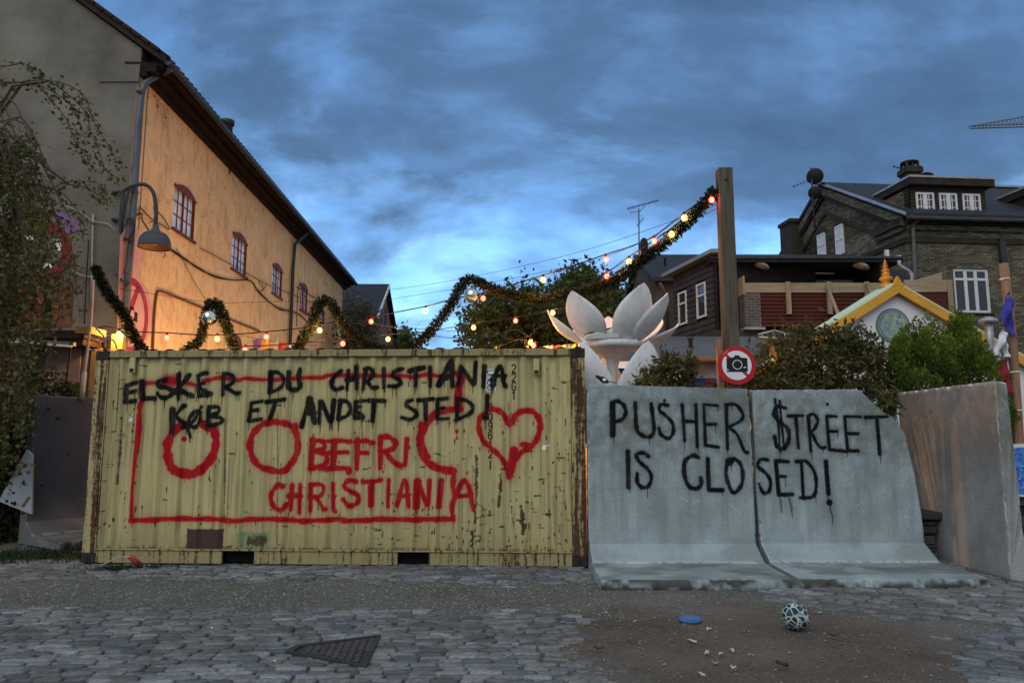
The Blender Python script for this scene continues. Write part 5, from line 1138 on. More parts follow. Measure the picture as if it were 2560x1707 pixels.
string([(243, 822, 12.3), (262, 816, 12.2), (297, 822, 12.12), (350, 829, 11.9), (417, 832, 11.7), (480, 836, 11.7), (545, 838, 11.7), (610, 834, 11.7), (667, 829, 11.7), (730, 823, 11.8), (800, 813, 11.9), (836, 806, 12)], [(297, 834, 12.1, 'y'), (417, 843, 11.7, 'r'), (543, 846, 11.7, 'y'), (666, 841, 11.7, 'r'), (799, 825, 11.85, 'y')], 'light string with yellow and red bulbs along the container top by the ochre wall')
string([(505, 876, 11.9), (560, 873, 11.85), (612, 866, 11.8), (680, 863, 11.8), (760, 856, 11.8), (856, 849, 11.8), (900, 846, 12)], [(613, 874, 11.75, 'r'), (857, 858, 11.75, 'r')], 'low light string with two red bulbs just above the container')
string([(905, 806, 13.2), (945, 790, 13.0), (1063, 766, 12.4), (1130, 748, 12.1), (1207, 733, 11.75), (1280, 712, 11.7), (1358, 688, 11.5), (1440, 662, 11.2), (1515, 636, 10.9), (1575, 617, 10.75), (1636, 590, 10.5), (1712, 532, 10.3), (1782, 482, 10.12)], [(928, 803, 13.0, 'r'), (1064, 776, 12.35, 'y'), (1208, 745, 11.7, 'r'), (1358, 699, 11.45, 'y'), (1515, 648, 10.85, 'r'), (1636, 602, 10.5, 'r'), (1711, 544, 10.25, 'y'), (1779, 499, 10.08, 'r')], 'long high light string running from the far gable up to the wooden post')
string([(1455, 720, 11.4), (1500, 690, 11.2), (1530, 673, 11.1), (1573, 642, 10.95), (1640, 598, 10.6), (1690, 562, 10.4), (1738, 517, 10.2), (1784, 478, 10.12)], [(1517, 690, 11.1, 'r'), (1573, 653, 10.9, 'y'), (1679, 585, 10.35, 'y')], 'short light string twisted along the garland just below the post')
string([(930, 842, 13.5), (970, 836, 13.5), (1060, 829, 13.4), (1130, 818, 13.3), (1183, 808, 13.2), (1290, 793, 13), (1380, 775, 13), (1430, 762, 13)], [(970, 847, 13.4, 'y'), (1184, 818, 13.15, 'y'), (1289, 801, 12.95, 'r'), (1382, 781, 12.95, 'y')], 'light string with spaced bulbs in front of the dark bushy tree', 0.007)
string([(1175, 880, 12.2), (1238, 868, 12), (1290, 850, 12), (1325, 838, 12), (1352, 815, 12), (1420, 792, 12), (1480, 770, 12)], [(1238, 875, 11.95, 'y'), (1318, 872, 11.95, 'y'), (1327, 855, 11.95, 'y'), (1334, 862, 11.9, 'r'), (1314, 878, 11.9, 'y')], 'drooping light string with a cluster of bulbs above the right end of the container', 0.006)
def wire(px, label, r=0.004):
    q = MB(); q.tube(crom([at(*p) for p in px], 8), r, 5); solo(q, 'overhead_wire', M['cable'], label, 'wire', 'thin wires over the courtyard')
wire([(945, 729, 16), (1150, 698, 14.5), (1430, 635, 12), (1690, 550, 10.3), (1792, 512, 10.12)], 'highest thin wire crossing the sky to the wooden post')
wire([(950, 752, 16), (1138, 722, 14), (1330, 686, 12.5), (1520, 640, 11), (1792, 522, 10.12)], 'second thin wire below the highest one, ending at the wooden post')
wire([(858, 752, 25), (700, 754, 16), (540, 756, 13), (420, 740, 12.6), (300, 722, 12.7)], 'thin slack wire in front of the ochre wall at garland height')
wire([(900, 800, 14), (1000, 822, 13), (1100, 842, 12.5), (1170, 844, 12.4), (1230, 840, 12.2), (1290, 824, 12), (1345, 858, 12)], 'slack dark wire sagging between the far gable and the bulb cluster', 0.006)
wire([(870, 806, 14), (1000, 818, 13), (1110, 826, 12.6), (1230, 832, 12.2), (1270, 846, 12.1), (1315, 850, 12)], 'slack pale wire looping just above the container', 0.005)

# unseen festoon string added behind the container to light the ochre wall from below
def courtyard():
    pts = [Vector((-5.3, 14.0, 2.1)), Vector((-4.9, 16, 1.95)), Vector((-4.9, 18, 1.9)), Vector((-5.0, 21.5, 2.0)), Vector((-5.1, 26, 2.2))]
    P = crom(pts, 8); t0 = thing('string_lights', tuple(P[0]), 'low unseen light string added behind the container to light the ochre wall', 'string lights', 'festoon light strings over the courtyard')
    mb = MB(); mb.tube(P, .01, 6); mb.build('cable', M['cable'], t0)
    for b in pts + [Vector((0.75, 11.7, 2.12))]:  # last bulb hangs off the cable, added unseen to warm lotus and post
        b = b - Vector((0, 0, .09)); s = MB(); s.tube([b + Vector((0, 0, .03)), b + Vector((0, 0, .09))], .021, 8); so_ = s.build('socket', M['black'], t0)
        s = MB(); s.lathe([(0.002, -0.050), (0.021, -0.045), (0.036, -0.028), (0.041, -0.007), (0.037, 0.012), (0.026, 0.028), (0.017, 0.038)], b, 14); bo = s.build('bulb', BY, so_); bo.visible_shadow = False
        fo = bpy.data.objects.new('filament', LAMP['s' if b.x > 0 else 'w']); COL.objects.link(fo); fo.parent = t0; fo.location = b - Vector(P[0])
courtyard()

# ------------------------------------------------------------------ lotus flower sculpture
def build_lotus():
    C0 = at(1529, 862, 10.55); t0 = thing('lotus_sculpture', (C0.x, C0.y, 0), 'large white lotus flower sculpture on a column, one front petal snapped off', 'sculpture')
    t = NT('lotus_white_paint'); n1 = t.noise(2.2, 6, 0.65); n2 = t.noise(5, 6, 0.7, None, (3, 3, .6))
    t.col(t.mix(t.mth('MULTIPLY', t.ramp(n2, 0.5, 0.75), 0.5), t.mix(t.ramp(n1, .35, .7), (0.70, 0.71, 0.73), (0.56, 0.57, 0.59)), (0.30, 0.29, 0.27))); t.rough(0.5); wh = t.mat
    mb = MB(); mb.lathe([(0.075, 0), (0.075, C0.z - 0.42), (0.085, C0.z - 0.33), (0.12, C0.z - 0.20), (0.35, C0.z - 0.075), (0.475, C0.z - 0.06), (0.485, C0.z + 0.0), (0.475, C0.z + 0.02), (0.3, C0.z + 0.03)], (C0.x, C0.y, 0), 36); mb.build('column', wh, t0)
    mb = MB(); mb.lathe([(0.16, 0.02), (0.17, 0.1), (0.14, 0.16), (0.08, 0.2), (0.02, 0.21)], C0, 16); mb.build('flower_heart', simple('cream_heart', (0.55, 0.42, 0.3), 0.7), t0)
    def petal(b, tp, W, bow=0.10, cup=0.10, pw=0.85, name='petal', face=None):
        b = Vector(b); tp = Vector(tp); rad = Vector(face) if face else Vector(((b.x + tp.x) / 2, (b.y + tp.y) / 2, 0)); rad = rad.normalized() if rad.length > 1e-3 else Vector((0, -1, 0))
        ax = (tp - b); L_ = ax.length; d = ax.normalized(); side = Vector((0, 0, 1)).cross(rad)
        side = (side - d * side.dot(d)).normalized(); nrm = d.cross(side)
        if nrm.dot(rad) < 0: nrm = -nrm
        def f(a, t_):
            s_ = a * 2 - 1; w = W / 2 * (math.sin(math.pi * (0.10 + 0.90 * t_) ** pw) ** 0.74 if t_ < 1 else 0)
            return C0 + b + d * (L_ * t_) + side * (s_ * w) + nrm * (bow * math.sin(math.pi * t_) - cup * (1 - s_ * s_) * 0 + cup * -(s_ * s_) * math.sin(math.pi * min(1, t_ + .1)))
        q = MB(); q.surf(f, 10, 18); return q.build(name, wh, t0, solid=0.016)
    up = [((-.27, -.33, .03), (-.61, -.55, .68), .60), ((.13, -.40, .03), (.38, -.60, .78), .60), ((.33, -.28, .03), (.73, -.44, .67), .56), ((.46, .0, .0), (.98, .03, .32), .46), ((.36, .27, .02), (.83, .55, .5), .5),
          ((.06, .42, .02), (.06, .78, .55), .5), ((-.24, .38, .02), (-.32, .74, .46), .5), ((-.44, .05, .02), (-.92, .02, .52), .48)]
    for b, tp, W in up: petal(b, tp, W)
    lo = [((-.22, -.22, -1.15), (-.47, -.44, -.01), .68), ((.24, -.22, -1.15), (.45, -.44, .01), .70), ((.14, .1, -.95), (.52, .25, -.03), .5), ((-.14, .1, -.95), (-.56, .15, -.06), .5), ((0, .2, -.95), (0.0, .55, -.05), .5)]
    for i, (b, tp, W) in enumerate(lo): petal(b, tp, W, 0.12, 0.08, 0.8, face=[(-.25, -1, 0), (.2, -1, 0), None, None, None][i])
    # stump of the missing petal, dark broken edge
    def g(a, t_):
        x = -.43 + .48 * a; return C0 + Vector((x, -.46 + .10 * (x / .45) ** 2 - 0.04 * t_, 0.02 + (0.06 + 0.10 * a) * t_))
    q = MB(); q.surf(g, 12, 4); st = q.build('petal_stump', wh, t0, solid=0.016)
    q = MB(); q.tube([g(i / 14, 1.0) + Vector((0, 0.01, 0.008 + 0.008 * math.sin(i * 7))) for i in range(15)], [0.012 + 0.006 * math.sin(i * 5) for i in range(15)], 5); q.build('broken_edge', simple('rotten_wood', (0.04, 0.03, 0.025), 0.9), st)
    return C0
LC = build_lotus()
# small black and white bird on the barrier top
def build_bird():
    b = at(1507, 950, 8.9); c = at(1507, 954, 8.9)
    q = MB(); z0 = 2.155
    t0 = thing('magpie', (c.x, 8.87, 2.15), 'small black and white bird perched on the barrier top below the lotus', 'bird')
    prof = [(0.002, -0.075), (0.018, -0.06), (0.033, -0.03), (0.037, 0.0), (0.030, 0.03), (0.020, 0.05), (0.022, 0.066), (0.018, 0.085), (0.006, 0.098), (0.002, 0.115)]
    rot = Matrix.Rotation(R(-62), 3, 'Y'); q.lathe(prof, Vector((c.x, 8.87, 2.205)), 12, 0, rot); 
    q.build('body', simple('magpie_plumage', (0.016, 0.016, 0.02), 0.5), t0)
    q = MB(); q.ball(Vector((c.x + 0.012, 8.848, 2.2)), 0.026, 8, 0, 0.8); q.build('white_flank', M['white'], t0)
    q = MB(); q.bar(Vector((c.x + 0.06, 8.87, 2.185)), Vector((c.x + 0.15, 8.87, 2.17)), 0.02, 0.008); q.build('tail', M['black'], t0)
    for s_ in (-1, 1): q = MB(); q.tube([Vector((c.x, 8.87 + .012 * s_, 2.185)), Vector((c.x - .004, 8.87 + .012 * s_, 2.150))], 0.003, 5); q.build('leg', M['black'], t0)
build_bird()

# ------------------------------------------------------------------ tall wooden post and the no-photography sign on it
def wood_mat(name, c, dark, sc=(9, 9, 0.6), bump=0.35):
    t = NT(name); n1 = t.noise(2.2, 6, 0.7, None, sc); n2 = t.noise(1.1, 5, 0.6); t.col(t.mix(t.ramp(n1, 0.38, 0.66), t.mix(t.ramp(n2, .35, .7), c, tuple(x * .75 for x in c)), dark)); t.rough(0.85); t.bump(n1, bump, 0.01); return t.mat
def build_post():
    t0l = at(1795, 418, 10.0); b = at(1814, 870, 10.0); zt = t0l.z; w = 0.195
    mb = MB(); x0 = t0l.x + 0.012; mb.obox((x0, 10.0, 0), (w, 0, 0), (0, w, 0), (0, 0, zt))
    o = solo(mb, 'wooden_post', wood_mat('weathered_green_timber', (0.135, 0.115, 0.085), (0.05, 0.045, 0.035)), 'tall square weathered timber post where the garland and wires end', 'post', None, 0.008)
    q = MB(); q.lathe([(0.018, 0), (0.018, 0.012)], (x0 + 0.09, 9.999, zt - 0.18), 8, 0, Matrix.Rotation(R(90), 3, 'X')); q.build('bolt', M['dark_metal'], o)
    q = MB(); q.obox((x0 - 0.09, 10.08, 0), (0.05, 0, 0), (0, 0.08, 0), (0, 0, at(1800, 845, 10).z)); q.build('batten', wood_mat('pink_timber', (0.36, 0.2, 0.13), (0.2, 0.11, 0.07)), o)
    c = at(1842, 913, 9.955); r = 0.262; t1 = thing('no_photo_sign', tuple(c), 'round red and white prohibition sign with a crossed out black camera on the wooden post', 'sign')
    disc = lambda rr, y, th, n=40, cx=0, cz=0: [c + Vector((cx + rr * math.cos(a), y, cz + rr * math.sin(a))) for a in np.linspace(0, 2 * math.pi, n, endpoint=False)]
    red = simple('sign_red', (0.46, 0.022, 0.035), 0.4, 0.2, 6); wt = simple('sign_white', (0.72, 0.73, 0.76), 0.4, 0.1, 3)
    mb = MB(); mb.prism(disc(r, 0.0, 0), (0, 0.012, 0)); mb.build('plate', red, t1)
    mb = MB(); mb.prism(disc(r * 0.76, -0.003, 0), (0, 0.0025, 0)); mb.build('white_face', wt, t1)
    P3 = lambda x, z, y: c + Vector((x * r, y, z * r))
    mb = MB(); mb.prism([P3(-.64, .54, -.006), P3(-.54, .64, -.006), P3(.64, -.54, -.006), P3(.54, -.64, -.006)], (0, 0.0025, 0)); mb.build('slash', red, t1)
    mb = MB(); mb.prism([P3(x, z, -.010) for x, z in ((-.53, .37), (-.13, .42), (-.09, .52), (.13, .52), (.18, .41), (.54, .37), (.54, -.33), (-.53, -.33))], (0, 0.0035, 0)); cm = mb.build('camera_symbol', M['black'], t1)
    mb = MB(); n = 32
    for k in range(n):
        a, b_ = 2 * math.pi * k / n, 2 * math.pi * (k + 1) / n; q = lambda rr, a: P3(.02 + rr * math.cos(a), .03 + rr * math.sin(a), -.0125); mb.prism([q(.25, a), q(.25, b_), q(.215, b_), q(.215, a)], (0, 0.002, 0))
    mb.prism([P3(.30, -.13, -.0125), P3(.40, -.07, -.0125), P3(.47, -.09, -.0125), P3(.40, -.15, -.0125)], (0, 0.002, 0)); mb.prism([P3(-.53, -.2, -.0125), P3(-.5, -.27, -.0125), P3(-.44, -.27, -.0125), P3(-.47, -.2, -.0125)], (0, .002, 0)); mb.build('lens_ring', wt, cm)
    mb = MB()
    for k in range(5): mb.prism([P3(-.70 + .06 * k, .53 + .05 * k, -.003), P3(-.685 + .06 * k, .52 + .05 * k, -.003), P3(-.655 + .06 * k, .62 + .05 * k, -.003), P3(-.67 + .06 * k, .63 + .05 * k, -.003)], (0, 0.002, 0))
    mb.build('scratch', simple('sticker_remnant', (0.62, 0.4, 0.4), 0.7), t1)
build_post()

# ------------------------------------------------------------------ hedge plants behind the barriers
lm_laurel = leafmat('laurel_leaves', (0.03, 0.032, 0.011), (0.085, 0.08, 0.028), (0.18, 0.15, 0.05), 0.4)
def shrub(name, poly, Y0, Y1, ncl, per, rad, size, seed, mat, base, label, cat, aspect, up=0.3, group=None):
    t0 = thing(name, base, label, cat, group); V, Q, T, C = bush_leaves(poly, Y0, Y1, ncl, per, rad, size, seed, aspect, 1.0, up)
    np_obj('foliage', V, Q, mat, t0, None, {'tone': T}); mb = MB(); g = np.random.default_rng(seed)
    for i in g.choice(len(C), min(40, len(C)), False):
        c = Vector(C[i]); b = Vector((base[0] + (c.x - base[0]) * 0.5, base[1], 0)); mb.tube(crom([b, b.lerp(c, .6) + Vector((g.normal(0, .08), 0, 0)), c], 4), [0.018 - 0.0017 * k for k in range(9)], 5)
    mb.build('stems', simple(name + '_stems', (0.05, 0.04, 0.028), 0.9), t0)
shrub('laurel_bush', [(1745, 1010), (1860, 935), (1880, 900), (1900, 885), (1928, 852), (1958, 840), (1985, 822), (2012, 830), (2040, 820), (2075, 830), (2112, 815), (2165, 828), (2188, 860), (2215, 878), (2222, 960), (2200, 1010), (2100, 1030)], 10.12, 11.3, 520, 17, 0.16, 0.11, 71, lm_laurel, (4.1, 9.9, 0), 'broad brownish green laurel bush rising behind the barrier with the broken corner', 'bush', 0.34)
shrub('laurel_bush', [(2200, 985), (2228, 990), (2240, 1020), (2232, 1040), (2215, 1025)], 9.25, 9.5, 14, 16, 0.08, 0.095, 74, lm_laurel, (4.85, 9.45, 0), 'small dark laurel shoot poking out beside the sloping broken barrier corner', 'bush', 0.34)
shrub('laurel_bush', [(1590, 990), (1602, 950), (1622, 925), (1650, 915), (1668, 880), (1682, 905), (1705, 905), (1725, 890), (1738, 915), (1728, 950), (1745, 990)], 9.5, 10.1, 110, 16, 0.12, 0.10, 72, lm_laurel, (2.1, 9.8, 0), 'small laurel bush between the lotus sculpture and the round sign', 'bush', 0.34)
def build_thuja():
    t0 = thing('thuja_bush', (6.0, 10.6, 0), 'bright yellow green conifer bush rising behind the pink topped barrier', 'bush'); g = np.random.default_rng(73)
    poly = [(2222, 990), (2228, 895), (2240, 858), (2262, 838), (2282, 815), (2302, 800), (2322, 803), (2338, 822), (2355, 840), (2368, 815), (2385, 792), (2408, 790), (2428, 805), (2440, 835), (2452, 870), (2470, 890), (2488, 885), (2502, 910), (2512, 960), (2528, 1010), (2540, 1075), (2525, 1110), (2490, 1100), (2480, 1000)]
    P = []; AX = []; TC = []; us, vs = zip(*poly); n = 0
    while n < 330:
        u = g.uniform(2222, 2540); v = g.uniform(790, 1110)
        if not in_poly(np.array([u]), np.array([v]), poly)[0]: continue
        n += 1; y = g.uniform(9.9, 11.2) if v < 975 else g.uniform(10.2, 11.2); c = at(u, v, y); ax = Vector((g.normal(0, .3), g.normal(-.25, .3), 1)).normalized(); tc = g.random()
        h = g.uniform(0.20, 0.36)
        for k in range(120):
            f = g.random(); rr = 0.095 * math.sin(math.pi * min(0.99, 0.22 + .78 * f)) ** 1.0 * g.uniform(0.45, 1); a = g.uniform(0, 6.283)
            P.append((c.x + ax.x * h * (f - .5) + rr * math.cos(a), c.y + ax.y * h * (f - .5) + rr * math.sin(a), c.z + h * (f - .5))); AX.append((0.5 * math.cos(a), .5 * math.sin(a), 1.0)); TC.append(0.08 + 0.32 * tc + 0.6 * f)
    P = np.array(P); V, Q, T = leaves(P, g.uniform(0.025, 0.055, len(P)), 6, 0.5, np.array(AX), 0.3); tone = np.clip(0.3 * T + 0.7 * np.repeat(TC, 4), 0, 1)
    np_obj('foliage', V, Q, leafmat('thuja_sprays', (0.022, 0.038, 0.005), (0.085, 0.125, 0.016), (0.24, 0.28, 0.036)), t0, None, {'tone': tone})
    mb = MB(); 
    for k in range(24): c = Vector(P[g.integers(0, len(P))]); b = Vector((5.9 + g.normal(0, .15), 10.6, 0.0)); mb.tube(crom([b, b.lerp(c, .6) + Vector((0, 0, -.1)), c], 4), [0.03 - 0.003 * i for i in range(9)], 5)
    mb.build('stems', simple('thuja_stems', (0.05, 0.035, 0.025), 0.9), t0)
build_thuja()

# ------------------------------------------------------------------ white temple hall with yellow trim
def build_gompa():
    Y = 13.0; A = at(2236, 716, Y); sl_ = 0.615; W = 3.3; yel = simple('yellow_trim_paint', (0.60, 0.31, 0.045), 0.55, 0.2, 3); wt = simple('white_plaster', (0.66, 0.66, 0.70), 0.7, 0.12, 1.5)
    t0 = thing('temple_hall', (A.x, Y + 2, 0), 'white gabled temple hall with yellow trim, round mandala and a gilded spire', 'building')
    B = lambda x, dz=0.0, dy=0.0: Vector((A.x + x, Y + dy, A.z - abs(x) * sl_ + dz))
    mb = MB(); mb.prism([Vector((A.x - W, Y, 0)), Vector((A.x + W, Y, 0)), B(W, -0.12), B(0, -0.12), B(-W, -0.12)], (0, .5, 0)); mb.build('wall', wt, t0)
    for s_ in (-1, 1):
        mb = MB(); mb.prism([B(0, 0.03, -0.14), B(s_ * (W + .3), 0.03, -0.14), B(s_ * (W + .3), -0.14, -.14), B(0, -0.14, -.14)], (0, 0.07, 0)); mb.build('bargeboard', yel, t0)
        mb = MB(); mb.prism([B(0, 0.035, -0.1), B(s_ * (W + .34), 0.035, -0.1), B(s_ * (W + .34), 0.075, -.1), B(0, 0.075, -.1)], (0, .8, 0)); mb.build('roof', simple('pale_green_roof', (0.50, 0.68, 0.52), 0.6, 0.15, 2), t0)
    mb = MB(); mb.prism([A + Vector((-.1, -.145, -.02)), A + Vector((.1, -.145, -.02)), A + Vector((0, -.145, .16))], (0, .08, 0)); mb.build('peak_board', yel, t0)
    c = at(2232, 814, Y - 0.01); dk = simple('slate_teal_paint', (0.10, 0.16, 0.175), 0.6, 0.3, 8); ring = simple('teal_ring_paint', (0.24, 0.33, 0.33), 0.6, 0.3, 9)
    D = lambda r, y: [c + Vector((r * math.cos(a), y, r * 1.03 * math.sin(a))) for a in np.linspace(0, 2 * math.pi, 48, endpoint=False)]
    mb = MB(); mb.prism(D(.30, 0), (0, -0.012, 0)); man = mb.build('mandala', dk, t0)
    mb = MB(); mb.prism(D(.272, -0.0125), (0, -0.004, 0)); mb.build('mandala_band', ring, man); mb = MB(); mb.prism(D(.25, -0.017), (0, -0.003, 0)); mb.build('mandala_rim', dk, man)
    t = NT('mandala_pattern'); vo = t.n('ShaderNodeTexVoronoi'); vo.inputs['Scale'].default_value = 17; t.l(t.co(), vo.inputs[0])
    q = t.n('ShaderNodeValToRGB'); t.l(vo.outputs['Color'], q.inputs[0]); e = q.color_ramp.elements; e[0].color = (0.08, 0.17, 0.16, 1); e[1].color = (0.42, 0.5, 0.45, 1)
    for p_, c_ in ((.3, (0.22, 0.34, 0.30)), (.5, (0.13, 0.24, 0.25)), (.68, (0.36, 0.36, 0.2)), (.85, (.12, .13, .34))): m = e.new(p_); m.color = (*c_, 1)
    t.col(q.outputs[0]); t.rough(.6); mb = MB(); mb.prism(D(.237, -0.0205), (0, -0.003, 0)); mb.build('mandala_centre', t.mat, man)
    # finial: stacked rings on a dark block
    p = at(2217, 726, 13.35); mb = MB(); mb.box((p.x, p.y, p.z - 0.10), (0.20, 0.20, 0.30)); mb.build('finial_block', simple('dark_wood_block', (0.05, 0.035, 0.025), .8), t0)
    pr = [(0.10, 0.05), (0.115, 0.06), (0.10, 0.10), (0.06, 0.14), (0.055, 0.155), (0.105, 0.185), (0.12, 0.215), (0.10, 0.245), (0.05, 0.265), (0.075, 0.285), (0.06, 0.32), (0.045, 0.35), (0.07, 0.365), (0.065, 0.385), (0.035, 0.40)]
    for k, z in enumerate((0.43, 0.465, 0.497, 0.525, 0.548)): r_ = 0.052 - 0.0085 * k; pr += [(r_ * .6, z - 0.012), (r_, z), (r_, z + 0.008), (r_ * .55, z + 0.016)]
    pr += [(0.008, 0.575), (0.002, 0.59)]
    mb = MB(); mb.lathe(pr, p, 20); t = NT('gilded_paint'); t.col((0.55, 0.24, 0.03)); t.rough(.38); t.b.inputs['Metallic'].default_value = .25; mb.build('finial', t.mat, t0)
    p = at(2470, 800, 12.4); z1 = at(2470, 868, 12.4).z; q = MB(); q.lathe([(0.065, z1 - .5), (0.065, p.z - 0.05), (0.05, p.z - .04)], (p.x, p.y, 0), 14); q.lathe([(0.15, p.z - 0.05), (0.145, p.z + 0.01), (0.03, p.z + 0.06)], (p.x, p.y, 0), 18); q.build('vent_pipe', M['galv'], t0)
build_gompa()

# painted stall under the post, seen in the gap beside the sign
def build_stall():
    Y = 11.3; a = at(1700, 905, Y); b = at(1860, 905, Y); t0 = thing('painted_stall', (a.x + .4, Y + .5, 0), 'white painted stall with a blue and red patterned frieze behind the round sign', 'stall')
    z = lambda v: at(1750, v, Y).z
    mb = MB(); mb.obox((a.x, Y, 0), (b.x - a.x, 0, 0), (0, 1, 0), (0, 0, z(905))); mb.build('wall', M['white_wood'], t0)
    for u0, u1, c_ in ((1722, 1764, (0.05, 0.10, 0.32)), (1764, 1784, (0.42, 0.06, 0.06)), (1784, 1806, (0.08, 0.16, 0.42)), (1806, 1850, (0.40, 0.16, 0.07))):
        x0 = at(u0, 950, Y).x; x1 = at(u1, 950, Y).x; mb = MB(); mb.obox((x0 + .002, Y - 0.012, z(968)), (x1 - x0 - .004, 0, 0), (0, 0.01, 0), (0, 0, z(945) - z(968))); p = mb.build('frieze', simple('frieze_paint', c_, .6, .3, 12), t0)
        mb = MB(); cc = Vector(((x0 + x1) / 2, Y - 0.014, z(956)))
        for k in range(6): aa = k * 1.047; mb.prism([cc + Vector((.012 * math.cos(aa) + .045 * math.cos(j), 0, .012 * math.sin(aa) + .035 * math.sin(j))) for j in (aa - .25, aa, aa + .25)], (0, .001, 0))
        mb.build('frieze_ornament', simple('frieze_ornament_paint', (0.2, 0.38, 0.3), .6), p)
    mb = MB(); mb.obox((at(1715, 905, Y).x, Y - 0.35, z(906)), (at(1800, 905, Y).x - at(1715, 905, Y).x, 0, 0), (0, 1.3, 0), (0, 0, 0.06)); mb.build('roof_board', wood_mat('stall_timber', (0.40, 0.24, 0.15), (0.25, .14, .09), (.8, 6, 6)), t0)
    mb = MB(); mb.bar(at(1741, 925, 11.0), at(1741, 900, 11.0), 0.10, 0.06); mb.build('rafter_end', M['rust_dark'], t0)
build_stall()
q = MB(); c = at(1934, 884, 9.8)
q.surf(lambda a, b: c + Vector(((a - .5) * .10, 0.03 * math.sin(a * 6 + b * 3), (b - .5) * .12 + 0.04 * math.sin(a * 5))), 8, 8); solo(q, 'orange_cloth', simple('orange_cloth', (0.55, 0.22, 0.06), .8), 'scrap of orange cloth caught among the laurel leaves', 'cloth', None, 0, 0.004)

# ------------------------------------------------------------------ low grey roofed shed, dark timber house, terrace
def clap(mb, o, ax, n, L_, z0, z1, h=0.16, holes=()):
    z = z0
    while z < z1 - 0.02:
        hh = min(h, z1 - z); segs = [(0, L_)]
        for a, b, c, d in holes:
            if z + hh > c + .01 and z < d - .01:
                ns = []
                for s0, s1 in segs:
                    if b <= s0 or a >= s1: ns.append((s0, s1)); continue
                    if a > s0: ns.append((s0, a))
                    if b < s1: ns.append((b, s1))
                segs = ns
        for s0, s1 in segs:
            p = lambda s, zz, d: Vector(o) + Vector(ax) * s + Vector((0, 0, zz)) + Vector(n) * d
            mb.add([p(s0, z, .035), p(s1, z, .035), p(s1, z + hh, .012), p(s0, z + hh, .012), p(s0, z, 0), p(s1, z, 0)], [(0, 1, 2, 3), (4, 5, 1, 0)])
        z += hh
def build_back():
    # low shed
    zt, zb = at(1600, 841, 18.4).z, at(1600, 906, 15.5).z; x0, x1 = at(1480, 906, 15.5).x, at(2010, 906, 15.5).x
    t0 = thing('grey_roofed_shed', ((x0 + x1) / 2, 17, 0), 'low shed with a grey felt roof in front of the dark timber house', 'shed')
    t = simple('grey_roofing_felt', (0.105, 0.115, 0.13), .85, .35, 1.2, .3, 20); mb = MB(); mb.prism([(x0, 15.5, zb - .1), (x0, 18.4, zt - .1), (x0, 18.4, zt), (x0, 15.5, zb)], (x1 - x0, 0, 0)); mb.build('roof', t, t0)
    mb = MB(); mb.obox((x0, 15.46, zb - .1), (x1 - x0, 0, 0), (0, .035, 0), (0, 0, .12)); mb.build('fascia', M['white_wood'], t0)
    mb = MB(); mb.obox((x0 + .1, 15.7, 0), (x1 - x0 - .2, 0, 0), (0, 2.6, 0), (0, 0, zb - .1)); mb.build('wall', simple('dark_shed_boards', (0.035, 0.03, 0.03), .8), t0)
    for u, v in ((1727, 870),): p = at(u, v, 17); mb = MB(); mb.lathe([(.05, -.25), (.05, .2), (.08, .21), (.08, .26)], p, 10); mb.build('roof_vent', M['dark_metal'], t0)
    # timber house
    P0 = Vector((at(1788, 700, 19).x, 19, 0)); P1 = Vector((at(1686, 760, 21.4).x, 21.4, 0)); ax = (P1 - P0); L_ = ax.length; ax.normalize(); n = Vector((-ax.y, ax.x, 0));
    if n.x > 0: n = -n
    zb, zt = 3.9, at(1787, 641, 19).z
    def pl(u, v): q = onpl(u, v, P0, n) - P0; return q.dot(ax), q.z
    t1 = thing('timber_house', tuple((P0 + P1) / 2), 'dark brown weatherboarded house with two narrow white windows', 'house')
    holes = []
    for (ua, va), (ub, vb) in (((1766, 703), (1746, 798)), ((1718, 725), (1700, 815))):
        s0, z1 = pl(ua, va); s1, z0 = pl(ub, vb); holes.append((min(s0, s1), max(s0, s1), z0, z1))
    dkb = simple('dark_brown_boards', (0.052, 0.044, 0.046), .75, .4, 3)
    mb = MB(); clap(mb, P0, ax, n, L_, zb, zt + .0, .155, holes); mb.build('side_cladding', dkb, t1)
    q0 = P0 - n * 2.0; mb = MB(); mb.prism([P0 - n * .1, P0 + ax * L_ - n * .1, P0 + ax * L_ - n * 3, P0 - n * 3], (0, 0, zt)); mb.build('wall', simple('dark_house_core', (0.02, 0.018, 0.018), .9), t1)
    for h in holes: window(t1, P0 + n * .03, ax, n, h, 1, 1, M['white_wood'], M['glass'], .055, .03, -.02, None, 1 if h[1] - h[0] < .7 else 2, .64)
    mb = MB(); mb.prism([P0 + n * .25 - ax * .3 + Vector((0, 0, zt + .02)), P0 + n * .25 + ax * (L_ + .3) + Vector((0, 0, zt + .02)), P0 - n * .35 + ax * (L_ + .3) + Vector((0, 0, zt + .04)), P0 - n * .35 - ax * .3 + Vector((0, 0, zt + .04))], (0, 0, .10)); mb.build('roof', simple('zinc_roof_edge', (0.22, 0.25, 0.28), .5, .3, 2), t1)
    mb = MB(); mb.obox(P0 + n * .003 - ax * .12 + Vector((0, 0, zb)), ax * .118, n * .05, (0, 0, zt - zb)); mb.build('corner_board', simple('black_corner_board', (0.018, 0.016, 0.016), .8), t1)
    # brick annex with slate roof
    t2 = thing('brick_annex', (6, 26, 0), 'brick annex with a dark slate roof behind the timber house', 'house'); X = at(1641, 694, 23).x; ez = at(1641, 694, 23).z; rz = at(1598, 645, 26).z
    bm = brickmat('annex_brick', (0.1, 1, 0), (0.15, 0.115, 0.085), (0.11, 0.085, 0.065), (0.10, 0.09, 0.075), .24, .08, .012, .3, .4)
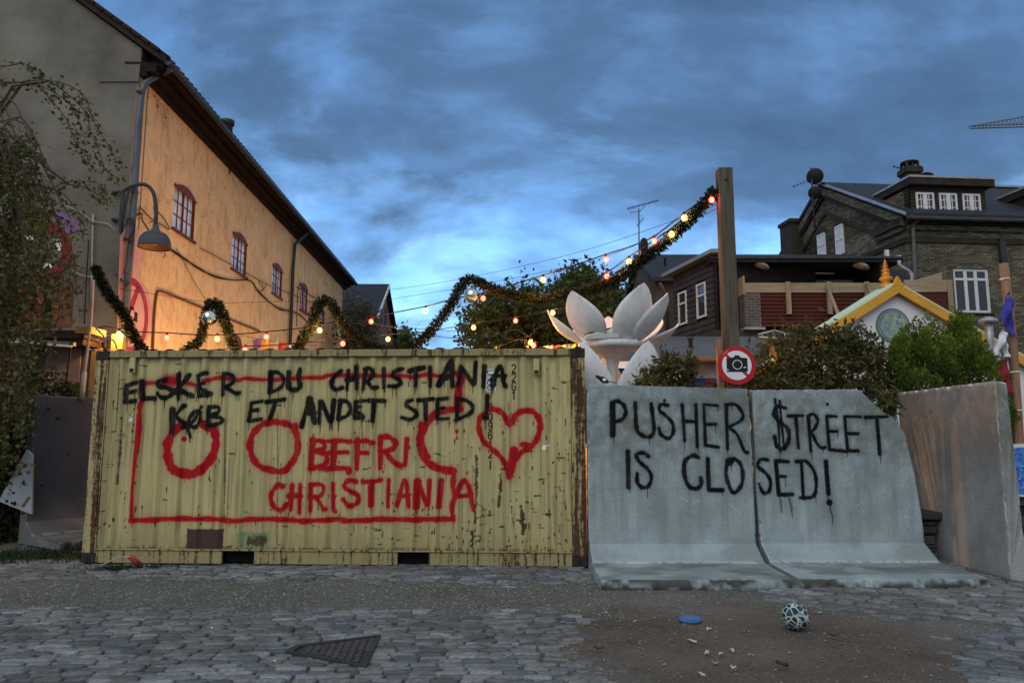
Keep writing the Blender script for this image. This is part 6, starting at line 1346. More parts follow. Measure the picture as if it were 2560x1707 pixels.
    mb = MB(); mb.prism([(X, 23.1, 0), (X, 29, 0), (X, 29, ez), (X, 26, rz - .1), (X, 23.1, ez)], (8, 0, 0)); mb.build('wall', bm, t2)
    sm = simple('annex_slate', (0.035, 0.038, 0.046), .7, .3, 2); mb = MB(); mb.prism([(X - .2, 22.8, ez - .15), (X - .2, 26, rz), (X - .2, 29.2, ez - .15), (X - .2, 29.2, ez - .02), (X - .2, 26, rz + .13), (X - .2, 22.8, ez - .02)], (8.2, 0, 0)); rf = mb.build('roof', sm, t2)
    mb = MB(); mb.lathe([(.04, -.3), (.04, .35), (.06, .36), (.06, .42)], at(1663, 672, 24.2), 8); mb.build('vent_pipe', M['dark_metal'], rf)
    mb = MB(); mb.tube([at(1650, 708, 22.7), at(1662, 728, 22.9), at(1668, 850, 22.95)], .045, 8); mb.build('downpipe', simple('brown_downpipe', (.16, .11, .10), .6), t2)
    # terrace pavilion with balcony parapet
    t3 = thing('roof_terrace', (7.8, 20.5, 0), 'covered roof terrace with a red board balcony and pale timber rail', 'terrace'); Y = 18.7
    xr0, xr1 = at(1775, 648, 18.9).x, at(2258, 648, 18.9).x; zr = at(1900, 655, 18.9).z; zr1 = at(1900, 643, 18.9).z
    mb = MB(); mb.obox((xr0, 18.9, zr), (xr1 - xr0, 0, 0), (0, 4.3, 0.02), (0, 0, zr1 - zr)); mb.build('roof', simple('terrace_roof', (0.02, 0.021, 0.024), .7), t3)
    mb = MB(); mb.obox((xr0, 18.86, zr1 - .04), (xr1 - xr0, 0, 0), (0, .035, 0), (0, 0, .06)); mb.build('roof_edge', M['dark_metal'], t3)
    mb = MB(); mb.obox((xr1 - .6, 18.95, 3), (.12, 0, 0), (0, 3.8, 0), (0, 0, zr - 3)); mb.obox((xr0 + .1, 20.55, 3), (xr1 - xr0 - .5, 0, 0), (0, .2, 0), (0, 0, zr - 3)); mb.build('back_wall', M['black'], t3)
    fl = at(1950, 822, Y).z; mb = MB(); mb.obox((xr0, Y + .1, fl - .3), (at(2356, 800, Y).x - xr0, 0, 0), (0, 4, 0), (0, 0, .28)); mb.build('floor', simple('terrace_floor', (.05, .045, .04), .8), t3)
    zf = lambda v, Yy=Y: at(1950, v, Yy).z
    xa, xb = at(1862, 720, Y).x, at(2270, 720, Y).x; xw = at(2356, 720, Y).x
    tim = wood_mat('pale_deck_timber', (0.36, 0.28, 0.19), (0.22, 0.165, 0.11), (.5, 6, 6)); tv = wood_mat('pale_post_timber', (0.34, 0.26, 0.17), (0.2, 0.15, 0.10))
    redb = wood_mat('red_brown_boards', (0.09, 0.028, 0.02), (0.05, 0.016, 0.013), (.4, 5, 5))
    mb = MB(); mb.obox((xa, Y, zf(731)), (xb - xa, 0, 0), (0, .05, 0), (0, 0, zf(707) - zf(731))); mb.build('rail', tim, t3)
    mb = MB(); mb.obox((xa - .04, Y, zf(735)), (.045, 0, 0), (0, 1.4, 0), (0, 0, zf(690) - zf(735))); mb.build('rail', tim, t3)
    mb = MB(); z = zf(816); h = (zf(732) - z) / 9; xq = at(1901, 760, Y).x
    for k in range(9): mb.add([(xq, Y + .02, z + k * h), (xb - .05, Y + .02, z + k * h), (xb - .05, Y + .055, z + k * h + h), (xq, Y + .055, z + k * h + h), (xq, Y + .06, z + k * h), (xb - .05, Y + .06, z + k * h)], [(0, 1, 2, 3), (4, 5, 1, 0)])
    mb.build('parapet_boards', redb, t3)
    mb = MB(); xp = at(1904, 760, Y).x; mb.obox((xa - .02, Y + .012, zf(818)), (xp - xa, 0, 0), (0, .5, 0), (0, 0, zf(732) - zf(818))); mb.build('brick_pier', brickmat('old_pier_brick', (1, 0, 0), (0.12, 0.09, 0.085), (0.07, 0.06, 0.06), (.16, .15, .14), .22, .075, .014, .5, .5), t3)
    mb = MB(); mb.obox((xa - .06, Y - .05, zf(824)), (at(1912, 820, Y).x - xa + .06, 0, 0), (0, .4, 0), (0, 0, .06)); mb.build('pier_ledge', M['galv'], t3)
    for u in (1970, 2072, 2167): mb = MB(); p = at(u, 707, Y - .05); mb.obox((p.x - .06, Y - .06, zf(786)), (.12, 0, 0), (0, .055, 0), (0, 0, p.z + .03 - zf(786))); mb.build('baluster', tv, t3)
    for a, b in (((2066, 712), (2104, 806)), ((2168, 712), (2190, 760))): mb = MB(); mb.tube([at(*a, Y - .1), at(*b, 16.6)], .045, 8); mb.build('brace', tv, t3)
    mb = MB(); mb.obox((at(2262, 720, Y - .4).x, Y - .4, zf(737)), (xw - at(2262, 720, Y - .4).x, 0, 0), (0, .05, 0), (0, 0, zf(708) - zf(737))); mb.build('rail', tim, t3)
    mb = MB(); mb.obox((at(2266, 720, Y - .4).x, Y - .37, zf(830)), (xw - at(2270, 720, Y - .4).x, 0, 0), (0, .05, 0), (0, 0, zf(738) - zf(830))); mb.build('parapet_boards', redb, t3)
    mb = MB(); mb.obox((xw - .12, Y - .42, zf(830)), (.13, 0, 0), (0, .015, 0), (0, 0, zf(708) - zf(830))); mb.build('baluster', tv, t3)
    mb = MB(); mb.prism([at(2283, 707, Y), at(2355, 707, Y), at(2355, 680, Y), at(2300, 696, Y)], (0, .05, 0)); mb.build('raking_board', tim, t3)
    zc = zr - .02
    for u, v in ((1901, 668), (2150, 669)):
        p = at(u, v, 19.15); mb = MB(); mb.lathe([(.02, .0), (.2, .02), (.23, .05), (.2, .08)], Vector((p.x, p.y, p.z)), 20, 0, Matrix.Rotation(R(25), 3, 'Y')); mb.build('ceiling_lamp', simple('dim_lamp_glass', (0.5, 0.48, 0.45), .5), t3)
    for u0, u1 in ((1926, 2000), (2012, 2085)): mb = MB(); mb.tube([at(u0, 682, 19.75), at(u1, 684, 19.75)], .018, 6); mb.build('strip_light', M['white'], t3)
    Yw = 20.5
    for u0, u1, v0 in ((1866, 1884, 700), (1895, 1966, 701), (1988, 2084, 701), (2084, 2168, 701)):
        a = at(u0, v0, Yw); b = at(u1, v0, Yw); h = (a.x, b.x, a.z - 1.9, a.z); window(t3, (0, Yw, 0), (1, 0, 0), (0, -1, 0), h, 1, 1, M['white_wood'], M['glass'], .09, .03, -.03)
    mb = MB(); mb.tube(crom([at(2248, 652, 18.85), at(2250, 664, 18.85), at(2272, 678, 18.85), at(2279, 690, 18.85), at(2279, 704, 18.85)], 5), .05, 10); mb.build('downpipe', M['galv'], t3)
    mb = MB(); mb.prism([at(2222, 648, 19.3), at(2252, 646, 19.3), at(2253, 637, 19.3), at(2240, 640, 19.3)], (0, .5, 0)); mb.box(at(2217, 638, 19.3), (.09, .09, .28)); mb.build('flashing', M['white_wood'], t3)
    mb = MB(); mb.tube([at(1896, 836, 16.5), at(1935, 826, 16.6), at(1990, 840, 16.7)], .02, 5); mb.tube([at(1896, 842, 16.4), at(1990, 850, 16.6)], .02, 5)
    for u in range(1905, 1985, 14): mb.tube([at(u, 832, 16.6), at(u + 3, 846, 16.5)], .014, 5)
    solo(mb, 'bare_rack', simple('pale_grey_tubing', (.4, .42, .45), .6), 'low pale metal rack lying on the grey felt roof below the terrace', 'rack')
build_back()

# ------------------------------------------------------------------ brick house on the right
def build_brick():
    K = Vector((12.62, 23.0, 0)); sd_ = Vector((math.cos(R(5)), math.sin(R(5)), 0)); sn = Vector((sd_.y, -sd_.x, 0)); gd = Vector((-0.115, 1, 0)).normalized(); gn = Vector((-gd.y, gd.x, 0))
    t0 = thing('brick_house', (15, 26, 0), 'dark yellow brick house with a wide gable, slate roof and flat topped dormer', 'house')
    c1, c2, mo = (0.22, 0.195, 0.135), (0.085, 0.075, 0.052), (0.045, 0.04, 0.033)
    bg = brickmat('gable_brick', tuple(gd), c1, c2, mo, .23, .072, .013, .4, .35); bs = brickmat('side_brick', tuple(sd_), c1, c2, mo, .23, .072, .013, .4, .35)
    dkb = simple('dark_brick_courses', (0.045, 0.038, 0.03), .9, .4, 4)
    EZ, AZ, GL, SL = 8.58, 11.15, 9.24, 14.0
    pg = lambda u, v: ((lambda q: (q.dot(gd), q.z))(onpl(u, v, K, gn) - K)); ps = lambda u, v: ((lambda q: (q.dot(sd_), q.z))(onpl(u, v, K, sn) - K))
    hs = []
    for (ua, va), (ub, vb) in (((2043, 578), (2067, 645)), ((2087, 556), (2113, 638))):
        s0 = pg(ua, va)[0]; s1 = pg(ub, vb)[0]; z1 = pg((ua + ub) / 2, va + 6)[1]; z0 = pg((ua + ub) / 2, vb)[1]; hs.append((min(s0, s1), max(s0, s1), z0, z1))
    mb = MB(); wall_holes(mb, K, gd, gn, 0, GL, 0, EZ, hs, 0, .18)
    mb.add([K + Vector((0, 0, EZ)), K + gd * GL + Vector((0, 0, EZ)), K + gd * GL / 2 + Vector((0, 0, AZ))], [(0, 1, 2)]); mb.build('gable_wall', bg, t0)
    # windows may rise into the triangle; give them dark reveals standing just proud
    for h in hs:
        f = window(t0, K + gn * (.02 if h[3] > EZ else 0), gd, gn, h, 2, 4, M['white_wood'], M['glass_sky_curtain'], .07, .03, -.02, None, 2, .52)
        q = MB(); sm = (h[0] + h[1]) / 2; hw = (h[1] - h[0]) / 2 + .12
        q.prism([K + gd * (sm + hw * math.cos(a)) + Vector((0, 0, h[3] - .03 + .26 * math.sin(a))) + gn * .004 for a in np.linspace(0, math.pi, 12)], gn * .03); q.build('lintel', dkb, f)
        q = MB(); q.obox(K + gd * (h[1]) + Vector((0, 0, h[2])) + gn * .004, gd * .10, gn * .02, (0, 0, h[3] - h[2])); q.build('reveal', M['black'], f)
    s0, z1 = ps(2382, 670); s1, z0 = ps(2481, 783); h2 = (s0, s1, z0, z1)
    mb = MB(); wall_holes(mb, K, sd_, sn, 0.0, SL, 0, EZ, [h2], 0, .16); mb.build('side_wall', bs, t0)
    f = window(t0, K, sd_, sn, h2, 1, 1, M['white_wood'], M['glass'], .09, .03, .05, dkb, 3, .76)
    q = MB(); sm = (s0 + s1) / 2; hw = (s1 - s0) / 2 + .18; q.prism([K + sd_ * (sm + hw * x) + Vector((0, 0, z1 + .0 + .16 * (1 - x * x))) + sn * .004 for x in np.linspace(-1, 1, 9)] + [K + sd_ * (sm + hw * .97) + Vector((0, 0, z1 + .36)) + sn * .004, K + sd_ * (sm - hw * .97) + Vector((0, 0, z1 + .36)) + sn * .004], sn * .012); q.build('lintel', brickmat('upright_brick', (0, 0, 1), c1, c2, mo, .3, .085), f)
    # back part keeps the volume closed
    mb = MB(); b0 = K + gd * (GL - .02); mb.quad(b0, b0 + sd_ * SL, b0 + sd_ * SL + Vector((0, 0, EZ)), b0 + Vector((0, 0, EZ))); e0 = K + sd_ * SL; mb.quad(e0, e0 + gd * GL, e0 + gd * GL + Vector((0, 0, EZ)), e0 + Vector((0, 0, EZ))); mb.build('rear_wall', bs, t0)
    # cornices: two courses along the side, raking corbels up the gable
    for za, zb, d in ((8.30, 8.56, .16), (8.12, 8.28, .09), (7.72, 7.90, .06)):
        mb = MB(); mb.obox(K - sd_ * .02 + Vector((0, 0, za)) - sn * .02, sd_ * SL, sn * (d + .02), (0, 0, zb - za)); mb.obox(K + Vector((0, 0, za)) + gd * .02 - gn * .02, gd * (1.5 if za > 8 else 2.4), gn * (d + .02), (0, 0, zb - za - .003)); mb.build('cornice', dkb if d != .09 else bs, t0)
    sg = (AZ - EZ) / (GL / 2)
    for s_ in (0, 1):
        g = lambda s, z, d: K + gd * (s if s_ == 0 else GL - s) + Vector((0, 0, z)) + gn * d
        for off, th, d in ((0.0, .30, .16), (.32, .10, .10), (.95, .14, .05)):
            mb = MB(); a, b = (0.0, GL / 2) if off < .5 else (1.5, GL / 2)
            mb.prism([g(a, EZ + a * sg - off, -.02), g(b, EZ + b * sg - off, -.02), g(b, EZ + b * sg - off - th, -.02), g(a, EZ + a * sg - off - th, -.02)], gn * (d + .02)); mb.build('raking_cornice', dkb if off != 0 else bg, t0)
    # roof
    sl_ = simple('dark_slate', (0.030, 0.033, 0.042), .65, .35, 2, .3, 14); mb = MB()
    ov = -.35; pr = []
    for s, z in ((ov, EZ + ov * sg + .06), (GL / 2, AZ + .06), (GL - ov, EZ + ov * sg + .06), (GL - ov, EZ + ov * sg + .2), (GL / 2, AZ + .2), (ov, EZ + ov * sg + .2)): pr.append(K + gd * s + gn * .2 + Vector((0, 0, z)))
    mb.prism(pr, sd_ * (SL + .2)); rf = mb.build('roof', sl_, t0)
    mb = MB(); a = K + gd * ov + gn * .215; b = K + gd * (GL / 2) + gn * .215; up = Vector((0, 0, 1))
    mb.prism([a + up * (EZ + ov * sg + .12), b + up * (AZ + .12), b + up * (AZ + .22), a + up * (EZ + ov * sg + .22)], gn * .03); mb.build('verge_trim', M['galv'], t0)
    mb = MB(); a = K + gd * (ov - .05) + up * (EZ + ov * sg + .02); mb.tube([a + gn * .2, a + sd_ * SL], .07, 8); mb.build('gutter', M['dark_metal'], t0)
    a = K + gd * (GL / 2) + up * (AZ + .22) + sd_ * 6.5; mb = MB(); mb.bar(a, a + sd_ * 8, .3, .08); mb.build('ridge_cap', M['galv'], rf)
    # dormers
    clb = simple('dark_dormer_boards', (0.045, 0.036, 0.03), .8, .4, 4)
    for k in range(2):
        D0 = K + gd * .35; pd = lambda u, v: ((lambda q: (q.dot(sd_), q.z))(onpl(u, v, D0, sn) - D0)); sa = pd(2275, 500)[0] + 4.6 * k; sb = pd(2463, 500)[0] + 4.6 * k; zb, zt = EZ + .25, pd(2270, 466)[1]; zq = pd(2270, 447)[1]
        mb = MB(); dep = 3.2
        mb.obox(D0 + sd_ * (sa + .03) + gd * .03 + up * zb, sd_ * (sb - sa - .06), gd * dep, up * (zt - zb)); dm = mb.build('dormer', clb, t0)
        wn = [(2287, 2332), (2345, 2389), (2403, 2447)]; hz = (pd(2300, 537)[1], pd(2300, 483)[1]); hh = [(pd(u0, 500)[0] + 4.6 * k, pd(u1, 500)[0] + 4.6 * k, *hz) for u0, u1 in wn]
        mb = MB(); clap(mb, D0 + sd_ * sa, sd_, sn, sb - sa, zb, zt, .11, [(a - sa, b - sa, c, d) for a, b, c, d in hh]); clap(mb, D0 + sd_ * sa, gd, -sd_, dep, zb, zt, .11); mb.build('dormer_cladding', clb, dm)
        mb = MB(); mb.obox(D0 + sd_ * (sa - .12) - gd * .25 + up * zt, sd_ * (sb - sa + .3), gd * (dep + .4), up * (zq - zt)); mb.build('dormer_roof', simple('dormer_fascia', (0.035, 0.026, 0.022), .8, .4, 3), dm)
        mb = MB(); mb.obox(D0 + sd_ * (sa - .14) - gd * .27 + up * (zq - .03), sd_ * (sb - sa + .34), gd * .03, up * .07); mb.obox(D0 + sd_ * (sa - .15) - gd * .24 + up * (zq - .03), sd_ * .03, gd * (dep + .3), up * .07); mb.build('dormer_edge', M['galv'], dm)
        for a, b, c, d in hh:
            q = MB(); fr = []
            f = MB(); o = D0 + sn * .04; pp = lambda s, z, dd: o + sd_ * s + up * z + sn * dd
            for s0_, s1_, z0_, z1_ in ((a, a + .06, c, d), (b - .06, b, c, d), (a + .06, b - .06, c, c + .06), (a + .06, b - .06, d - .06, d), ((a + b) / 2 - .07, (a + b) / 2 + .07, c + .06, d - .06)): f.obox(pp(s0_, z0_, 0), sd_ * (s1_ - s0_), up * (z1_ - z0_), sn * .04)
            for s_ in (.28, .72): f.obox(pp(a + (b - a) * s_ - .012, c + .06, 0), sd_ * .024, up * (d - c - .12), sn * .025)
            for t_ in (.35, .68): f.obox(pp(a + .06, c + (d - c) * t_ - .012, 0), sd_ * (b - a - .12), up * .024, sn * .02)
            # part of the house: dormer > window would be three levels down, so the window hangs on the dormer
            w_ = f.build('window', M['white_wood'], dm); f2 = MB(); f2.obox(pp(a + .01, c + .01, 0), sd_ * (b - a - .02), up * (d - c - .02), sn * -.01); f2.build('dormer_pane', M['glass'], dm)
    # chimneys
    p = at(2276, 446, 26.2); z1 = at(2276, 424, 26.2).z; z2 = at(2276, 409, 26.2).z; mb = MB(); mb.box((p.x, p.y, (z1 + 9.5) / 2), (.52, .52, z1 - 9.5)); mb.box((p.x, p.y, z1 - .1), (.64, .64, .18)); mb.box((p.x, p.y, z1 + .02), (.56, .56, .06))
    for dx in (-.2, 0, .2): mb.box((p.x + dx, p.y - .2, (z1 + z2) / 2), (.07, .07, z2 - z1 + .02)); mb.box((p.x + dx, p.y + .2, (z1 + z2) / 2), (.07, .07, z2 - z1 + .02))
    mb.lathe([(.33, 0), (.30, .05), (.2, .08)], (p.x, p.y, z2), 8); mb.build('chimney', dkb, t0)
    p = K + gd * 6.9 + gn * .26; mb = MB(); zt = at(1995, 555, p.y).z; mb.obox(p - gd * .45 - gn * .25, gd * .9, gn * .5, up * (zt - .15)); mb.obox(p - gd * .52 - gn * .3 + up * (zt - .15), gd * 1.04, gn * .6, up * .15); mb.build('chimney', dkb, t0)
    for px in ([(2284, 543), (2283, 556), (2277, 566), (2278, 600), (2283, 745)],): mb = MB(); mb.tube(crom([K + sd_ * ps(u, v)[0] + up * ps(u, v)[1] + sn * (.22 if v < 560 else .12) for u, v in px], 5), .055, 8); mb.build('downpipe', simple('grey_downpipe', (.13, .125, .11), .6), t0)
    a = ps(2498, 597); b = ps(2506, 720); mb = MB(); mb.obox(K + sd_ * (a[0] - .09) + up * b[1] + sn * .003, sd_ * .2, sn * .14, up * (a[1] - b[1])); mb.build('flue', simple('dark_flue', (.05, .05, .05), .7), t0)
build_brick()

# ------------------------------------------------------------------ aerials, crane
def dish(mb, c, r, nrm):
    rot = Vector((0, 0, 1)).rotation_difference(Vector(nrm).normalized()).to_matrix()
    mb.lathe([(.01, 0), (r * .5, r * .05), (r * .85, r * .16), (r, r * .24), (r, r * .26), (r * .84, r * .19), (r * .5, r * .09), (.01, r * .04)], c, 28, 0, rot, True, False)
def yagi(mb, a, b, n, el, w=.012, up=Vector((0, 0, 1))):
    a, b = Vector(a), Vector(b); mb.tube([a, b], w, 5); d = (b - a).normalized(); s = d.cross(Vector((0, 1, .3))).normalized()
    for i in range(n): p = a.lerp(b, (i + .5) / n); l = el * (1 - .4 * i / n); mb.tube([p - s * l / 2, p + s * l / 2], w * .7, 4)
Y = 27.3; t0 = thing('satellite_dishes', tuple(at(2037, 570, Y)), 'pole with two dark satellite dishes and an aerial on the brick gable', 'satellite dishes'); m = MB(); m.tube([at(2028, 420, Y), at(2031, 490, Y), at(2038, 572, Y)], .035, 8); m.build('mast', M['dark_metal'], t0)
for u, v, r in ((2037, 441, .31), (2037, 482, .25)): m = MB(); dish(m, at(u, v, Y - .12), r, (.5, .95, .35)); m.tube([at(u, v, Y - .1), at(u - 6, v + 4, Y)], .02, 5); m.build('dish', M['black'], t0)
m = MB(); yagi(m, at(2022, 451, Y), at(1981, 468, Y), 5, .22); m.tube([at(2034, 464, Y), at(2056, 460, Y - .2)], .015, 5); m.box(at(2057, 459, Y - .2), (.12, .12, .08)); m.build('aerial', M['black'], t0)
Y = 24.5; t0 = thing('roof_aerial', tuple(at(1598, 650, Y)), 'thin mast with a comb aerial and an edge on dish above the slate annex', 'aerial'); m = MB(); m.tube([at(1597, 522, Y), at(1598, 652, Y)], .022, 6); m.build('mast', M['dark_metal'], t0)
m = MB(); yagi(m, at(1568, 523, Y), at(1646, 501, Y), 14, .16, .014); m.tube([at(1575, 532, Y), at(1600, 528, Y), at(1612, 515, Y)], .012, 5); yagi(m, at(1592, 566, Y), at(1609, 545, Y), 4, .2, .01); m.build('aerial', M['black'], t0)
m = MB(); dish(m, at(1605, 615, Y - .1), .28, (.93, .35, .1)); m.tube([at(1604, 618, Y), at(1598, 622, Y)], .015, 5); m.tube([at(1600, 634, Y), at(1620, 632, Y - .2)], .012, 5); m.build('dish', M['black'], t0)
m = MB(); p = at(2470, 0, 1); a = at(2231, 416, 26.5); b = at(2257, 423, 26.5); yagi(m, a, b, 3, .12, .016); m.tube([b, b + Vector((0.4, 0, -.3))], .012, 5); m.tube([at(2298, 424, 26.5), at(2312, 440, 26.5)], .010, 4); solo(m, 'small_aerial', M['black'], 'small stick aerial beside the chimney above the dormer', 'aerial')
m = MB(); dish(m, at(2314, 448, 26.8), .3, (.2, .3, .95)); m.tube([at(2314, 448, 26.8), at(2314, 470, 26.8)], .03, 6); solo(m, 'roof_dish', M['black'], 'dark dish lying low behind the dormer roof, right of the chimney', 'satellite dish')
def build_crane():
    Y = 160.; A = at(2422, 317, Y); B = at(2600, 285, Y); A2 = at(2430, 318, Y); B2 = at(2600, 313, Y); t0 = thing('tower_crane', tuple(at(2640, 1000, Y)), 'far tower crane whose lattice jib enters from the right edge', 'crane')
    m = MB(); r = .16; m.tube([A, B], r, 5)
    for dy in (-.8, .8): m.tube([A2 + Vector((0, dy, 0)), B2 + Vector((0, dy, 0))], r, 5)
    n = 18
    for i in range(n):
        p = A2.lerp(B2, i / n); q = A.lerp(B, (i + .5) / n); q2 = A2.lerp(B2, (i + 1) / n); m.tube([p, q], .09, 4); m.tube([q, q2], .09, 4)
    m.build('jib', simple('crane_steel', (.16, .16, .16), .6), t0)
    m = MB(); c = at(2605, 310, Y); m.box((c.x + 1, Y, c.z / 2), (1.6, 1.6, c.z)); m.build('mast', M['dark_metal'], t0)
build_crane()

# ------------------------------------------------------------------ right edge: prayer flags, poster, stone walls
def build_flags():
    Y = 10.35; t0 = thing('flag_pole', tuple(at(2556, 1180, Y)), 'leaning rough wooden pole carrying a column of prayer flags', 'flag pole')
    m = MB(); m.tube([at(2509, 659, Y), at(2532, 862, Y), at(2548, 1105, Y), at(2560, 1330, Y)], [.06, .058, .06, .065], 12); m.build('pole', wood_mat('stripped_pole', (0.33, 0.19, 0.115), (0.17, 0.10, 0.065)), t0)
    for v, u in ((698, 2512), (930, 2537), (1026, 2543)): m = MB(); m.lathe([(.066, -.008), (.07, 0), (.066, .008)], at(u, v, Y), 14); m.tube([at(u - 12, v + 1, Y - .03), at(u + 14, v + 2, Y - .04)], .006, 5); m.build('tie', M['white'], t0)
    t1 = thing('prayer_flags', tuple(at(2510, 1100, Y - .08)), 'column of blue, white, red and green prayer flags on the leaning pole', 'flags')
    cr = lambda a, b: (2300 + a / 3.135, 620 + b / 3.135)
    def flag(cs, mat, y=0):
        P = [at(*cr(*c), Y - .09 + y) for c in cs]
        f = lambda a, b: (P[0].lerp(P[1], a)).lerp(P[3].lerp(P[2], a), b) + Vector((0, .03 * math.sin(a * 7 + b * 4) + .02 * math.sin(b * 11), 0))
        q = MB(); q.surf(f, 12, 16); return q.build('flag', mat, t1, solid=.003), f
    flag([(705, 330), (735, 470), (740, 712), (618, 560)], simple('blue_cloth', (0.055, 0.05, 0.32), .85, .3, 4))
    w, f = flag([(655, 632), (692, 690), (695, 858), (560, 845)], simple('white_cloth', (0.58, 0.60, 0.66), .85, .2, 5), -.02)
    m = MB()
    for i in range(7):
        b = .28 + i * .09; m.tube([f(.25 + .04 * math.sin(i * 3), b) + Vector((0, -.004, 0)), f(.55, b) + Vector((0, -.004, 0)), f(.9 - .05 * math.sin(i), b) + Vector((0, -.004, 0))], .0028, 4)
    m.build('printed_lines', M['black'], w)
    flag([(598, 888), (695, 856), (716, 1140), (628, 1150)], simple('red_cloth', (0.26, 0.03, 0.04), .85, .3, 4), .01); flag([(640, 1155), (722, 1142), (740, 1270), (690, 1330)], simple('green_cloth', (0.03, 0.11, 0.055), .85, .3, 4), .02)
build_flags()
def build_poster():
    Y = 9.75; P = lambda u, v, d=0: at(u, v, Y - d); t0 = thing('information_board', tuple(P(2540, 1240)), 'slanted blue poster board with pale frame at the right edge', 'board')
    m = MB(); m.prism([P(2505, 1112), P(2600, 1106), P(2600, 1242), P(2518, 1240)], (0, .03, 0)); m.build('backing', M['white_wood'], t0)
    t = NT('blue_map_print'); n1 = t.noise(9, 3, .5, None, (1, 1, 2.4)); n2 = t.noise(22, 3, .6, None, (1, 1, 2.5)); t.col(t.mix(t.ramp(n2, .62, .66), t.mix(t.ramp(n1, .4, .6), (0.03, 0.09, 0.38), (0.06, 0.22, 0.55)), (0.55, 0.66, 0.8))); t.rough(.4)
    m = MB(); m.prism([P(2510, 1121, .004), P(2596, 1115, .004), P(2596, 1234, .004), P(2524, 1235, .004)], (0, -.003, 0)); m.build('print', t.mat, t0)
    m = MB(); m.bar(P(2514, 1190, -.05), P(2526, 1242, -.05), .03, .03); m.build('leg', M['white_wood'], t0)
    st = brickmat('rough_stone', (1, 0, 0), (0.085, 0.085, 0.08), (0.05, 0.05, 0.045), (0.03, 0.028, 0.025), .38, .17, .02, .8, .5, 2); cap = wood_mat('grey_cap_timber', (0.13, 0.10, 0.08), (0.07, 0.055, 0.045), (.6, 5, 5))
    Yw = 9.95; z1, z2 = at(2540, 1262, Yw).z, at(2540, 1240, Yw).z; x = at(2510, 1250, Yw).x; t1 = thing('stone_wall', (x + 1, Yw, 0), 'low dark stone wall with a timber cap under the blue poster', 'wall')
    m = MB(); m.obox((x, Yw, 0), (2.6, 0, 0), (0, .4, 0), (0, 0, z1)); m.build('masonry', st, t1); m = MB(); m.obox((x - .05, Yw - .06, z1), (2.7, 0, 0), (0, .5, 0), (0, 0, z2 - z1)); m.build('cap', cap, t1)
    t2 = thing('stone_pier', (5.05, 9.5, 0), 'short dark stone pier with a slab cap in the gap between two barriers', 'pier'); z = at(2300, 1280, 9.3).z
    m = MB(); g = np.random.default_rng(4); zz = 0
    while zz < z - .1: h = min(g.uniform(.08, .13), z - .1 - zz); w = g.uniform(.17, .2); m.box((5.05 + g.normal(0, .008), 9.5, zz + h / 2), (w * 2 - .04, .38, h - .012)); zz += h
    m.build('masonry', st, t2, None, .012); m = MB(); m.box((5.05, 9.5, z - .04), (.45, .48, .09)); m.build('cap', simple('dark_slab', (.05, .05, .048), .8), t2, None, .01)
    # what shows in the slit between container and barrier
    m = MB(); p = at(1440, 1000, 12.6); m.obox((p.x - .6, 12.6, at(1440, 1062, 12.6).z), (1.0, 0, 0), (0, .06, 0), (0, 0, p.z - at(1440, 1062, 12.6).z)); solo(m, 'orange_banner', simple('orange_banner', (0.75, 0.30, 0.03), .7), 'orange banner board glimpsed in the slit right of the container', 'banner')
    m = MB(); p = at(1440, 1110, 12.5); m.box((p.x - .2, 12.5, p.z / 2 + .0), (1.3, .5, p.z)); solo(m, 'market_stall', simple('pinkish_stall_boards', (0.5, 0.3, 0.22), .8, .4, 6), 'pinkish board stall low in the slit right of the container', 'stall')
    # bunting
    for px, cols, lab in (([(600, 838, 12.5), (650, 848, 12.4), (700, 856, 12.4), (752, 862, 12.4), (790, 864, 12.4)], [((0.20, 0.12, 0.30), 641), ((0.62, 0.40, 0.06), 664), ((0.30, 0.34, 0.24), 685), ((0.45, 0.06, 0.04), 707), ((0.6, 0.6, 0.6), 730)], 'line of small coloured pennants in front of the ochre wall above the container'),
                          ([(1355, 866, 12.4), (1400, 863, 12.4), (1440, 860, 12.4), (1485, 858, 12.4)], [((0.45, .40, .5), 1362), ((0.6, 0.35, 0.38), 1373), ((0.5, 0.07, 0.06), 1391), ((0.42, 0.42, 0.12), 1406), ((0.15, 0.2, .25), 1416), ((0.55, 0.45, 0.05), 1430)], 'line of small coloured pennants beside the lotus above the container')):
        P = crom([at(*p) for p in px], 8); t3 = thing('bunting', tuple(P[0]), lab, 'bunting', 'strings of pennants'); m = MB(); m.tube(P, .004, 5); m.build('cord', M['cable'], t3)
        for c_, u in cols:
            a = min(P, key=lambda p: abs(1280 + F * p.x / (p.y * .99 + (p.z - 1.5) * .13) - u)); m = MB(); w = .075; m.surf(lambda s, t_: a + Vector(((s - .5) * 2 * w * (1 - .15 * t_), .02 * math.sin(s * 5), -.015 - .17 * t_ + .03 * s)), 6, 5); m.build('pennant', simple('pennant_cloth', c_, .85, .2, 8), t3, solid=.003)
build_poster()

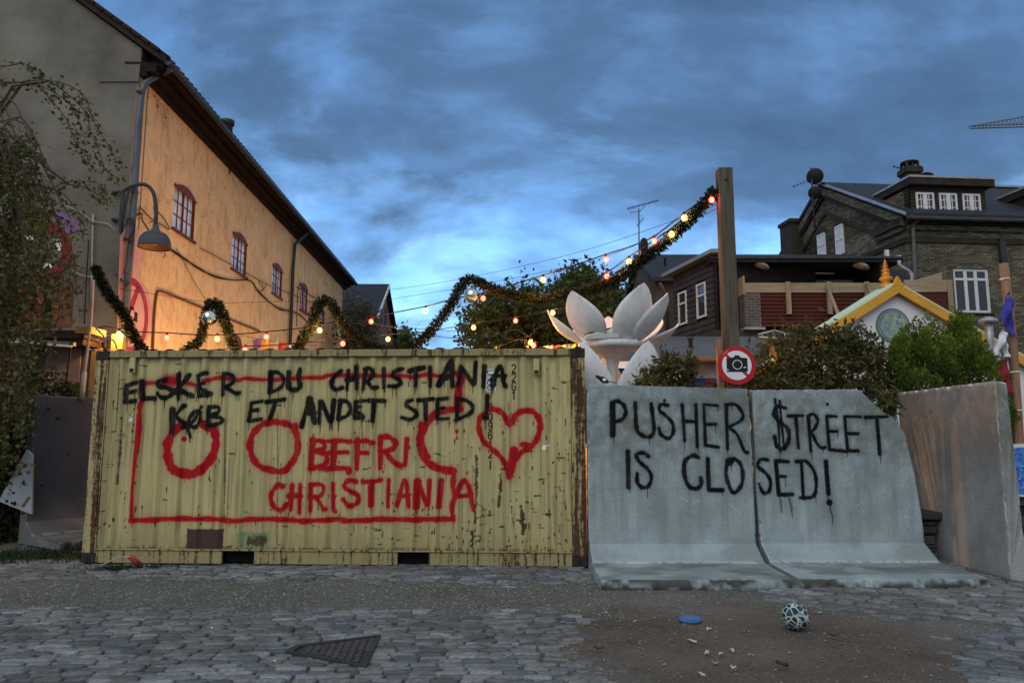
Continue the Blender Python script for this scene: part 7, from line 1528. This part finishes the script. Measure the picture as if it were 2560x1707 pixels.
# ------------------------------------------------------------------ things on the road
def build_small():
    p = gnd(1990, 1577); r = .105; c = Vector((p.x, p.y, r + .006))
    t = NT('football_pattern'); vo = t.n('ShaderNodeTexVoronoi'); vo.feature = 'DISTANCE_TO_EDGE'; vo.inputs['Scale'].default_value = 21; t.l(t.co(), vo.inputs[0]); v2 = t.n('ShaderNodeTexVoronoi'); v2.inputs['Scale'].default_value = 21; t.l(t.co(), v2.inputs[0])
    q = t.n('ShaderNodeValToRGB'); t.l(v2.outputs['Color'], q.inputs[0]); q.color_ramp.interpolation = 'CONSTANT'; e = q.color_ramp.elements; e[0].color = (0.012, 0.03, 0.045, 1); e[1].color = (0.01, 0.06, 0.075, 1); e[1].position = .5; m_ = e.new(.8); m_.color = (0.3, .33, .32, 1)
    t.col(t.mix(t.ramp(vo.outputs['Distance'], .075, .105), t.mix(t.ramp(t.noise(14, 5, .7), .4, .65), (0.46, 0.49, 0.47), (.26, .26, .24)), q.outputs[0])); t.rough(.5)
    m = MB(); m.ball(c, r, 20); solo(m, 'football', t.mat, 'scuffed white and dark teal football lying on the dirt', 'ball')
    p = gnd(1726, 1556); m = MB(); m.lathe([(.001, .012), (.072, .012), (.08, .02), (.088, .024), (.092, .018), (.092, .0), (.001, 0)], Vector((p.x, p.y, .016)), 32, 0, Matrix.Rotation(R(3), 3, 'X')); o = solo(m, 'plastic_lid', simple('blue_plastic', (0.06, 0.16, 0.36), .35, .3, 9), 'small round blue plastic lid lying on the dirt', 'lid')
    m = MB(); m.lathe([(.001, .014), (.03, .014), (.03, .012)], Vector((p.x, p.y, .018)), 20); m.build('lid_boss', simple('pale_blue_plastic', (0.14, .26, .45), .4), o)
    # triangular cover
    A, B, C_, A2 = gnd(712, 1631, .03), gnd(952, 1589, .03), gnd(915, 1670, .03), gnd(740, 1616, .03); iron = simple('cast_iron', (0.055, 0.058, 0.06), .6, .4, 14, .3, 60, metal=.3)
    t0 = thing('drain_cover', tuple((A + B + C_) / 3), 'wedge shaped dark iron drain cover set in the cobbles', 'drain cover'); ctr = (A + B + C_) / 3
    m = MB(); m.prism([p_ - Vector((0, 0, .05)) for p_ in (A, C_, B, A2)], (0, 0, .052)); m.build('plate', iron, t0)
    m = MB()
    for a, b in ((A, C_), (C_, B), (B, A2), (A2, A)):
        ia, ib = a.lerp(ctr, .13), b.lerp(ctr, .13); m.prism([a + Vector((0, 0, .002)), b + Vector((0, 0, .002)), ib + Vector((0, 0, .002)), ia + Vector((0, 0, .002))], (0, 0, .012))
    m.build('rim', iron, t0)
    m = MB(); ax = (C_ - A).normalized(); ay = Vector((-ax.y, ax.x, 0)); tri = [((p_ - A).dot(ax), (p_ - A).dot(ay)) for p_ in (A.lerp(ctr, .2), C_.lerp(ctr, .2), B.lerp(ctr, .2), A2.lerp(ctr, .2))]
    for i in range(16):
        for j in range(16):
            s = .02 + i * .062 + (.03 if j % 2 else 0); w = .02 + j * .046; 
            if in_poly(np.array([s + .025]), np.array([w + .015]), tri)[0] and in_poly(np.array([s]), np.array([w]), tri)[0]: m.obox(A + ax * s + ay * w + Vector((0, 0, .0021)), ax * .048, ay * .034, (0, 0, .009))
    m.build('tread', simple('worn_iron_tread', (0.09, 0.092, 0.095), .5, .4, 14, metal=.3), t0)
    # litter
    cr = lambda a, b: (1280 + a / 1.8375, 1300 + b / 1.8375); cl_ = lambda a, b: (a / 1.8375, 1300 + b / 1.8375); g = np.random.default_rng(2)
    pap = simple('dirty_paper', (0.42, 0.42, 0.40), .8, .3, 30)
    for i, (u, v, s) in enumerate([(*cr(570, 470), .05), (*cr(232, 478), .05), (*cr(335, 487), .035), (*cr(905, 506), .06), (*cr(828, 562), .07), (*cr(898, 616), .05), (*cr(962, 622), .04), (*cr(1100, 630), .05), (*cr(937, 664), .045), (*cr(1020, 685), .06), (*cr(872, 716), .045), (*cr(1012, 606), .04), (*cr(2240, 405), .04), (*cr(430, 430), .03), (*cr(1410, 432), .07), (*cl_(487, 257), .07), (*cl_(262, 300), .05), (*cl_(846, 254), .03), (*cl_(972, 513), .03), (*cl_(1256, 668), .035), (*cl_(1392, 633), .03), (*cl_(680, 218), .06), (*cl_(250, 145), .04), (*cl_(112, 128), .06)]):
        p = gnd(u, v); a = g.uniform(0, 3); h = s * .8 * g.uniform(.5, .9); z = float(ground_z(np.array(p.x), np.array(p.y))) + .03 - .016 * float(dirt_mask(np.array([p.x]), np.array([p.y]))[0]); m = MB(); ca, sa = math.cos(a), math.sin(a)
        k1, k2 = g.uniform(.4, 1, 2)
        m.surf(lambda x, y: Vector((p.x + ca * (x - .5) * s - sa * (y - .5) * h, p.y + sa * (x - .5) * s + ca * (y - .5) * h * (k1 + (k2 - k1) * x), z + .006 * math.sin(x * 4 + i) + .005 * math.sin(y * 5 + x * 3))), 6, 5)
        solo(m, 'paper_scrap', pap, 'small crumpled scrap of pale paper littering the road', 'litter', 'pale paper scraps littering the road', 0, .002)
    for u, v, s, lab in ((*cr(535, 567), .09, 'larger curled tan leaf on the dirt nearest the road'), (*cr(400, 612), .07, 'dark curled leaf at the edge of the dirt and cobbles'), (*cr(1480, 552), .08, 'dark curled leaf right of the football')):
        p = gnd(u, v); m = MB(); m.surf(lambda x, y: Vector((p.x + (x - .5) * s, p.y + (y - .5) * s * .45 * math.sin(math.pi * min(.97, x + .03)), .03 + .02 * (x - .5) ** 2 * 4 + .015 * abs(y - .5))), 8, 5); solo(m, 'dead_leaf', simple('dead_leaf', (0.17, 0.10, 0.055) if 'tan' in lab else (.06, .04, .03), .8), lab, 'leaf', 'dead leaves on the dirt', 0, .002)
    a, b = gnd(*cr(1218, 680)), gnd(*cr(1266, 696)); m = MB(); m.tube([a + Vector((0, 0, .045)), b + Vector((0, 0, .043))], .013, 8); solo(m, 'rusty_stub', M['rust_dark'], 'short rusty stub lying on the cobbles in the foreground', 'scrap')
    # red tube and wire by the container corner
    k = 2.614; a = at(325, 1390, 8.75); b = gnd(352, 1423); m = MB(); m.tube([a, b + Vector((0, 0, .04))], .032, 12); o = solo(m, 'red_tube', simple('faded_red_plastic', (0.36, 0.055, 0.06), .5, .25, 8), 'faded red plastic tube leaning on the container sill', 'tube')
    m = MB(); m.tube(crom([at(326, 1391, 8.7), at(305, 1391, 8.72), at(285, 1397, 8.72), at(264, 1407, 8.7), at(250, 1412, 8.7)], 6), .006, 5); solo(m, 'loose_wire', M['cable_pale'], 'pale bent wire curling from the red tube', 'wire')
    g = np.random.default_rng(8); P = []
    for cx, cy, rx, ry, n in ((-4.55, 8.75, .22, .12, 260), (-4.2, 8.85, .25, .08, 160), (-5.9, 9.75, .9, .45, 2600), (-6.6, 9.6, .7, .35, 1500)):
        q = g.normal(size=(n, 2)) * .6; P += [(cx + rx * a, cy + ry * b, .004) for a, b in q]
    P = np.array(P); V, Q, T = leaves(P, g.uniform(.03, .09, len(P)), 5, .16, (0, 0, 1), .55); setp(np_obj('grass', V, Q, leafmat('rough_grass', (0.012, 0.022, 0.010), (0.025, 0.045, 0.018), (0.06, 0.08, 0.03)), None, (0, 0, 0), {'tone': T}), 'rough dark grass and weeds by the left end of the container', 'grass', kind='stuff')
build_small()
